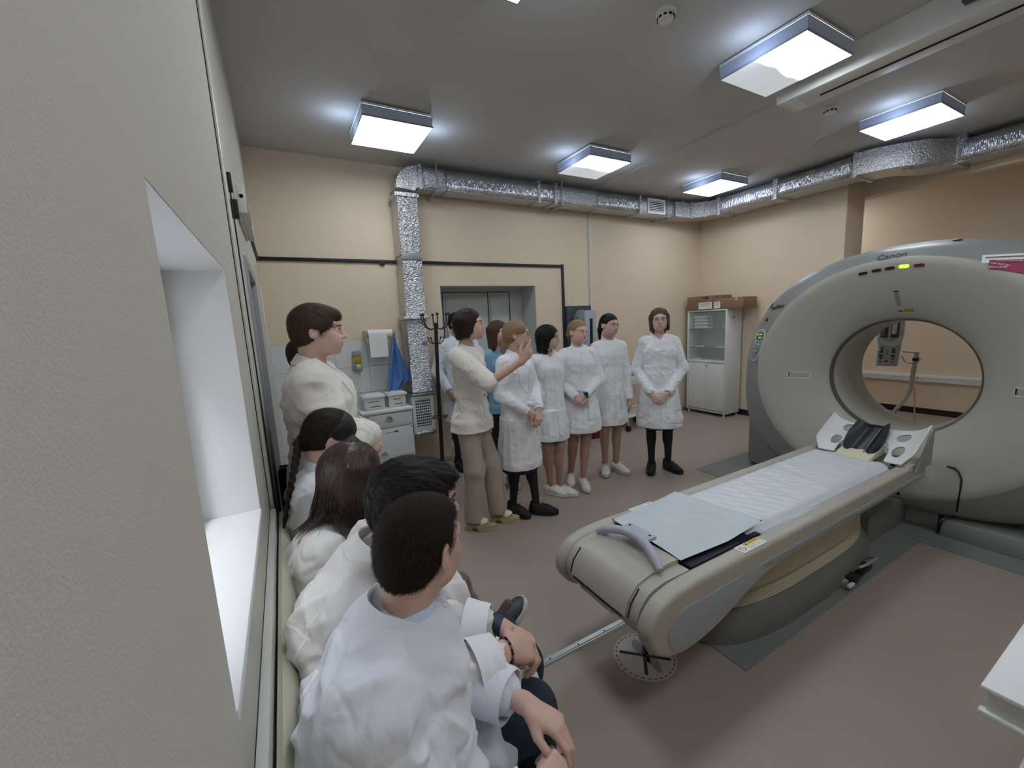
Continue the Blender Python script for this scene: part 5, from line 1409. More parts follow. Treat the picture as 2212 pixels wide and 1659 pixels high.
def eyes(p, parent, s, lids=True, glasses=None, look=(0, 0)):
    c, R = p.J['head'], p.HR; P = lambda x, y, z: c+R @ (A_(x, y, z)*s)
    for q in (-1, 1):
        m = MB(); M = Matrix(((R @ np.diag([s, s, s]))).tolist()).to_4x4(); M.translation = Vector(P(q*.031, .0815, .0075))
        m.sphere((0, 0, 0), .0125, (1, 1, .80), M=M, u=16, v=10); e = m.build('eyeball', M_eye, parent)
        m = MB(); m.sphere((look[0], .0092, look[1]), .0060, (1, .75, 1), M=M, u=14, v=8); m.build('iris', M_iris, e)
        # upper lid line and brow
        m = MB(); m.tube([P(q*.0185, .0905, .0105), P(q*.025, .0955, .0150), P(q*.033, .0950, .0155), P(q*.0435, .0875, .0100)], [.0008*s, .0018*s, .0018*s, .0012*s], 6); m.build('eyelash', p.browm, parent)
        m = MB(); m.tube([P(q*.013, .0985, .0260), P(q*.024, .0985, .0295), P(q*.036, .0925, .0300), P(q*.048, .0800, .0255)], [.0016*s, .0026*s, .0024*s, .0010*s], 6); m.build('eyebrow', p.browm, parent)
    if glasses:
        g = MB(); 
        for q in (-1, 1):
            pts = []
            for k in range(21):
                t = 2*PI*k/20; pts.append(P(q*.032+.0215*math.cos(t), .106-.010*abs(math.cos(t)*.5+q*.5 if False else 0)-.18*abs(q*.032+.0215*math.cos(t)) + .004, .004+.0185*math.sin(t)))
            g.tube(pts, .0011*s, 6)
            g.tube([P(q*.052, .098, .010), P(q*.076, .075, .012), P(q*.081, .0, .010), P(q*.080, -.015, .002)], .0011*s, 6)
        g.tube([P(-.011, .108, .008), P(0, .113, .011), P(.011, .108, .008)], .0011*s, 6)
        gl = g.build('glasses_frame', glasses, parent)
        for q in (-1, 1):
            m = MB(); pts = []
            for k in range(20):
                t = 2*PI*k/20; pts.append(Vector(P(q*.032+.0205*math.cos(t), .110-.18*abs(q*.032+.0205*math.cos(t)), .004+.0175*math.sin(t))))
            m.bm.faces.new([m.bm.verts.new(v) for v in pts]); m.build('lens', mat('lens_glass', (200, 205, 215), .05, alpha=.18), gl)

def strands(V, Q, parent, matl, n, ln, comb, rad=.0006, seed=1, keep=None, lift=.3, name='hair_strands', jit=.06):
    N = vnormals(V, Q); rg = np.random.default_rng(seed); idx = rg.integers(0, len(V), n)
    if keep is not None: idx = idx[keep(V[idx])]
    P = V[idx]; Nn = N[idx]; D = np.array([unit(comb(a)) for a in P]); D = D-Nn*(D*Nn).sum(1)[:, None]; D /= np.linalg.norm(D, axis=1)[:, None]+1e-6; D = D+Nn*lift+rg.normal(0, jit, P.shape); D /= np.linalg.norm(D, axis=1)[:, None]
    L = ln*(.6+.8*rg.random(len(P)))[:, None]
    S = np.cross(D, Nn); S /= np.linalg.norm(S, axis=1)[:, None]+1e-9
    P = P-Nn*.002; M1 = P+D*L*.5+Nn*L*.10; T = P+D*L-Nn*L*.12
    VV = np.stack([P-S*rad, P+S*rad, M1+S*rad*.8, M1-S*rad*.8, T+S*rad*.15, T-S*rad*.15], 1).reshape(-1, 3)
    b = np.arange(len(P))[:, None]*6; F = np.concatenate([b+A_(0, 1, 2, 3).astype(int), b+A_(3, 2, 4, 5).astype(int)])
    o = fast_mesh(name, VV, F, [matl], parent); o['kind'] = 'stuff'; return o
def add_hair(p, parent, matl, s, style, h=.0055, amp=.0013):
    c, R = p.J['head'], p.HR; P = lambda x, y, z: c+R @ (A_(x, y, z)*s); F = Field()
    E = lambda x, y, z, a, b, d, k=.015, Q=None, **kw: F.ell(P(x, y, z), A_(a, b, d)*s, R if Q is None else R @ Q, k=k*s, **kw)
    face = dict(k=.008, sub=True)
    g = style
    vol = {'short': .006, 'short2': .014, 'bob': .014, 'bob2': .014, 'pony': .011, 'bun': .011, 'curly': .020, 'long': .016, 'braid': .010, 'lowpony': .014}[g]
    E(0, -.016, .034, .074+vol, .096+vol, .082+vol)
    E(0, -.045, -.005, .066+vol, .064+vol*.8, .075)
    if g in ('short', 'short2'):
        E(0, .030, .075, .058+vol*.4, .052, .036+vol*.3)
        if g == 'short2': E(.01, .060, .078, .050, .040, .026, .02)
        # ears and neck free
        F.cut(P(0, 0, -.052), R @ A_(0, .45, -1)); 
        E(0, .125, -.055, .09, .082, .115, .006, sub=True)
        E(0, .100, .000, .064, .048, .052, .006, sub=True)
        for q in (-1, 1): E(q*.085, .000, -.022, .022, .026, .036, .006, sub=True); E(q*.07, .055, -.05, .03, .045, .058, .008, sub=True)
    if g in ('pony', 'bun', 'braid', 'lowpony'):
        E(0, .132, -.038, .080, .078, .113, .02, sub=True)
        for q in (-1, 1): E(q*.088, .010, -.018, .026, .034, .040, .012, sub=True); E(q*.07, .055, -.055, .032, .055, .06, .03, sub=True)
        F.cut(P(0, 0, -.070), R @ A_(0, .35, -1))
        if g == 'lowpony':
            E(0, -.105, -.035, .042, .035, .045, .02); F.cap(P(0, -.115, -.05), P(.0, -.125, -.13), .034*s, .018*s, k=.02*s); F.cap(P(0.02, -.11, -.08), P(.02, -.118, -.17), .022*s, .006*s, k=.02*s)
            for q in (-1, 1): E(q*.055, .035, .055, .034, .045, .036, .02)
        if g == 'pony':
            E(0, -.108, .020, .022, .022, .022, .01); F.cap(P(0, -.122, .02), P(0, -.132, -.06), .024*s, .024*s, k=.01*s); F.cap(P(0, -.132, -.06), P(0, -.115, -.17), .023*s, .008*s, k=.015*s)
        if g == 'bun':
            E(.012, -.115, -.028, .034, .026, .034, .006); E(.0, -.125, -.03, .026, .022, .028, .01)
        if g == 'braid':
            E(0, -.09, -.055, .034, .030, .035, .02)
    if g in ('bob', 'bob2', 'curly', 'long'):
        dn = {'bob': -.075, 'bob2': -.088, 'curly': -.120, 'long': -.15}[g]
        for q in (-1, 1):
            F.cap(P(q*.062, -.012, .03), P(q*(.072 if g != 'bob2' else .072), -.016, dn), (.034+vol*.4)*s, .026*s, k=.02*s)
            F.cap(P(q*.05, .022, .085), P(q*.080, .022, dn+.035), .022*s, .017*s, k=.02*s)
            F.cap(P(q*.05, -.06, .03), P(q*.048, -.062, dn), (.040+vol*.4)*s, .030*s, k=.025*s)
        F.cap(P(0, -.085, .03), P(0, -.085, dn), (.036+vol*.4)*s, .030*s, k=.025*s)
        if g == 'curly':
            rr_ = random.Random(4)
            for k_ in range(46):
                a = rr_.uniform(.35*PI, 1.65*PI)+PI/2; z = rr_.uniform(-.15, .09); rad = .088*math.cos(max(-1, min(1, z/.14))*1.1) + .012
                E(rad*.93*math.cos(a), rad*1.05*math.sin(a)-.012, z, rr_.uniform(.014, .022), rr_.uniform(.014, .02), rr_.uniform(.016, .024), .006)
        E(0, .130, -.034, .066 if g != 'bob2' else .068, .092, .118, .008, sub=True)
        if g in ('bob', 'bob2'): F.cut(P(0, 0, dn-.012), R @ A_(0, .15, -1))
    V, Q = F.mesh(h)
    V = relax(V, Q, 2, .5); N = vnormals(V, Q)
    loc = (V-c) @ R/s
    th = np.arctan2(loc[:, 0], loc[:, 1]); 
    if g in ('short', 'short2'): q = np.stack([loc[:, 0]*170, loc[:, 1]*60+loc[:, 2]*40, loc[:, 2]*60], 1)
    elif g in ('pony', 'bun', 'braid', 'lowpony'): q = np.stack([np.arctan2(loc[:, 0], loc[:, 2]+.05)*16, loc[:, 1]*14, loc[:, 2]*20+loc[:, 0]*60], 1)
    elif g == 'curly': q = loc*110
    else: q = np.stack([th*18, loc[:, 2]*9, loc[:, 1]*14], 1)
    V = V+N*((vn(q+50)-.5)*amp*2.2+(vn(q*2.3+9)-.5)*amp)[:, None]*s
    if g not in ('short', 'short2'):
        bk = R @ unit(A_(0, -1, -.25)); dnv = R @ A_(0, -.12, -1)
        strands(V, Q, parent, matl, 2600, .026 if g != 'curly' else .014, (lambda a: bk) if g in ('pony', 'bun', 'braid', 'lowpony') else (lambda a: dnv), .0009, 9, lift=.02 if g != 'curly' else .5, keep=lambda P_: ((P_-c) @ R)[:, 1] < .035*s)
    o = fast_mesh('hair', V, Q, [matl], parent)
    return V, Q, o
def body_build(p, parent, skin, legm, h=.009, hh=.0042, hf=.0040, face=True, bare_forearm=False, legs=True, legclass=True, handk=1., nose=1., jaw=1., smile=0, hands='RL', hmats=None):
    J, s = p.J, p.s; parts = []
    # coarse: trunk, arms, legs
    F = Field(); fl = (p.f, .72)
    F.cap(J['pelvis'], J['waist'], .135*s*p.slim, .115*s*p.slim, k=.05, flat=fl); F.cap(J['waist'], J['chest'], .115*s*p.slim, .135*s*p.slim, k=.05, flat=fl)
    F.cap(J['chest'], J['neck']-p.u*.06*s, .135*s*p.slim, .07*s, k=.05, flat=fl); F.cap(J['shR'], J['shL'], .048*s, k=.04)
    F.cap(J['neck']-p.u*.04*s, J['head'], (.050 if p.female else .055)*s, .045*s, k=.03)
    for n in 'RL':
        F.cap(J['sh'+n], J['el'+n], .046*s, .036*s, k=.03); F.cap(J['el'+n], J['wr'+n]*.7+J['el'+n]*.3, .036*s, .029*s, k=.02)
        if legs:
            kn, an, hp = J['knee'+n], J['ank'+n], J['hip'+n]
            F.cap(hp, kn, .080*s, .052*s, k=.03, mat=1); F.cap(kn, an, .050*s, .031*s, k=.02, mat=1)
            bk = unit(kn-hp)*.0-unit(np.cross(np.cross(an-kn, J['toe'+n]-an), an-kn))*1.0
            back = -(J['toe'+n]-an); back = unit(back-unit(an-kn)*(back @ unit(an-kn)))
            F.ell(kn+(an-kn)*.28+back*.018*s, A_(.044, .044, .105)*s, np.stack([unit(np.cross(unit(an-kn), back)), back, unit(an-kn)], 1), k=.03, mat=1)
            F.ell(kn-back*.012*s, A_(.042, .042, .05)*s, k=.03, mat=1)
            F.cap(an-A_(0, 0, .02), J['toe'+n], .030*s, .022*s, k=.02, mat=1)
    top = J['head']+A_(0, 0, -.04*s)
    V, Q = F.mesh(h, hi=A_(99, 99, J['neck'][2]+.035*s) if J['head'][2] > J['neck'][2] else None)
    V = relax(V, Q, 2); C = V[Q].mean(1); mi = F.classify(C); mi = np.where(mi == 1, 2, 0)
    parts.append((V, Q, mi))
    # fine: head and neck
    F = Field(); head_prims(F, J['head'], p.HR, s, p.female, nose, jaw, smile); neck_prims(F, p, s)
    lo = None
    V, Q = F.mesh(hf*s, lo=A_(-99, -99, J['neck'][2]-.02*s)); V = relax(V, Q, 1, .4); C = V[Q].mean(1); mi = F.classify(C)
    parts.append((V, Q, mi))
    # fine: forearms and hands
    for n in hands:
        F = Field(); d, nn = p.hand[n]; W = J['wr'+n]; e = J['el'+n]
        F.cap(e*.75+W*.25, W, .034*s, .0245*s, k=.02, flat=(nn, .86)); F.cap(W, W+d*.02*s, .024*s, .022*s, k=.02, flat=(nn, .8))
        side = (1 if n == 'R' else -1)*getattr(p, 'flip', {}).get(n, 1)
        # thumb: for a right hand with back towards n and fingers along d the thumb is on cross(n,d)... sign set by anatomy
        hand_prims(F, W+d*.012*s, d, nn, -side, s*(.96 if p.female else 1.04)*handk, p.curl[n], thumb=getattr(p, 'thumb', {}).get(n, 1.))
        V, Q = F.mesh(hh); V = relax(V, Q, 1, .3); parts.append((V, Q, np.zeros(len(Q), int)))
    b = 0; VV, QQ, MM = [], [], []
    for V, Q, m in parts: VV.append(V); QQ.append(Q+b); MM.append(m); b += len(V)
    o = fast_mesh('body', np.concatenate(VV), np.concatenate(QQ), [skin, M_lip, legm], parent, np.concatenate(MM))
    return o
def crease(P): 
    a = vn(P*.6+31); P2 = P+np.stack([a, vn(P*.7+5), a], 1)*1.6
    return np.clip(1-np.abs(2*vn(P2)-1)*3.2, 0, 1)
def folds(p, V, N, amp, kind='coat', zw=None, seedv=0., arm=True):
    """cloth relief: hanging pleats below the waist, drag folds on sleeves and small creases"""
    J = p.J; s = p.s; d = np.zeros(len(V))
    rel = V-J['waist']; th = np.arctan2(rel @ p.f, rel @ p.r)
    armd = np.full(len(V), 9.); 
    for n in 'RL':
        for a, b in ((J['sh'+n], J['el'+n]), (J['el'+n], J['wr'+n])):
            ab = b-a; L = np.linalg.norm(ab); t = np.clip(((V-a) @ ab)/L**2, 0, 1); w_ = np.linalg.norm(V-a-t[:, None]*ab, axis=1)
            near = np.clip(1-np.abs(w_-.05)/.05, 0, 1)*(w_ < .085)
            x = t*L; c = J['el'+n]; de = np.linalg.norm(V-c, axis=1)
            u = unit(ab)
            # wrinkles wrap round the sleeve
            tw = (V-a) @ unit(np.cross(u, A_(.3, .2, 1)))
            r1 = ridge(np.stack([x*26+tw*9+seedv, tw*13+5, x*6], 1))
            d += near*r1*(.35+.8*np.exp(-(de/.09)**2))*(1.0)
            armd = np.minimum(armd, w_)
    tor = np.clip((armd-.06)/.03, 0, 1)
    zz = rel[:, 2]
    if kind in ('coat', 'blouse'):
        low = np.clip(-zz/(.45*s), 0, 1); d += tor*low*(np.sin(th*7+seedv*3+2.5*vn(np.stack([th*2+seedv, zz*3, zz*0], 1)))*1.25+1.2*ridge(np.stack([th*3.2+seedv, zz*2.5, 0*zz+7], 1)))
    q = V+seedv
    d += tor*(1.6*ridge(np.stack([(q @ p.r)*9+q[:, 2]*7, (q @ p.f)*8, q[:, 2]*5], 1))+1.0*ridge(np.stack([(q @ p.r)*17-q[:, 2]*12, (q @ p.f)*14, q[:, 2]*16+3], 1)))
    d += tor*(1.25*crease(np.stack([(q @ p.r)*7+q[:, 2]*3, (q @ p.f)*7, q[:, 2]*3.5], 1))-.8*crease(np.stack([(q @ p.r)*9-q[:, 2]*6+9, (q @ p.f)*9, q[:, 2]*7], 1)))+(1-tor)*(.9*crease(q*15+3)-.6*crease(q*19+8))
    d += .10*ridge(q*42)
    fade = np.ones(len(V))
    for c_, r_ in getattr(p, 'calm', []): fade = np.minimum(fade, np.clip((np.linalg.norm(V-c_, axis=1)-r_)/.05, .12, 1))
    if getattr(p, 'hemcalm', None): fade = np.minimum(fade, np.clip((V[:, 2]-p.hemcalm-.004)/.06, .15, 1))
    return V+N*((d-.6)*fade)[:, None]*amp
def coat_build(p, parent, matl, hem=.52, h=.0065, fit=.02, sleeve=1.0, flare=.03, name='lab_coat', waist=1., amp=.0045, seed=0., rsl=.055, relaxn=2, cuff=True, vneck=None, bulk=1., sleeves='RL', long_from_seat=None, extra=None, hollow=True):
    J, s = p.J, p.s; F = Field(); fl = (p.f, .78); w_ = p.slim*bulk
    F.cap(J['chest'], J['neck']-p.u*.075*s, (.138*w_+fit)*s, (.082+fit)*s, k=.05, flat=fl)
    F.cap(J['waist'], J['chest'], (.122*w_*waist+fit)*s, (.142*w_+fit)*s, k=.05, flat=fl)
    F.cap(J['shR']*.92+J['shL']*.08, J['shL']*.92+J['shR']*.08, .055*s+fit*.3, k=.05, flat=(p.f, .95))
    F.cap(J['neck']-p.u*.07*s, J['neck']-p.u*.02*s, .072*s, .060*s, k=.03)
    if long_from_seat is None:
        hp = J['pelvis'].copy(); hz = hem*s; bot = p.loc.copy(); bot[:2] = J['pelvis'][:2]; bot[2] = hz
        hipz = p.loc.copy(); hipz[:2] = J['pelvis'][:2]; hipz[2] = .88*s
        F.cap(J['waist'], hipz, (.124*w_*waist+fit)*s, (.160*w_+fit)*s, k=.05, flat=(p.f, .82))
        F.cap(hipz, bot-A_(0, 0, .04), (.160*w_+fit)*s, (.165*w_+fit+flare)*s, k=.02, flat=(p.f, .86), ends=1); hemcut = bot.copy()
    if extra: extra(F)
    for n in sleeves:
        sh, el, wr = J['sh'+n], J['el'+n], J['wr'+n]
        F.cap(sh, el, (rsl+.008)*s, rsl*s, k=.035)
        if sleeve > .5:
            e = el+(wr-el)*min(1, sleeve); F.cap(el, e, rsl*s, (rsl*.78)*s, k=.022); 
            F.cap(el*.25+e*.75, e+unit(wr-el)*.012, rsl*.84*s, rsl*.80*s, k=.008, ends=1)
    if hollow:
        for n in sleeves:
            if sleeve > .5:
                el, wr = J['el'+n], J['wr'+n]; e = el+(wr-el)*min(1, sleeve); d = unit(wr-el); F.cap(e-d*.012, e+d*.04, rsl*.80*s-.013, rsl*.80*s-.012, k=.002, sub=True, ends=1); p.calm = getattr(p, 'calm', [])+[(e, .035)]
            else:
                sh, el = J['sh'+n], J['el'+n]
        if long_from_seat is None: F.cap(bot+A_(0, 0, .03), bot-A_(0, 0, .08), (.145*w_+fit)*s, (.165*w_+fit+flare-.022)*s, k=.002, flat=(p.f, .86), sub=True, ends=1)
        if long_from_seat is None: F.cut(hemcut, unit(A_(0, 0, -1)+p.r*.02*math.sin(seed*5)))
    F.cap(J['neck']+A_(0, 0, -.035*s)+p.f*.01, J['head'], .050*s if p.female else .058*s, .05*s, k=.004, sub=True)
    if vneck:   # open front wedge
        z = vneck; a = J['neck']+A_(0, 0, .02)+p.f*.10*s; b = J['neck']+p.f*.13*s-A_(0, 0, z*s)
        F.cap(a, b, .045*s, .004, k=.006, sub=True, flat=(p.f, 1.6))
    V, Q = F.mesh(h); V = relax(V, Q, relaxn); N = vnormals(V, Q)
    p.hemcalm = hem*s if long_from_seat is None else None
    V = folds(p, V, N, amp, 'coat', seedv=seed)
    o = fast_mesh(name, V, Q, [matl], parent)
    return V, Q, o
def decal(bvh, p, poly_fn, name, matl, parent, lift=.0025, thick=.0):
    pass
def ribbon(bvh, p, pts, w_, name, matl, parent, origin='front', lift=.003, thick=.003, wdir=None, closed=False):
    """thin strip lying on a garment: pts are body-frame (right, up) pairs; projected from the front/back/side"""
    P = []
    d0 = {'front': -p.f, 'back': p.f, 'right': -p.r, 'left': p.r}[origin]
    L = {'front': p.r, 'back': p.r, 'right': p.f, 'left': p.f}[origin]
    fine = []
    for a, b in zip(pts[:-1], pts[1:]):
        n = max(1, int(math.hypot(b[0]-a[0], b[1]-a[1])/.007))
        for k in range(n): fine.append((a[0]+(b[0]-a[0])*k/n, a[1]+(b[1]-a[1])*k/n))
    fine.append(pts[-1])
    rows = []
    for i, (a, b) in enumerate(fine):
        q = fine[min(i+1, len(fine)-1)]; r_ = fine[max(i-1, 0)]; tx, tz = q[0]-r_[0], q[1]-r_[1]; l = math.hypot(tx, tz)+1e-9; nx, nz = -tz/l, tx/l
        row = []
        for sd in (-.5, .5):
            x, z = a+nx*w_*sd, b+nz*w_*sd
            o = p.loc+(L*x+A_(0, 0, z))*p.s-d0*.6
            hit = bvh.ray_cast(Vector(o), Vector(d0))
            if hit[0] is None: row = None; break
            nn = hit[1] if hit[1].dot(Vector(-d0)) > 0 else -hit[1]
            row.append((hit[0]+nn*lift, hit[0]-nn*.001))
        if row: rows.append(row)
    if len(rows) < 2: return None
    m = MB(); rings = [[r_[0][0], r_[1][0], r_[1][1], r_[0][1]] for r_ in rows]
    m.loft(rings, smooth=False); return m.build(name, matl, parent)
def patch(bvh, p, poly, name, matl, parent, origin='front', lift=.004, n=7):
    """cloth panel (pocket, lapel, flap): quad a,b,c,d in body frame projected on the garment"""
    d0 = {'front': -p.f, 'back': p.f, 'right': -p.r, 'left': p.r}[origin]; L = {'front': p.r, 'back': p.r, 'right': p.f, 'left': p.f}[origin]
    m = MB(); G = []; Bk = []
    for i in range(n+1):
        row = []; rb = []
        for j in range(n+1):
            u, v = i/n, j/n
            x = (poly[0][0]*(1-u)+poly[1][0]*u)*(1-v)+(poly[3][0]*(1-u)+poly[2][0]*u)*v; z = (poly[0][1]*(1-u)+poly[1][1]*u)*(1-v)+(poly[3][1]*(1-u)+poly[2][1]*u)*v
            o = p.loc+(L*x+A_(0, 0, z))*p.s-d0*.6; hit = bvh.ray_cast(Vector(o), Vector(d0))
            if hit[0] is None: return None
            nn = hit[1] if hit[1].dot(Vector(-d0)) > 0 else -hit[1]
            row.append(m.bm.verts.new(hit[0]+nn*lift)); rb.append(m.bm.verts.new(hit[0]-nn*.001))
        G.append(row); Bk.append(rb)
    for i in range(n):
        for j in range(n): f = m.bm.faces.new((G[i][j], G[i+1][j], G[i+1][j+1], G[i][j+1])); f.smooth = True
    bd = [(i, 0) for i in range(n)]+[(n, j) for j in range(n)]+[(i, n) for i in range(n, 0, -1)]+[(0, j) for j in range(n, 0, -1)]
    for k in range(len(bd)):
        a, b = bd[k], bd[(k+1) % len(bd)]; m.bm.faces.new((G[a[0]][a[1]], Bk[a[0]][a[1]], Bk[b[0]][b[1]], G[b[0]][b[1]]))
    return m.build(name, matl, parent)
def button(bvh, p, x, z, parent, matl, r=.006, origin='front'):
    d0 = -p.f; o = p.loc+(p.r*x+A_(0, 0, z))*p.s-d0*.6; hit = bvh.ray_cast(Vector(o), Vector(d0))
    if hit[0] is None: return
    nn = hit[1] if hit[1].dot(Vector(-d0)) > 0 else -hit[1]; t = nn.orthogonal().normalized(); M = frame(hit[0]+nn*.002, t, nn.cross(t))
    m = MB(); m.lathe([(r, 0), (r, .002), (r*.6, .003)], M=M, seg=10); m.build('button', matl, parent)
def collar(p, parent, matl, s, h=.038, up=.052, fall=0., r0=.064, open_=40, flare=.022, name='collar', drop=.0, tilt=.25, points=.03, stand=False):
    """turned-down (or standing) collar ring round the neck, open at the front"""
    c = p.J['neck']+A_(0, 0, (up-.030)*s)+p.f*.004; ax = unit(p.J['head']-p.J['neck']-p.f*.0); ax = unit(ax*.5+A_(0, 0, 1)*.5)
    f = unit(p.f-ax*(p.f @ ax)); r = np.cross(f, ax)
    m = MB(); rings = []; n = 30
    for k in range(n+1):
        a = math.radians(open_+(360-2*open_)*k/n); e = abs(k/n*2-1)      # e=1 at the front edges
        d = f*math.cos(a)+r*math.sin(a)*1.04
        up = ax*(h*(1-.35*e**3))*s
        base = c+d*r0*s-f*0-ax*(.030*e**2)*s+f*(.012*e**2)*s
        if stand: ring = [base, base+up*.95+d*.0, base+up*.95+d*.005, base+d*.006]
        else:
            fold = base+up*.9-d*.004; tip = base+d*(flare+.010*e**4)*s-ax*(.006+fall+points*e**6)*s+f*(points*.5*e**6)*s
            ring = [base, fold, fold+ax*.003+d*.004, tip+d*.002, tip-ax*.002-d*.003, fold+d*.003-ax*.004]
        rings.append(ring)
    m.loft(rings, cap=True); return m.build(name, matl, parent)
def cuff_tube(name, a, b, ra, rb, nrm, flat, matl, parent, th=.004, seed=0, amp=.002):
    a = A_(*a); b = A_(*b); d = unit(b-a); n = unit(nrm-d*(nrm @ d)); t = np.cross(d, n); m = MB(); rings = []; N = 40
    def ring(f, r, j):
        P = np.array([a+(b-a)*f+(n*flat*math.cos(k*2*PI/N)+t*math.sin(k*2*PI/N))*r for k in range(N)]); o = P-(a+(b-a)*f); o /= np.linalg.norm(o, axis=1)[:, None]
        return (P+o*((vn(P*55+seed)-.5)*2*amp)[:, None]).tolist()
    for i in range(9): rings.append(ring(i/8, ra+(rb-ra)*i/8, i))
    for i in range(8, 3, -1): rings.append(ring(i/8, ra+(rb-ra)*i/8-th, i))
    m.loft(rings, cap=False); return m.build(name, matl, parent)
def shoe(p, n, parent, kind, matl, solem, s=1.):
    kind_dark = matl.name in ('black_shoe', 'dark_trainer')
    an, toe = p.J['ank'+n], p.J['toe'+n]; f = toe-an; z0 = 0.
    if getattr(p, 'footR', None) and n in p.footR: Mx = p.footR[n]
    else:
        f = A_(f[0], f[1], 0); f = unit(f); r = A_(f[1], -f[0], 0); Mx = (np.stack([r, f, A_(0, 0, 1)], 1), A_(an[0], an[1], 0))
    R, O = Mx; P = lambda x, y, z: O+R @ (A_(x, y, z)*s)
    ro = parent
    F = Field(); E = lambda x, y, z, a, b, d, k=.02, **kw: F.ell(P(x, y, z), A_(a, b, d)*s, R, k=k, **kw)
    if kind == 'sneaker':
        E(0, .120, .036, .044, .070, .030); E(0, .05, .052, .038, .07, .040); E(0, -.02, .055, .036, .045, .045); F.cap(P(0, -.01, .06), P(0, -.018, .100), .038*s, .036*s, k=.02); E(0, .085, .052, .034, .05, .030, .03)
        F.cap(P(0, -.014, .085), P(0, -.02, .15), .031*s, .033*s, k=.004, sub=True)
        F.cut(P(0, 0, .018), R @ A_(0, 0, -1))
    V, Q = F.mesh(.0055*s); V = relax(V, Q, 2); fast_mesh('shoe', V, Q, [matl], parent); so = parent.children[-1] if False else None
    sh = [o for o in bpy.data.objects if o.parent == parent and o.name.startswith('shoe')][-1]
    m = MB(); rings = []
    out = []
    for k in range(32):
        t = 2*PI*k/32; y = .062+.132*math.sin(t); wv = .042*(1+.16*math.sin(t)-.10*math.sin(2*t+1.2)*0); out.append((wv*math.copysign(abs(math.cos(t))**.85, math.cos(t)), y))
    for zz, e in ((.001, .94), (.005, 1.04), (.020, 1.10), (.034, 1.07)):
        rings.append([P(x*e, .062+(y-.062)*(1+.0*e), zz+(.010*max(0, (y-.14)/.05) if zz < .01 else .006*max(0, (y-.12)/.06)+.004*max(0, (-.02-y)/.04))) for x, y in out])
    m.loft(rings); m.build('sole', solem, sh)
    m = MB()
    for k in range(5):
        y = .055+.018*k; z = .100-.0088*k; m.tube([P(-.026, y, z-.014), P(0, y+.004, z+.004), P(.026, y, z-.014)], .0036*s, 6)
    m.tube([P(0, .052, .104), P(-.02, .058, .112), P(-.034, .065, .096)], .0018*s, 5); m.tube([P(0, .052, .104), P(.02, .058, .112), P(.036, .066, .094)], .0018*s, 5)
    m.build('laces', mat('lace_dark', (14, 14, 16), .8) if kind_dark else mat('lace_white', (236, 236, 232), .8), sh)
    m = MB()
    for sx in (-1, 1):
        m.tube([P(sx*.040, -.03, .060), P(sx*.0435, .03, .046), P(sx*.0455, .08, .044), P(sx*.040, .13, .042)], .0045*s, 6); m.tube([P(sx*.037, .0, .075), P(sx*.0435, .045, .050), P(sx*.046, .09, .036)], .0035*s, 6)
    m.build('overlay', mat('overlay_dark', (44, 44, 48), .7) if kind_dark else mat('overlay_grey', (176, 176, 172), .5), sh)
    return sh
def start(name, p, label, group=None):
    r = thing(name, tuple(p.loc), label, 'person', group); return r
# ================================================================ the people
def dress(p, r, coatm, bvh, hemz, v=None, pockets=True, btn=(1.25, 1.13, 1.01, .89, .77), seam=M_edge, breast=False, placket=True, top=1.34):
    if placket: ribbon(bvh, p, [(.012, top), (.012, hemz+.015)], .038, 'placket', coatm, r, lift=.0035)
    ribbon(bvh, p, [(-.008, top), (-.008, hemz+.015)], .0022, 'seam', seam, r, lift=.004)
    for z in btn: button(bvh, p, .012, z, r, M_edge, .0055)
    if pockets:
        for q in (-1, 1):
            pk = [(q*.06, .90), (q*.155, .90), (q*.16, .74), (q*.065, .72)]
            if patch(bvh, p, pk, 'pocket', coatm, r, lift=.005) is not None:
                ribbon(bvh, p, [(q*.06, .898), (q*.155, .898)], .004, 'pocket_edge', seam, r, lift=.0065)
                ribbon(bvh, p, [(q*.062, .89), (q*.066, .722), (q*.155, .742)], .0025, 'seam', seam, r, lift=.006)
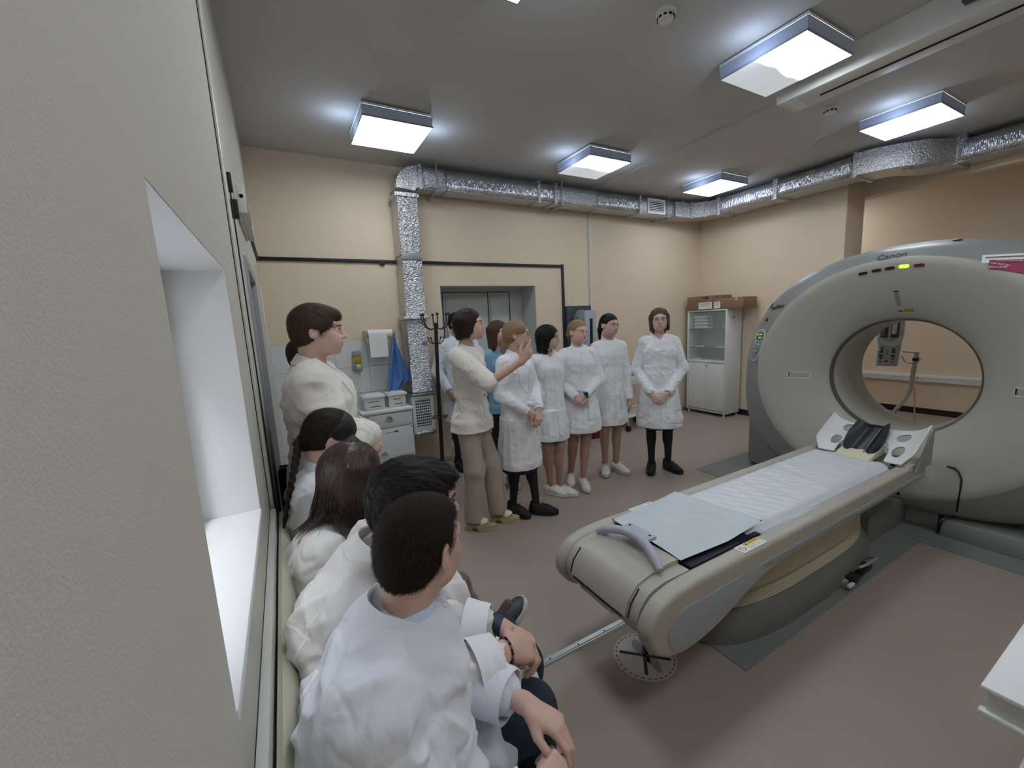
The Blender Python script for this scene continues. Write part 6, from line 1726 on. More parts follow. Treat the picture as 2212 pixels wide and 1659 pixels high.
def girl(x, y, az, H, label, hz, hairstyle, hairm, hem, skin=SK_fair, legm=M_tan_tights, coatm=M_coat, arms=None, feet=None, shoes=(M_shw, M_shw), hp=(0, 0), glasses=None, seed=1., curl=None, head=(0, 0, 0), lean=0., slim=.95, flare=.035, sleeve=.93, waist=.98, col='turn', pockets=True, female=True, hands='RL', fit=.02, vneck=None, look=(0, 0), jaw=1., nose=1., btn=(1.25, 1.13, 1.01, .89, .77), name='lab_coat', legs=True, placket=True, rsl=.047, skirt=None, smile=0, ears=None, amp=.0045):
    p = standing(x, y, az, H, female, head, arms, feet, lean, slim); p.HR = head_frame(hz, hp[0], hp[1]); p.browm = hairm
    if curl: p.curl.update(curl)
    r = thing('person', tuple(p.loc), label, 'person', 'people standing in white coats')
    body_build(p, r, skin, legm, jaw=jaw, nose=nose, hands=hands, smile=smile)
    eyes(p, r, p.s, glasses=glasses, look=look)
    add_hair(p, r, hairm, p.s, hairstyle)
    if vneck:
        pv = p; F = Field(); F.cap(p.J['chest'], p.J['neck']-p.u*.04*p.s, .135*p.s*slim, .075*p.s, k=.05, flat=(p.f, .78)); F.cap(p.J['shR'], p.J['shL'], .052*p.s, k=.04)
        F.cap(p.J['neck']+A_(0, 0, -.03), p.J['head'], .050*p.s, k=.004, sub=True)
        V, Q = F.mesh(.009); V = relax(V, Q, 2); fast_mesh('shirt', V, Q, [M_coat], r)
    V, Q, o = coat_build(p, r, coatm, hem=hem, fit=fit, sleeve=sleeve, flare=flare, seed=seed, waist=waist, vneck=vneck, rsl=rsl, name=name, amp=amp)
    b = bvh_of(V, Q)
    if col == 'turn': collar(p, r, coatm, p.s)
    elif col == 'stand': collar(p, r, coatm, p.s, h=.04, open_=14, stand=True, r0=.058)
    if name == 'lab_coat': dress(p, r, coatm, b, hem, pockets=pockets, btn=btn, placket=placket, top=1.395 if not vneck else 1.37-vneck)
    if skirt: 
        F = Field(); bt = p.loc.copy(); bt[:2] = p.J['pelvis'][:2]; tp = bt.copy(); tp[2] = .85*p.s; bt[2] = skirt[0]*p.s
        tp[2] = bt[2]+.09*p.s; F.cap(tp, bt, (.135+flare*.6)*p.s, (.150+flare*.8)*p.s, k=.01, flat=(p.f, .86), ends=1); F.cap(bt+A_(0, 0, .03), bt-A_(0, 0, .05), (.12+flare*.6)*p.s, (.132+flare*.8)*p.s, k=.002, flat=(p.f, .86), sub=True, ends=1)
        V, Q = F.mesh(.009); V = relax(V, Q, 1); N = vnormals(V, Q); V = folds(p, V, N, .004, 'coat', seedv=seed+3); fast_mesh('skirt', V, Q, [skirt[1]], r)
    if shoes:
        for n in 'RL': shoe(p, n, r, 'sneaker', shoes[0], shoes[1], p.s*(1.03 if female else 1.10))
    return p, r, b

def standing_group():
    # far right, glasses and dark tights
    g = mat('glasses_metal', (48, 44, 60), .3, .5)
    p, r, b = girl(3.33, 2.92, -136, 1.675, 'girl with chin-length brown hair, glasses and black tights at the right end of the row', -134, 'bob2', H_bob, .495,
        legm=M_black_tights, arms={'R': ((.235, -.01, 1.09), (.075, .185, .855), (-.62, .25, -.72), (.35, .9, .2)), 'L': ((-.235, -.01, 1.09), (-.075, .17, .865), (.7, .25, -.65), (-.3, .9, .2))},
        feet={'R': (.075, .03, 5), 'L': (-.095, -.02, -42)}, shoes=(M_shb, M_black), glasses=g, seed=1.3, hp=(0, 3), curl={'R': 38, 'L': 30}, flare=.055, btn=(1.20, 1.08, .96, .70), vneck=.09, fit=.026, rsl=.052, amp=.005,
        skirt=(.475, mat('black_skirt', (24, 22, 26), .9)))
    # dark ponytail
    p, r, b = girl(2.91, 3.2, -112, 1.645, 'girl in white stand-collar coat with dark ponytail and arms hanging at her sides', -88, 'pony', H_black, .545,
        arms={'R': ((.205, -.02, 1.09), (.215, .03, .795), (0, .12, -1), (1, .2, 0)), 'L': ((-.205, -.02, 1.09), (-.215, .04, .795), (0, .12, -1), (-1, .2, 0))}, skin=SK_mid,
        feet={'R': (.07, .03, 18), 'L': (-.055, .02, -25)}, shoes=(M_shw, mat('sole_grey', (196, 196, 194), .6)), seed=2.1, hp=(-6, -4), curl={'R': 22, 'L': 22}, col='stand', flare=.015, btn=(1.26, 1.16, 1.04, .92, .80, .68), legm=M_tan_tights)
    ribbon(b, p, [(-.15, 1.205), (.15, 1.205)], .005, 'yoke_seam', M_seam, r, lift=.004)
    # blonde bun with watch
    p, r, b = girl(2.45, 3.12, -118, 1.60, 'girl in white coat with dark-blonde bun and black wrist watch, legs crossed', -84, 'bun', H_blond, .585, skin=SK_fair,
        arms={'R': ((.22, .0, 1.10), (.06, .20, .965), (-.75, .25, -.55), (.35, .85, .35)), 'L': ((-.215, .02, 1.10), (-.02, .215, .985), (.8, .15, -.5), (-.1, .9, .4))},
        feet={'R': (.10, -.06, 8, (.075, .02, .48)), 'L': (-.0, .10, -4, (-.05, .06, .49))}, seed=3.4, hp=(-4, -3), curl={'R': 40, 'L': 35}, col='stand', flare=.05, btn=(1.27, 1.14, 1.02, .88), fit=.024, rsl=.052)
    W = p.J['wrL']; d, n = p.hand['L']; m = MB(); t = np.cross(d, n)
    c = W-d*.006; pts = [c+(n*.024*math.cos(a)+t*.030*math.sin(a)) for a in [2*PI*k/20 for k in range(21)]]
    m.tube(pts, .0075, 6); m.build('watch_strap', M_black, r)
    m = MB(); m.box((-.019, -.017, -.004), (.019, .017, .006), .004, M=frame(c+n*.029, d, t)); m.build('watch_case', M_black, r)
    # curly dark hair, short sleeves
    p, r, b = girl(2.10, 3.12, -96, 1.565, 'girl in short-sleeved white coat with dark curly shoulder-length hair', -52, 'curly', H_black, .575, skin=SK_mid,
        arms={'R': ((.20, -.10, 1.10), (.11, -.19, .93), (-.8, -.1, -.3), (.1, -1, 0)), 'L': ((-.20, -.10, 1.10), (-.11, -.19, .95), (.8, -.1, -.3), (-.1, -1, 0))},
        feet={'R': (.05, .05, -32), 'L': (-.03, .10, -38)}, seed=4.2, hp=(-5, 0), sleeve=.0, flare=.03, rsl=.060, btn=(1.2, 1.08, .96, .84), vneck=.07, pockets=False, waist=.92, skirt=(.56, mat('black_skirt', (0, 0, 0))))
    ribbon(b, p, [(.085, 1.34), (.10, 1.2), (.085, 1.05), (.10, .93), (.14, .87), (.19, .86)], .004, 'grey_piping', M_edge, r, lift=.005)
    patch(b, p, [(.03, 1.31), (.10, 1.29), (.09, 1.23), (.035, 1.245)], 'lapel', M_coat, r, lift=.008)
    # glasses girl in front
    gg = mat('glasses_gold', (150, 110, 84), .3, .7)
    p, r, b = girl(1.655, 2.93, -72, 1.62, 'girl in long open white coat with round thin glasses and low blonde ponytail', -34, 'lowpony', H_blond, .44, skin=SK_mid, legm=M_black_tights,
        arms={'R': ((.205, .0, 1.10), (.085, .20, .955), (-.45, .45, -.6), (.75, .5, .4)), 'L': ((-.19, .05, 1.10), (.0, .24, .965), (.45, .35, -.75), (.2, .9, .3))},
        feet={'R': (.09, -.03, 0, (.085, .02, .49)), 'L': (-.03, .14, -32, (-.06, .07, .49))}, shoes=(M_shb, M_black), glasses=gg, seed=5.5, hp=(0, 0), curl={'R': 35, 'L': 30}, flare=.035, rsl=.052, fit=.024, vneck=.13, btn=(), sleeve=.86,
        skirt=(.40, mat('plaid_skirt', (46, 36, 44), .9, bump=.3, bs=120, var=.4, vs=60)))
    for q in (1, -1): patch(b, p, [(q*.02, 1.32), (q*.10, 1.36), (q*.09, 1.20), (q*.012, 1.10)], 'lapel', M_coat, r, lift=.008)
    # second, inner sleeve cuffs
    for n in 'RL':
        W, E_ = p.J['wr'+n], p.J['el'+n]; d = unit(W-E_); cuff_tube('cuff', W-d*.05, W-d*.004, .038, .034, A_(0, 0, 1), .9, M_coat, r, .003, 5)
    # lady in cream blouse
    p, r, b = girl(1.235, 2.93, -48, 1.725, 'woman in cream belted blouse and beige trousers raising her hand', -32, 'bob', H_dark, .80, skin=SK_mid, coatm=M_coatc, name='blouse', col=None,
        arms={'R': ((.185, .235, 1.185), (.12, .465, 1.325), (-.10, .62, .75), (.85, .35, -.3)), 'L': ((-.19, -.02, 1.10), (-.18, .04, .86), (0, .2, -1), (-1, .1, 0))},
        feet={'R': (.085, .0, -8), 'L': (-.08, .14, -8)}, shoes=None, seed=6.1, hp=(2, 0), curl={'R': [18, 45, 52, 58], 'L': 25}, sleeve=.22, rsl=.066, flare=.035, fit=.016, waist=.86, slim=.93, legs=True, amp=.006, nose=1.05)
    # raised hand holds up the index finger; belt, earring, trousers, sandals
    ring = []; s = p.s; c = p.J['waist']-A_(0, 0, .005)
    m = MB(); pts = []
    for k in range(41):
        a = 2*PI*k/40; d = p.r*math.cos(a)+p.f*math.sin(a); o = c+d*.5; hit = b.ray_cast(Vector(o), Vector(-d)); pts.append(np.array(hit[0])+d*.009 if hit[0] is not None and np.linalg.norm(np.array(hit[0])-c) < .26 else c+d*.14)
    rings = [[q+A_(0, 0, .017), q+A_(0, 0, -.017), q+A_(0, 0, -.017)-unit(q-c)*.006, q+A_(0, 0, .017)-unit(q-c)*.006] for q in pts]
    m.loft(rings, cap=False); m.build('belt', M_coatc, r)
    kn = p.T((.055, .150, 1.075)); m = MB(); m.sphere(kn, .017, (1, 1, .8)); m.build('belt_knot', M_coatc, r)
    for x0_, x1_ in ((.045, .03), (.065, .085)): ribbon(b, p, [(x0_, 1.065), ((x0_+x1_)/2, .97), (x1_, .875)], .024, 'belt_tail', M_coatc, r, lift=.006)
    F = Field(); J = p.J
    F.cap(J['pelvis']-A_(0, 0, .08), J['pelvis']-A_(0, 0, .12), .12*s, .14*s, k=.04, flat=(p.f, .82))
    for n in 'RL': F.cap(J['hip'+n]-A_(0, 0, .09), J['knee'+n], .080*s, .080*s, k=.03); F.cap(J['knee'+n], J['ank'+n]+A_(0, 0, .02), .080*s, .070*s, k=.03); F.cap(J['knee'+n]*.2+J['ank'+n]*.8, J['ank'+n]-A_(0, 0, .01), .071*s, .070*s, k=.006, ends=1); F.cap(J['ank'+n]+A_(0, 0, .03), J['ank'+n]-A_(0, 0, .05), .06*s, .062*s, k=.002, sub=True)
    V, Q = F.mesh(.008); V = relax(V, Q, 3); N = vnormals(V, Q); q = V
    V = V+N*((ridge(np.stack([(q @ p.r)*9, (q @ p.f)*9, q[:, 2]*3], 1))-.5)*.005)[:, None]; fast_mesh('trousers', V, Q, [M_trous], r)
    M_san = mat('cream_leather', (224, 214, 190), .5); M_sol = mat('tan_sole', (188, 170, 138), .6)
    for n in 'RL':
        an, toe = J['ank'+n], J['toe'+n]; f = unit((toe-an)*A_(1, 1, 0)); rr_ = A_(f[1], -f[0], 0); P = lambda x, y, z: an*A_(1, 1, 0)+rr_*x+f*y+A_(0, 0, z)
        m = MB(); out = [((.040*(1+.12*math.sin(t)))*math.cos(t), .055+.125*math.sin(t)) for t in [2*PI*k/28 for k in range(28)]]
        m.loft([[P(x, y, (.0 if y > .03 else .028)+.001) for x, y in out], [P(x, y, .052) for x, y in out]]); 
        m.loft([[P(x*.8, -.04+y, .001) for x, y in ((-.036, -.03), (.036, -.03), (.034, .03), (-.034, .03))], [P(x, -.04+y, .035) for x, y in ((-.034, -.03), (.034, -.03), (.034, .035), (-.034, .035))]], smooth=False)
        sd = m.build('sandal', M_sol, r)
        F = Field(); F.ell(P(0, .075, .066), (.041, .052, .034), np.stack([rr_, f, A_(0, 0, 1)], 1)); F.cap(P(0, -.02, .07), P(0, -.035, .085), .036, .036, k=.02); F.ell(P(0, .075, .055), (.033, .10, .026), np.stack([rr_, f, A_(0, 0, 1)], 1), sub=True, k=.002); F.cut(P(0, 0, .05), (0, 0, -1)); F.cut(P(0, 0, .105), (0, 0, 1))
        F.cap(P(0, -.02, .05), P(0, -.03, .12), .030, .030, k=.002, sub=True)
        V, Q = F.mesh(.005); V = relax(V, Q, 2); fast_mesh('upper', V, Q, [M_san], sd)
    e = J['head']+p.HR @ (A_(.084, -.01, -.036)*s); m = MB(); m.lathe([(.008, -.002), (.010, 0), (.008, .002), (.006, 0), (.008, -.002)], M=frame(e, p.HR[:, 1], p.HR[:, 2]), seg=14); m.build('earring', mat('gold', (220, 180, 110), .2, 1.), r)
    # girl in blue scrubs mostly hidden
    p, r, b = girl(1.80, 3.52, -84, 1.63, 'girl in sky-blue scrubs with long brown hair, standing behind the one with round glasses', -70, 'long', H_mid, .80, skin=SK_fair, coatm=M_tealscrub, name='scrub_top', col='turn', pockets=False, sleeve=.1, rsl=.06, flare=.02, legm=M_black_tights, seed=7.7, shoes=(mat('beige_shoe', (190, 176, 160), .6), M_shw), feet={'R': (.09, .0, 20), 'L': (-.06, .02, 10)})
    # man at the back
    p, r, b = girl(1.70, 4.28, -88, 1.75, 'dark-haired man in white coat and black trousers standing behind the woman in cream', -60, 'short', H_black, .55, skin=SK_tan, coatm=M_coatb, female=False, legm=M_btr, seed=8.8, flare=.02, slim=1.0, shoes=(M_shb, M_black),
        arms={'R': ((.25, -.02, 1.10), (.20, .14, .90), (-.3, .5, -.8), (.9, .2, .2)), 'L': ((-.24, -.02, 1.10), (-.2, .12, .88), (.3, .5, -.8), (-.9, .2, .2))}, rsl=.06, fit=.024)
standing_group()

def left_pair():
    global H_boy; H_boy = hair_mat('boy_brown', (76, 62, 50))
    # tall boy by the tiled corner
    p, r, b = girl(.122, 2.12, -8, 1.735, 'boy in white coat with brown hair standing in profile with folded arms at the left', -10, 'short2', H_boy, .50, skin=SK_fair, female=False, coatm=M_coatc, legm=M_btr, seed=9.1, fit=.038, flare=.02, slim=1.02, rsl=.078, sleeve=.8,
        arms={'R': ((.235, .09, 1.125), (.03, .225, 1.10), (-.9, .15, -.3), (.1, .9, .4)), 'L': ((-.235, .07, 1.12), (.0, .20, 1.07), (.9, .1, -.2), (-.1, .9, .3))},
        feet={'R': (.09, .0, 0), 'L': (-.09, .05, 0)}, shoes=(M_shb, M_black), head=(0, .0, 0), lean=.0, hp=(-3, 0), col='turn', amp=.0085, pockets=False, btn=(), placket=False, smile=0.3, vneck=.10, jaw=1.02)
    c, R = p.J['head'], p.HR
    for q in (1, -1): patch(b, p, [(q*.02, 1.30), (q*.09, 1.36), (q*.11, 1.22), (q*.02, 1.12)], 'lapel', M_coatc, r, lift=.008)
    hv = [o for o in r.children if o.name.startswith('hair')][0]; HV = np.array([v.co[:] for v in hv.data.vertices])+np.array(r.location); HQ = np.array([list(q.vertices) for q in hv.data.polygons])
    strands(HV, HQ, r, H_boy, 6000, .024, lambda a: R @ unit(A_(((a-c) @ R)[0]*.4, .9 if ((a-c) @ R)[1] > -.02 else -.1, -.5)), .0007, 5, lift=.12)
    # person hidden behind him with a shoulder bag
    p, r, b = girl(.15, 2.62, -12, 1.62, 'person in white coat with black shoulder strap, hidden behind the tall boy in profile', -6, 'short', H_dark, .50, skin=SK_fair, female=False, coatm=M_coat, legm=M_btr, seed=10.4, fit=.05, flare=.03, slim=1.12, rsl=.068,
        arms={'R': ((.25, .08, 1.08), (.12, .27, 1.02), (-.6, .5, -.5), (.5, .8, .2)), 'L': ((-.25, .05, 1.08), (-.16, .25, 1.0), (.5, .6, -.4), (-.5, .7, .2))}, shoes=(M_shb, M_black), amp=.006, btn=(), placket=False, pockets=False, head=(0, -.06, -.03))
    M_bag = mat('bag_black', (30, 31, 40), .6, bump=.1, bs=200)
    m = MB(); rows = []
    for k in range(25):
        t = k/24; x = -.13+.30*t; z = 1.46-.62*t
        # strap runs over the far shoulder and down the chest
    pts = [(-.10, 1.40), (-.05, 1.33), (.02, 1.22), (.09, 1.10), (.15, .98)]
    ribbon(b, p, pts, .045, 'bag_strap', M_bag, r, lift=.006); ribbon(b, p, [(-.10, 1.40), (-.04, 1.28), (.05, 1.12), (.13, .97), (.19, .86)], .045, 'bag_strap', M_bag, r, origin='back', lift=.006)
    bag = thing('shoulder_bag', tuple(p.T((.25, -.08, .72))), 'black shoulder bag hanging at the hip of the hidden person by the left wall', 'bag')
    M = frame(p.T((.27, -.10, .84)), p.f, (0, 0, 1))
    m = MB(); m.box((-.10, -.13, -.03), (.10, .13, .035), .02, 3, M=M); m.build('body', M_bag, bag); m = MB(); m.box((-.102, -.02, -.04), (.102, .132, -.028), .004, M=M); m.build('flap', M_bag, bag)
left_pair()

# ---------------------------------------------------------------- seated people
def seated(az, joints, haz, hp, female, s, loc):
    p = Person(); p.s = s; p.loc = A_(*loc); p.f = azv(az); p.r = A_(p.f[1], -p.f[0], 0); p.u = A_(0, 0, 1); p.J = {k: A_(*v) for k, v in joints.items()}; p.female = female; p.slim = 1.; p.az = az
    p.HR = head_frame(haz, *hp); p.curl = {'R': 30, 'L': 30}; p.hand = {}; p.T = lambda a: p.loc+(p.r*a[0]+p.f*a[1]+A_(0, 0, a[2])); return p
def trousers(p, r, matl, h=.008, ra=.088, rb=.070, rc=.055, amp=.004):
    F = Field(); J = p.J
    F.cap(J['pelvis'], J['pelvis']+A_(0, 0, .08), .12, .12, k=.04)
    for n in 'RL': F.cap(J['hip'+n], J['knee'+n], ra, rb, k=.03); F.cap(J['knee'+n], J['ank'+n]+A_(0, 0, .03), rb*.95, rc, k=.03); F.cap(J['knee'+n]*.1+J['ank'+n]*.9, J['ank'+n]+A_(0, 0, -.01), rc, rc, k=.006, ends=1)
    F.cut(A_(0, 0, .02), (0, 0, -1))
    V, Q = F.mesh(h); V = relax(V, Q, 2); N = vnormals(V, Q)
    V = V+N*((ridge(V*A_(11, 11, 7))-.5)*amp)[:, None]; return fast_mesh('trousers', V, Q, [matl], r)
def seat_coat(p, r, matl, h, flap=.6, fl_r=.108, rsl=.066, sleeve=.75, amp=.006, seed=0., fit=.03, name='lab_coat', slim=1.0, extra2=None, hollow=True):
    J = p.J
    def ex(F):
        F.cap(J['waist'], J['pelvis'], (.130+fit)*slim, (.158+fit)*slim, k=.05, flat=(p.f, .84))
        for n in 'RL':
            e = J['hip'+n]+(J['knee'+n]-J['hip'+n])*flap; F.cap(J['hip'+n], e, fl_r, fl_r*.92, k=.04, flat=(A_(0, 0, 1), .9), ends=0)
        if extra2: extra2(F)
    p.slim = slim
    V, Q, o = coat_build(p, r, matl, h=h, fit=fit, sleeve=sleeve, rsl=rsl, long_from_seat=1, extra=ex, amp=amp, seed=seed, name=name, relaxn=2, hollow=hollow)
    return V, Q, o
def seat_body(p, r, skin, legm, hh=.004, hf=.0042, handk=1., **kw):
    return body_build(p, r, skin, legm, hh=hh, hf=hf, handk=handk, **kw)

def front_boy():
    J = dict(pelvis=(.105, .73, .55), waist=(.09, .735, .70), chest=(.092, .755, .87), neck=(.148, .780, 1.025), head=(.204, .804, 1.163),
             shR=(.050, .620, 1.000), shL=(.185, .915, .985), elR=(.135, .520, .765), elL=(.265, .955, .735), wrR=(.330, .575, .698), wrL=(.402, .748, .728),
             hipR=(.15, .64, .555), hipL=(.15, .83, .555), kneeR=(.545, .545, .545), kneeL=(.485, .868, .548), ankR=(.50, .53, .09), ankL=(.52, .90, .09), toeR=(.64, .52, .03), toeL=(.66, .90, .03))
    p = seated(-14, J, 33, (-10, 0), False, .93, (.15, .75, 0)); p.browm = H_dark
    p.hand['L'] = (unit((.50, -.82, -.16)), unit((.35, .0, .93))); p.hand['R'] = (unit((.86, .36, -.10)), unit((.20, -.62, .74))); p.curl = {'L': [30, 36, 42, 48], 'R': [50, 55, 58, 62]}; p.thumb = {'R': .15, 'L': .6}
    r = thing('person', (.15, .75, 0), 'boy with very short dark hair seated nearest on the bench, seen from behind', 'person', 'students seated on the bench')
    seat_body(p, r, SK_mid, M_navyt, hh=.0032, hf=.0034)
    eyes(p, r, p.s)
    V, Q, o = add_hair(p, r, mat('hair_crop_dark', (36, 27, 22), .7, spec=.15), p.s, 'short', h=.0045, amp=.0007)
    c, R = p.J['head'], p.HR
    def comb(a):
        l = (a-c) @ R; return R @ unit(A_(l[0]*.6, .25 if l[2] > .05 else -.1, -1.0 if l[2] < .07 else -.25))
    strands(V, Q, r, mat('hair_strand_dark', (40, 30, 25), .6, spec=.2), 16000, .010, comb, .00045, 2, lift=.75)
    V, Q, o = seat_coat(p, r, M_coatb, .0052, hollow=False, flap=.42, fl_r=.100, rsl=.070, sleeve=.74, amp=.0105, seed=1.7, fit=.052, slim=1.06)
    b = bvh_of(V, Q)
    collar(p, r, M_coatb, 1.0, h=.045, r0=.074, open_=34, flare=.050, points=.02, up=.052, fall=.045)
    # stitched seams: armholes, yoke and the front edge
    T = lambda *w: w
    for org, pts in (('back', [(-.13, 1.06), (-.145, .95), (-.165, .60)]), ('back', [(-.15, .955), (0, .965), (.15, .955)])):
        q = [(x, z) for x, z in pts]; p2s = p.s; p.s = 1.; ribbon(b, p, q, .008, 'seam', M_seam, r, origin=org, lift=.0009); p.s = p2s
    # double-turned cuffs
    for n in 'LR':
        W, E_ = p.J['wr'+n], p.J['el'+n]; d = unit(W-E_); e = E_+(W-E_)*.74; cuff_tube('cuff', e-d*.042, e+d*.026, .070, .0625, A_(0, 0, 1), .88, M_coatb, r, .004, 3)
    # blue shirt under the coat
    F = Field(); F.cap(p.J['chest']+p.f*.02, p.J['neck']-A_(0, 0, .02)+p.f*.02, .13, .082, k=.05, flat=(p.f, .78)); V, Q = F.mesh(.008); V = relax(V, Q, 2); fast_mesh('shirt', V, Q, [mat('pale_blue_shirt', (192, 208, 230), .9)], r)
    trousers(p, r, M_navyt, h=.007, ra=.088, rb=.072)
    for n in 'RL': shoe(p, n, r, 'sneaker', M_shb, M_black, 1.05)
    # braided bracelet on the near wrist
    W = p.J['wrR']; d, nn = p.hand['R']; t = np.cross(d, nn); m = MB()
    for j in (-.006, .0, .006):
        m.tube([W+d*(.006+j)+(nn*.0265*math.cos(a)+t*.034*math.sin(a))*(1+.04*math.sin(9*a+j*900)) for a in [2*PI*k/36 for k in range(37)]], .0042, 6)
    m.build('bracelet', mat('camo_cord', (74, 78, 66), .8, var=.5, vs=160), r)
    # coat snap on the front flap
    m = MB(); m.lathe([(.006, 0), (.006, .0015), (.004, .002)], M=frame((.335, .68, .665), (1, 0, 0), (0, 1, 0)), seg=12); m.build('snap_button', M_alu, r)
front_boy()

def second_boy():
    J = dict(pelvis=(.08, 1.03, .55), waist=(.065, 1.03, .71), chest=(.09, 1.03, .88), neck=(.16, 1.02, 1.045), head=(.250, 1.005, 1.168),
             shR=(.08, .905, 1.00), shL=(.17, 1.19, .995), elR=(.195, .860, .775), elL=(.265, 1.125, .755), wrR=(.415, .868, .768), wrL=(.462, .985, .742),
             hipR=(.13, .97, .555), hipL=(.13, 1.12, .555), kneeR=(.54, 1.02, .55), kneeL=(.53, 1.16, .55), ankR=(.52, 1.00, .09), ankL=(.54, 1.20, .09), toeR=(.66, .98, .03), toeL=(.68, 1.2, .03))
    p = seated(-12, J, -2, (-8, 0), False, 1.0, (.15, 1.03, 0)); p.browm = H_black
    p.hand['R'] = (unit((.88, .22, -.40)), unit((.36, -.55, .75))); p.hand['L'] = (unit((.62, -.70, -.28)), unit((.35, .15, .92))); p.curl = {'R': [36, 42, 50, 56], 'L': [42, 46, 50, 55]}
    r = thing('person', (.15, 1.03, 0), 'dark-haired boy seated second from the camera, with blue watch band and beaded bracelet', 'person', 'students seated on the bench')
    seat_body(p, r, SK_mid, M_navyt, hh=.0034); eyes(p, r, p.s)
    V, Q, o = add_hair(p, r, H_black, p.s, 'short2', h=.005, amp=.003)
    c, R = p.J['head'], p.HR
    strands(V, Q, r, mat('hair_strand_black', (34, 28, 26), .5, spec=.3), 7000, .020, lambda a: R @ unit(A_(((a-c) @ R)[0]*.5+.3, .9, -.5 if ((a-c) @ R)[2] < .08 else -.05)), .0006, 5, lift=.22)
    V, Q, o = seat_coat(p, r, M_coatw, .006, hollow=False, flap=.85, fl_r=.100, rsl=.062, sleeve=.80, amp=.010, seed=4.4, fit=.034); b = bvh_of(V, Q)
    collar(p, r, M_coatw, 1.0, h=.038, r0=.070, open_=38)
    p.s = 1.; ribbon(b, p, [(-.15, 1.03), (-.150, .90), (-.165, .70)], .006, 'seam', M_seam, r, origin='back', lift=.0008); ribbon(b, p, [(.14, 1.02), (.140, .90), (.16, .70)], .006, 'seam', M_seam, r, origin='back', lift=.0008); ribbon(b, p, [(-.15, .97), (.15, .97)], .005, 'seam', M_seam, r, origin='back', lift=.0008)
    for n in 'LR':
        W, E_ = p.J['wr'+n], p.J['el'+n]; d = unit(W-E_); e = E_+(W-E_)*.80; cuff_tube('cuff', e-d*.055, e+d*.016, .074, .061, A_(0, 0, 1), .88, M_coat, r, .004, 8)
    trousers(p, r, M_navyt); 
    for n in 'RL': shoe(p, n, r, 'sneaker', M_shb, M_black, 1.05)
    W = p.J['wrL']; d, nn = p.hand['L']; t = np.cross(d, nn); m = MB()
    rings = [[W+d*j+(nn*(.0265)*math.cos(a)+t*.033*math.sin(a)) for a in [2*PI*k/28 for k in range(28)]] for j in (-.026, -.020, .000, .006)]
    m.loft(rings, cap=False); o = m.build('watch_band', mat('blue_silicone', (36, 48, 72), .5), r); o.modifiers.new('s', 'SOLIDIFY').thickness = .003
    W = p.J['wrR']; d, nn = p.hand['R']; t = np.cross(d, nn); m = MB(); n2 = MB()
    for k in range(26):
        a = 2*PI*k/26; (m if k % 3 else n2).sphere(W+d*.004+(nn*.0265*math.cos(a)+t*.033*math.sin(a)), .0042, u=8, v=6)
    m.build('bracelet_beads', M_black, r); n2.build('bracelet_beads', mat('copper_bead', (150, 110, 96), .3, .4), r)
second_boy()

def long_hair(p, r, matl, n=1000, Lmin=.30, Lmax=.46, seed=3, spread=0.):
    c, R = p.J['head'], p.HR; rg = np.random.default_rng(seed); m = []; Fq = []; b = 0
    for i in range(n):
        ph = rg.uniform(-PI, PI)
        if abs(ph) < .55: continue          # keep the face free (ph = 0 is forward)
        a = A_(math.sin(ph), math.cos(ph), 0); L = Lmin+(Lmax-Lmin)*rg.random()**.7; pts = []
        wob = rg.uniform(0, 6.28); rad = 1.07+rg.uniform(-.03, .05); fl = rg.uniform(0, 1)**2
        for k in range(17):
            t = k/16; sl = t*L
            if t < .26: q = t/.26*PI/2*1.02; loc = A_(a[0]*.088*math.sin(q), a[1]*.108*math.sin(q)-.014, .030+.106*math.cos(q))*rad
            else:
                u = (t-.26)/.74; dn = u*(L-.10); e = 1-.10*math.sin(min(1, u*2)*PI)*.6+(.06+.16*fl)*u*u+spread*u
                loc = A_(a[0]*.088*e, a[1]*.108*e-.014-.02*u, .028-dn)*A_(rad, rad, 1)
            w = c+R @ (loc*p.s) if t < .26 else None
            if w is None:
                w0 = c+R @ (A_(a[0]*.088*rad*e, a[1]*.108*rad*e-.014-.02*u, .028)*p.s); w = w0-A_(0, 0, dn*p.s)
            w = w+A_(math.sin(wob+t*5), math.cos(wob*1.7+t*4), 0)*.006*t
            pts.append(w)
        pts = push_out(p, np.array(pts))
        for _ in range(9): pts[1:-1] = pts[1:-1]*.4+(pts[:-2]+pts[2:])*.3; pts = push_out(p, pts)
        rr_ = .0016*(1-.6*np.linspace(0, 1, 17)**3); d = np.gradient(pts, axis=0); d /= np.linalg.norm(d, axis=1)[:, None]+1e-9
        s1 = np.cross(d, A_(.3, .2, .9)); s1 /= np.linalg.norm(s1, axis=1)[:, None]+1e-9; s2 = np.cross(d, s1)
        for ang in (0, 2.09, 4.19): m.append(pts+(s1*math.cos(ang)+s2*math.sin(ang))*rr_[:, None])
        for k in range(16):
            for j in range(3): j2 = (j+1) % 3; Fq.append((b+j*17+k, b+j2*17+k, b+j2*17+k+1, b+j*17+k+1))
        b += 51
    o = fast_mesh('hair_strands', np.concatenate(m), np.array(Fq), [matl], r); o['kind'] = 'stuff'
def push_out(p, pts):
    """keep strands outside shoulders and back"""
    J = p.J
    for a, b, ra, rb in ((J['waist'], J['chest'], .17, .178), (J['chest'], J['neck']-A_(0, 0, .05), .178, .11), (J['shR'], J['shL'], .084, .084)):
        ab = b-a; t = np.clip(((pts-a) @ ab)/(ab @ ab), 0, 1); v = pts-a-t[:, None]*ab; d = np.linalg.norm(v, axis=1)+1e-9; R_ = ra+(rb-ra)*t
        m = d < R_; pts[m] += v[m]/d[m][:, None]*(R_[m]-d[m])[:, None]
    return pts
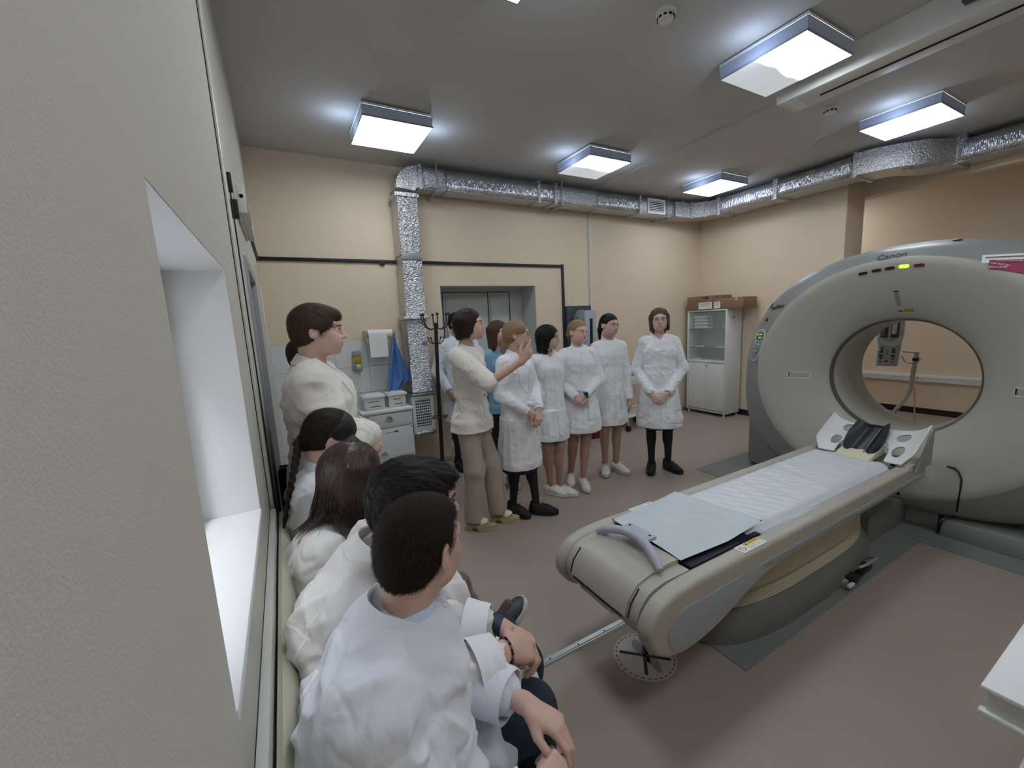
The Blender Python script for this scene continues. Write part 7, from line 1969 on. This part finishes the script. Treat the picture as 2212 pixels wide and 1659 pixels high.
def long_girl():
    J = dict(pelvis=(.08, 1.42, .55), waist=(.045, 1.42, .69), chest=(.055, 1.43, .83), neck=(.10, 1.455, .985), head=(.162, 1.468, 1.122),
             shR=(.035, 1.315, .945), shL=(.14, 1.585, .935), elR=(.10, 1.26, .73), elL=(.21, 1.60, .72), wrR=(.30, 1.33, .70), wrL=(.36, 1.50, .70),
             hipR=(.12, 1.36, .55), hipL=(.12, 1.50, .55), kneeR=(.47, 1.37, .635), kneeL=(.50, 1.50, .54), ankR=(.625, 1.44, .345), ankL=(.50, 1.52, .09), toeR=(.725, 1.455, .415), toeL=(.63, 1.52, .03))
    p = seated(-10, J, 22, (-12, 0), True, .95, (.12, 1.43, 0)); p.browm = H_brown
    p.hand = {'R': (unit((.8, .4, -.2)), unit((.2, -.3, .9))), 'L': (unit((.6, -.7, -.2)), unit((.2, .1, .95)))}
    r = thing('person', (.12, 1.43, 0), 'girl with long loose chestnut hair seated on the bench with legs crossed', 'person', 'students seated on the bench')
    seat_body(p, r, SK_fair, M_brown_tights); eyes(p, r, p.s)
    hm = mat('hair_strand_chestnut', (58, 42, 36), .36, var=.2, vs=20)
    add_hair(p, r, hm, p.s*1.0, 'long', h=.006); long_hair(p, r, hm, 3200, .26, .41)
    def e2(F):
        k = p.J['kneeR']; hp_ = p.J['hipR']; F.cap(hp_, hp_+(k-hp_)*1.02, .094, .078, k=.03, ends=1)
    V, Q, o = seat_coat(p, r, M_coatw, .006, flap=.55, fl_r=.088, rsl=.060, sleeve=.9, amp=.009, seed=7.3, fit=.034, slim=.97, extra2=e2); b = bvh_of(V, Q)
    collar(p, r, M_coatw, .95, h=.03, r0=.066)
    p.s = 1.; ribbon(b, p, [(.12, .99), (.135, .88), (.15, .70)], .005, 'seam', M_seam, r, origin='back', lift=.0008)
    p.s = .95
    # crossed foot with dark trainer
    an, toe = p.J['ankR'], p.J['toeR']; f = unit(toe-an); up = unit(A_(-.55, .05, .80)); up = unit(up-f*(up @ f)); rr_ = np.cross(f, up)
    p.footR = {'R': (np.stack([rr_, f, up], 1), an-up*.085)}
    shoe(p, 'R', r, 'sneaker', mat('dark_trainer', (52, 60, 58), .5, var=.6, vs=30), M_whitep, .98)
    P = lambda x, y, z: an-up*.085+rr_*x+f*y+up*z
    m = MB()
    for sx in (1, -1):
        for (y0, z0, y1, z1) in ((.02, .035, .03, .075), (.03, .075, .055, .035), (.055, .035, .065, .075)): m.tube([P(sx*.046, y0, z0), P(sx*.044, y1, z1)], .0022, 6)
    m.build('side_letter', M_whitep, r)
    shoe(p, 'L', r, 'sneaker', mat('dark_trainer', (0, 0, 0)), M_whitep, .98)
long_girl()

def braid_girl():
    J = dict(pelvis=(.07, 1.74, .56), waist=(.07, 1.745, .72), chest=(.065, 1.76, .88), neck=(.075, 1.79, 1.045), head=(.128, 1.825, 1.185),
             shR=(.03, 1.655, 1.00), shL=(.10, 1.935, 1.00), elR=(.08, 1.60, .76), elL=(.20, 1.95, .77), wrR=(.29, 1.66, .72), wrL=(.35, 1.82, .74),
             hipR=(.12, 1.70, .56), hipL=(.12, 1.83, .56), kneeR=(.50, 1.68, .53), kneeL=(.50, 1.84, .53), ankR=(.50, 1.68, .09), ankL=(.50, 1.86, .09), toeR=(.63, 1.68, .03), toeL=(.63, 1.86, .03))
    p = seated(-8, J, 8, (-30, 6), True, .97, (.1, 1.76, 0)); p.browm = H_black
    p.hand = {'R': (unit((.8, .4, -.2)), unit((.2, -.3, .9))), 'L': (unit((.6, -.7, -.2)), unit((.2, .1, .95)))}
    r = thing('person', (.1, 1.76, 0), 'girl with long dark braid and black headband at the far bench end', 'person', 'students seated on the bench')
    seat_body(p, r, SK_fair, M_btr); eyes(p, r, p.s)
    add_hair(p, r, H_dark, p.s, 'braid', h=.006)
    c, R, s = p.J['head'], p.HR, p.s
    F = Field(); P = lambda x, y, z: c+R @ (A_(x, y, z)*s)
    F.ell(P(0, -.012, .036), A_(.086, .108, .094)*s, R); F.cut(P(0, -.045, 0), R @ A_(0, -1, .35)); F.cut(P(0, 0, .012), R @ A_(0, .05, -1)); F.ell(P(0, .12, -.03), A_(.088, .08, .10)*s, R, k=.01, sub=True)
    V, Q = F.mesh(.006); V = relax(V, Q, 2); fast_mesh('headband', V, Q, [mat('black_headband', (18, 19, 26), .5)], r)
    # plait: two offset rows of overlapping strands
    S0 = P(0, -.105, -.055); E0 = A_(-.062, 1.665, .955); mid = A_(-.02, 1.70, 1.10); F = Field(); n = 19
    for k in range(n):
        t = k/(n-1); q = (1-t)**2*S0+2*t*(1-t)*mid+t*t*E0; q2 = (1-min(1, t+.05))**2*S0+2*min(1, t+.05)*(1-min(1, t+.05))*mid+min(1, t+.05)**2*E0
        d = unit(q2-q) if t < .99 else unit(E0-mid); sd = unit(np.cross(d, A_(1, -.3, .2))); o = sd*(.009 if k % 2 else -.009)*(1-.4*t)
        bb = unit(d+sd*(-.5 if k % 2 else .5)); w_ = .017*(1-.35*t)
        F.ell(q+o, A_(w_*.8, w_*.75, w_*1.45), np.stack([unit(np.cross(bb, A_(1, 0, 0))), unit(np.cross(np.cross(bb, A_(1, 0, 0)), bb)), bb], 1), k=.002)
    F.cap(E0, E0+unit(E0-mid)*.05, .010, .003, k=.004)
    V, Q = F.mesh(.0038); V = relax(V, Q, 1, .4); N = vnormals(V, Q); V = V+N*((vn(V*A_(300, 300, 60))-.5)*.0016)[:, None]; fast_mesh('braid', V, Q, [H_dark], r)
    V, Q, o = seat_coat(p, r, M_coat, .0065, flap=.7, fl_r=.098, rsl=.058, sleeve=.9, amp=.006, seed=2.9, fit=.026, slim=.95)
    collar(p, r, M_coat, .95, h=.045, r0=.060, open_=20, stand=True)
    trousers(p, r, M_btr)
    for n in 'RL': shoe(p, n, r, 'sneaker', M_shb, M_black, .96)
braid_girl()
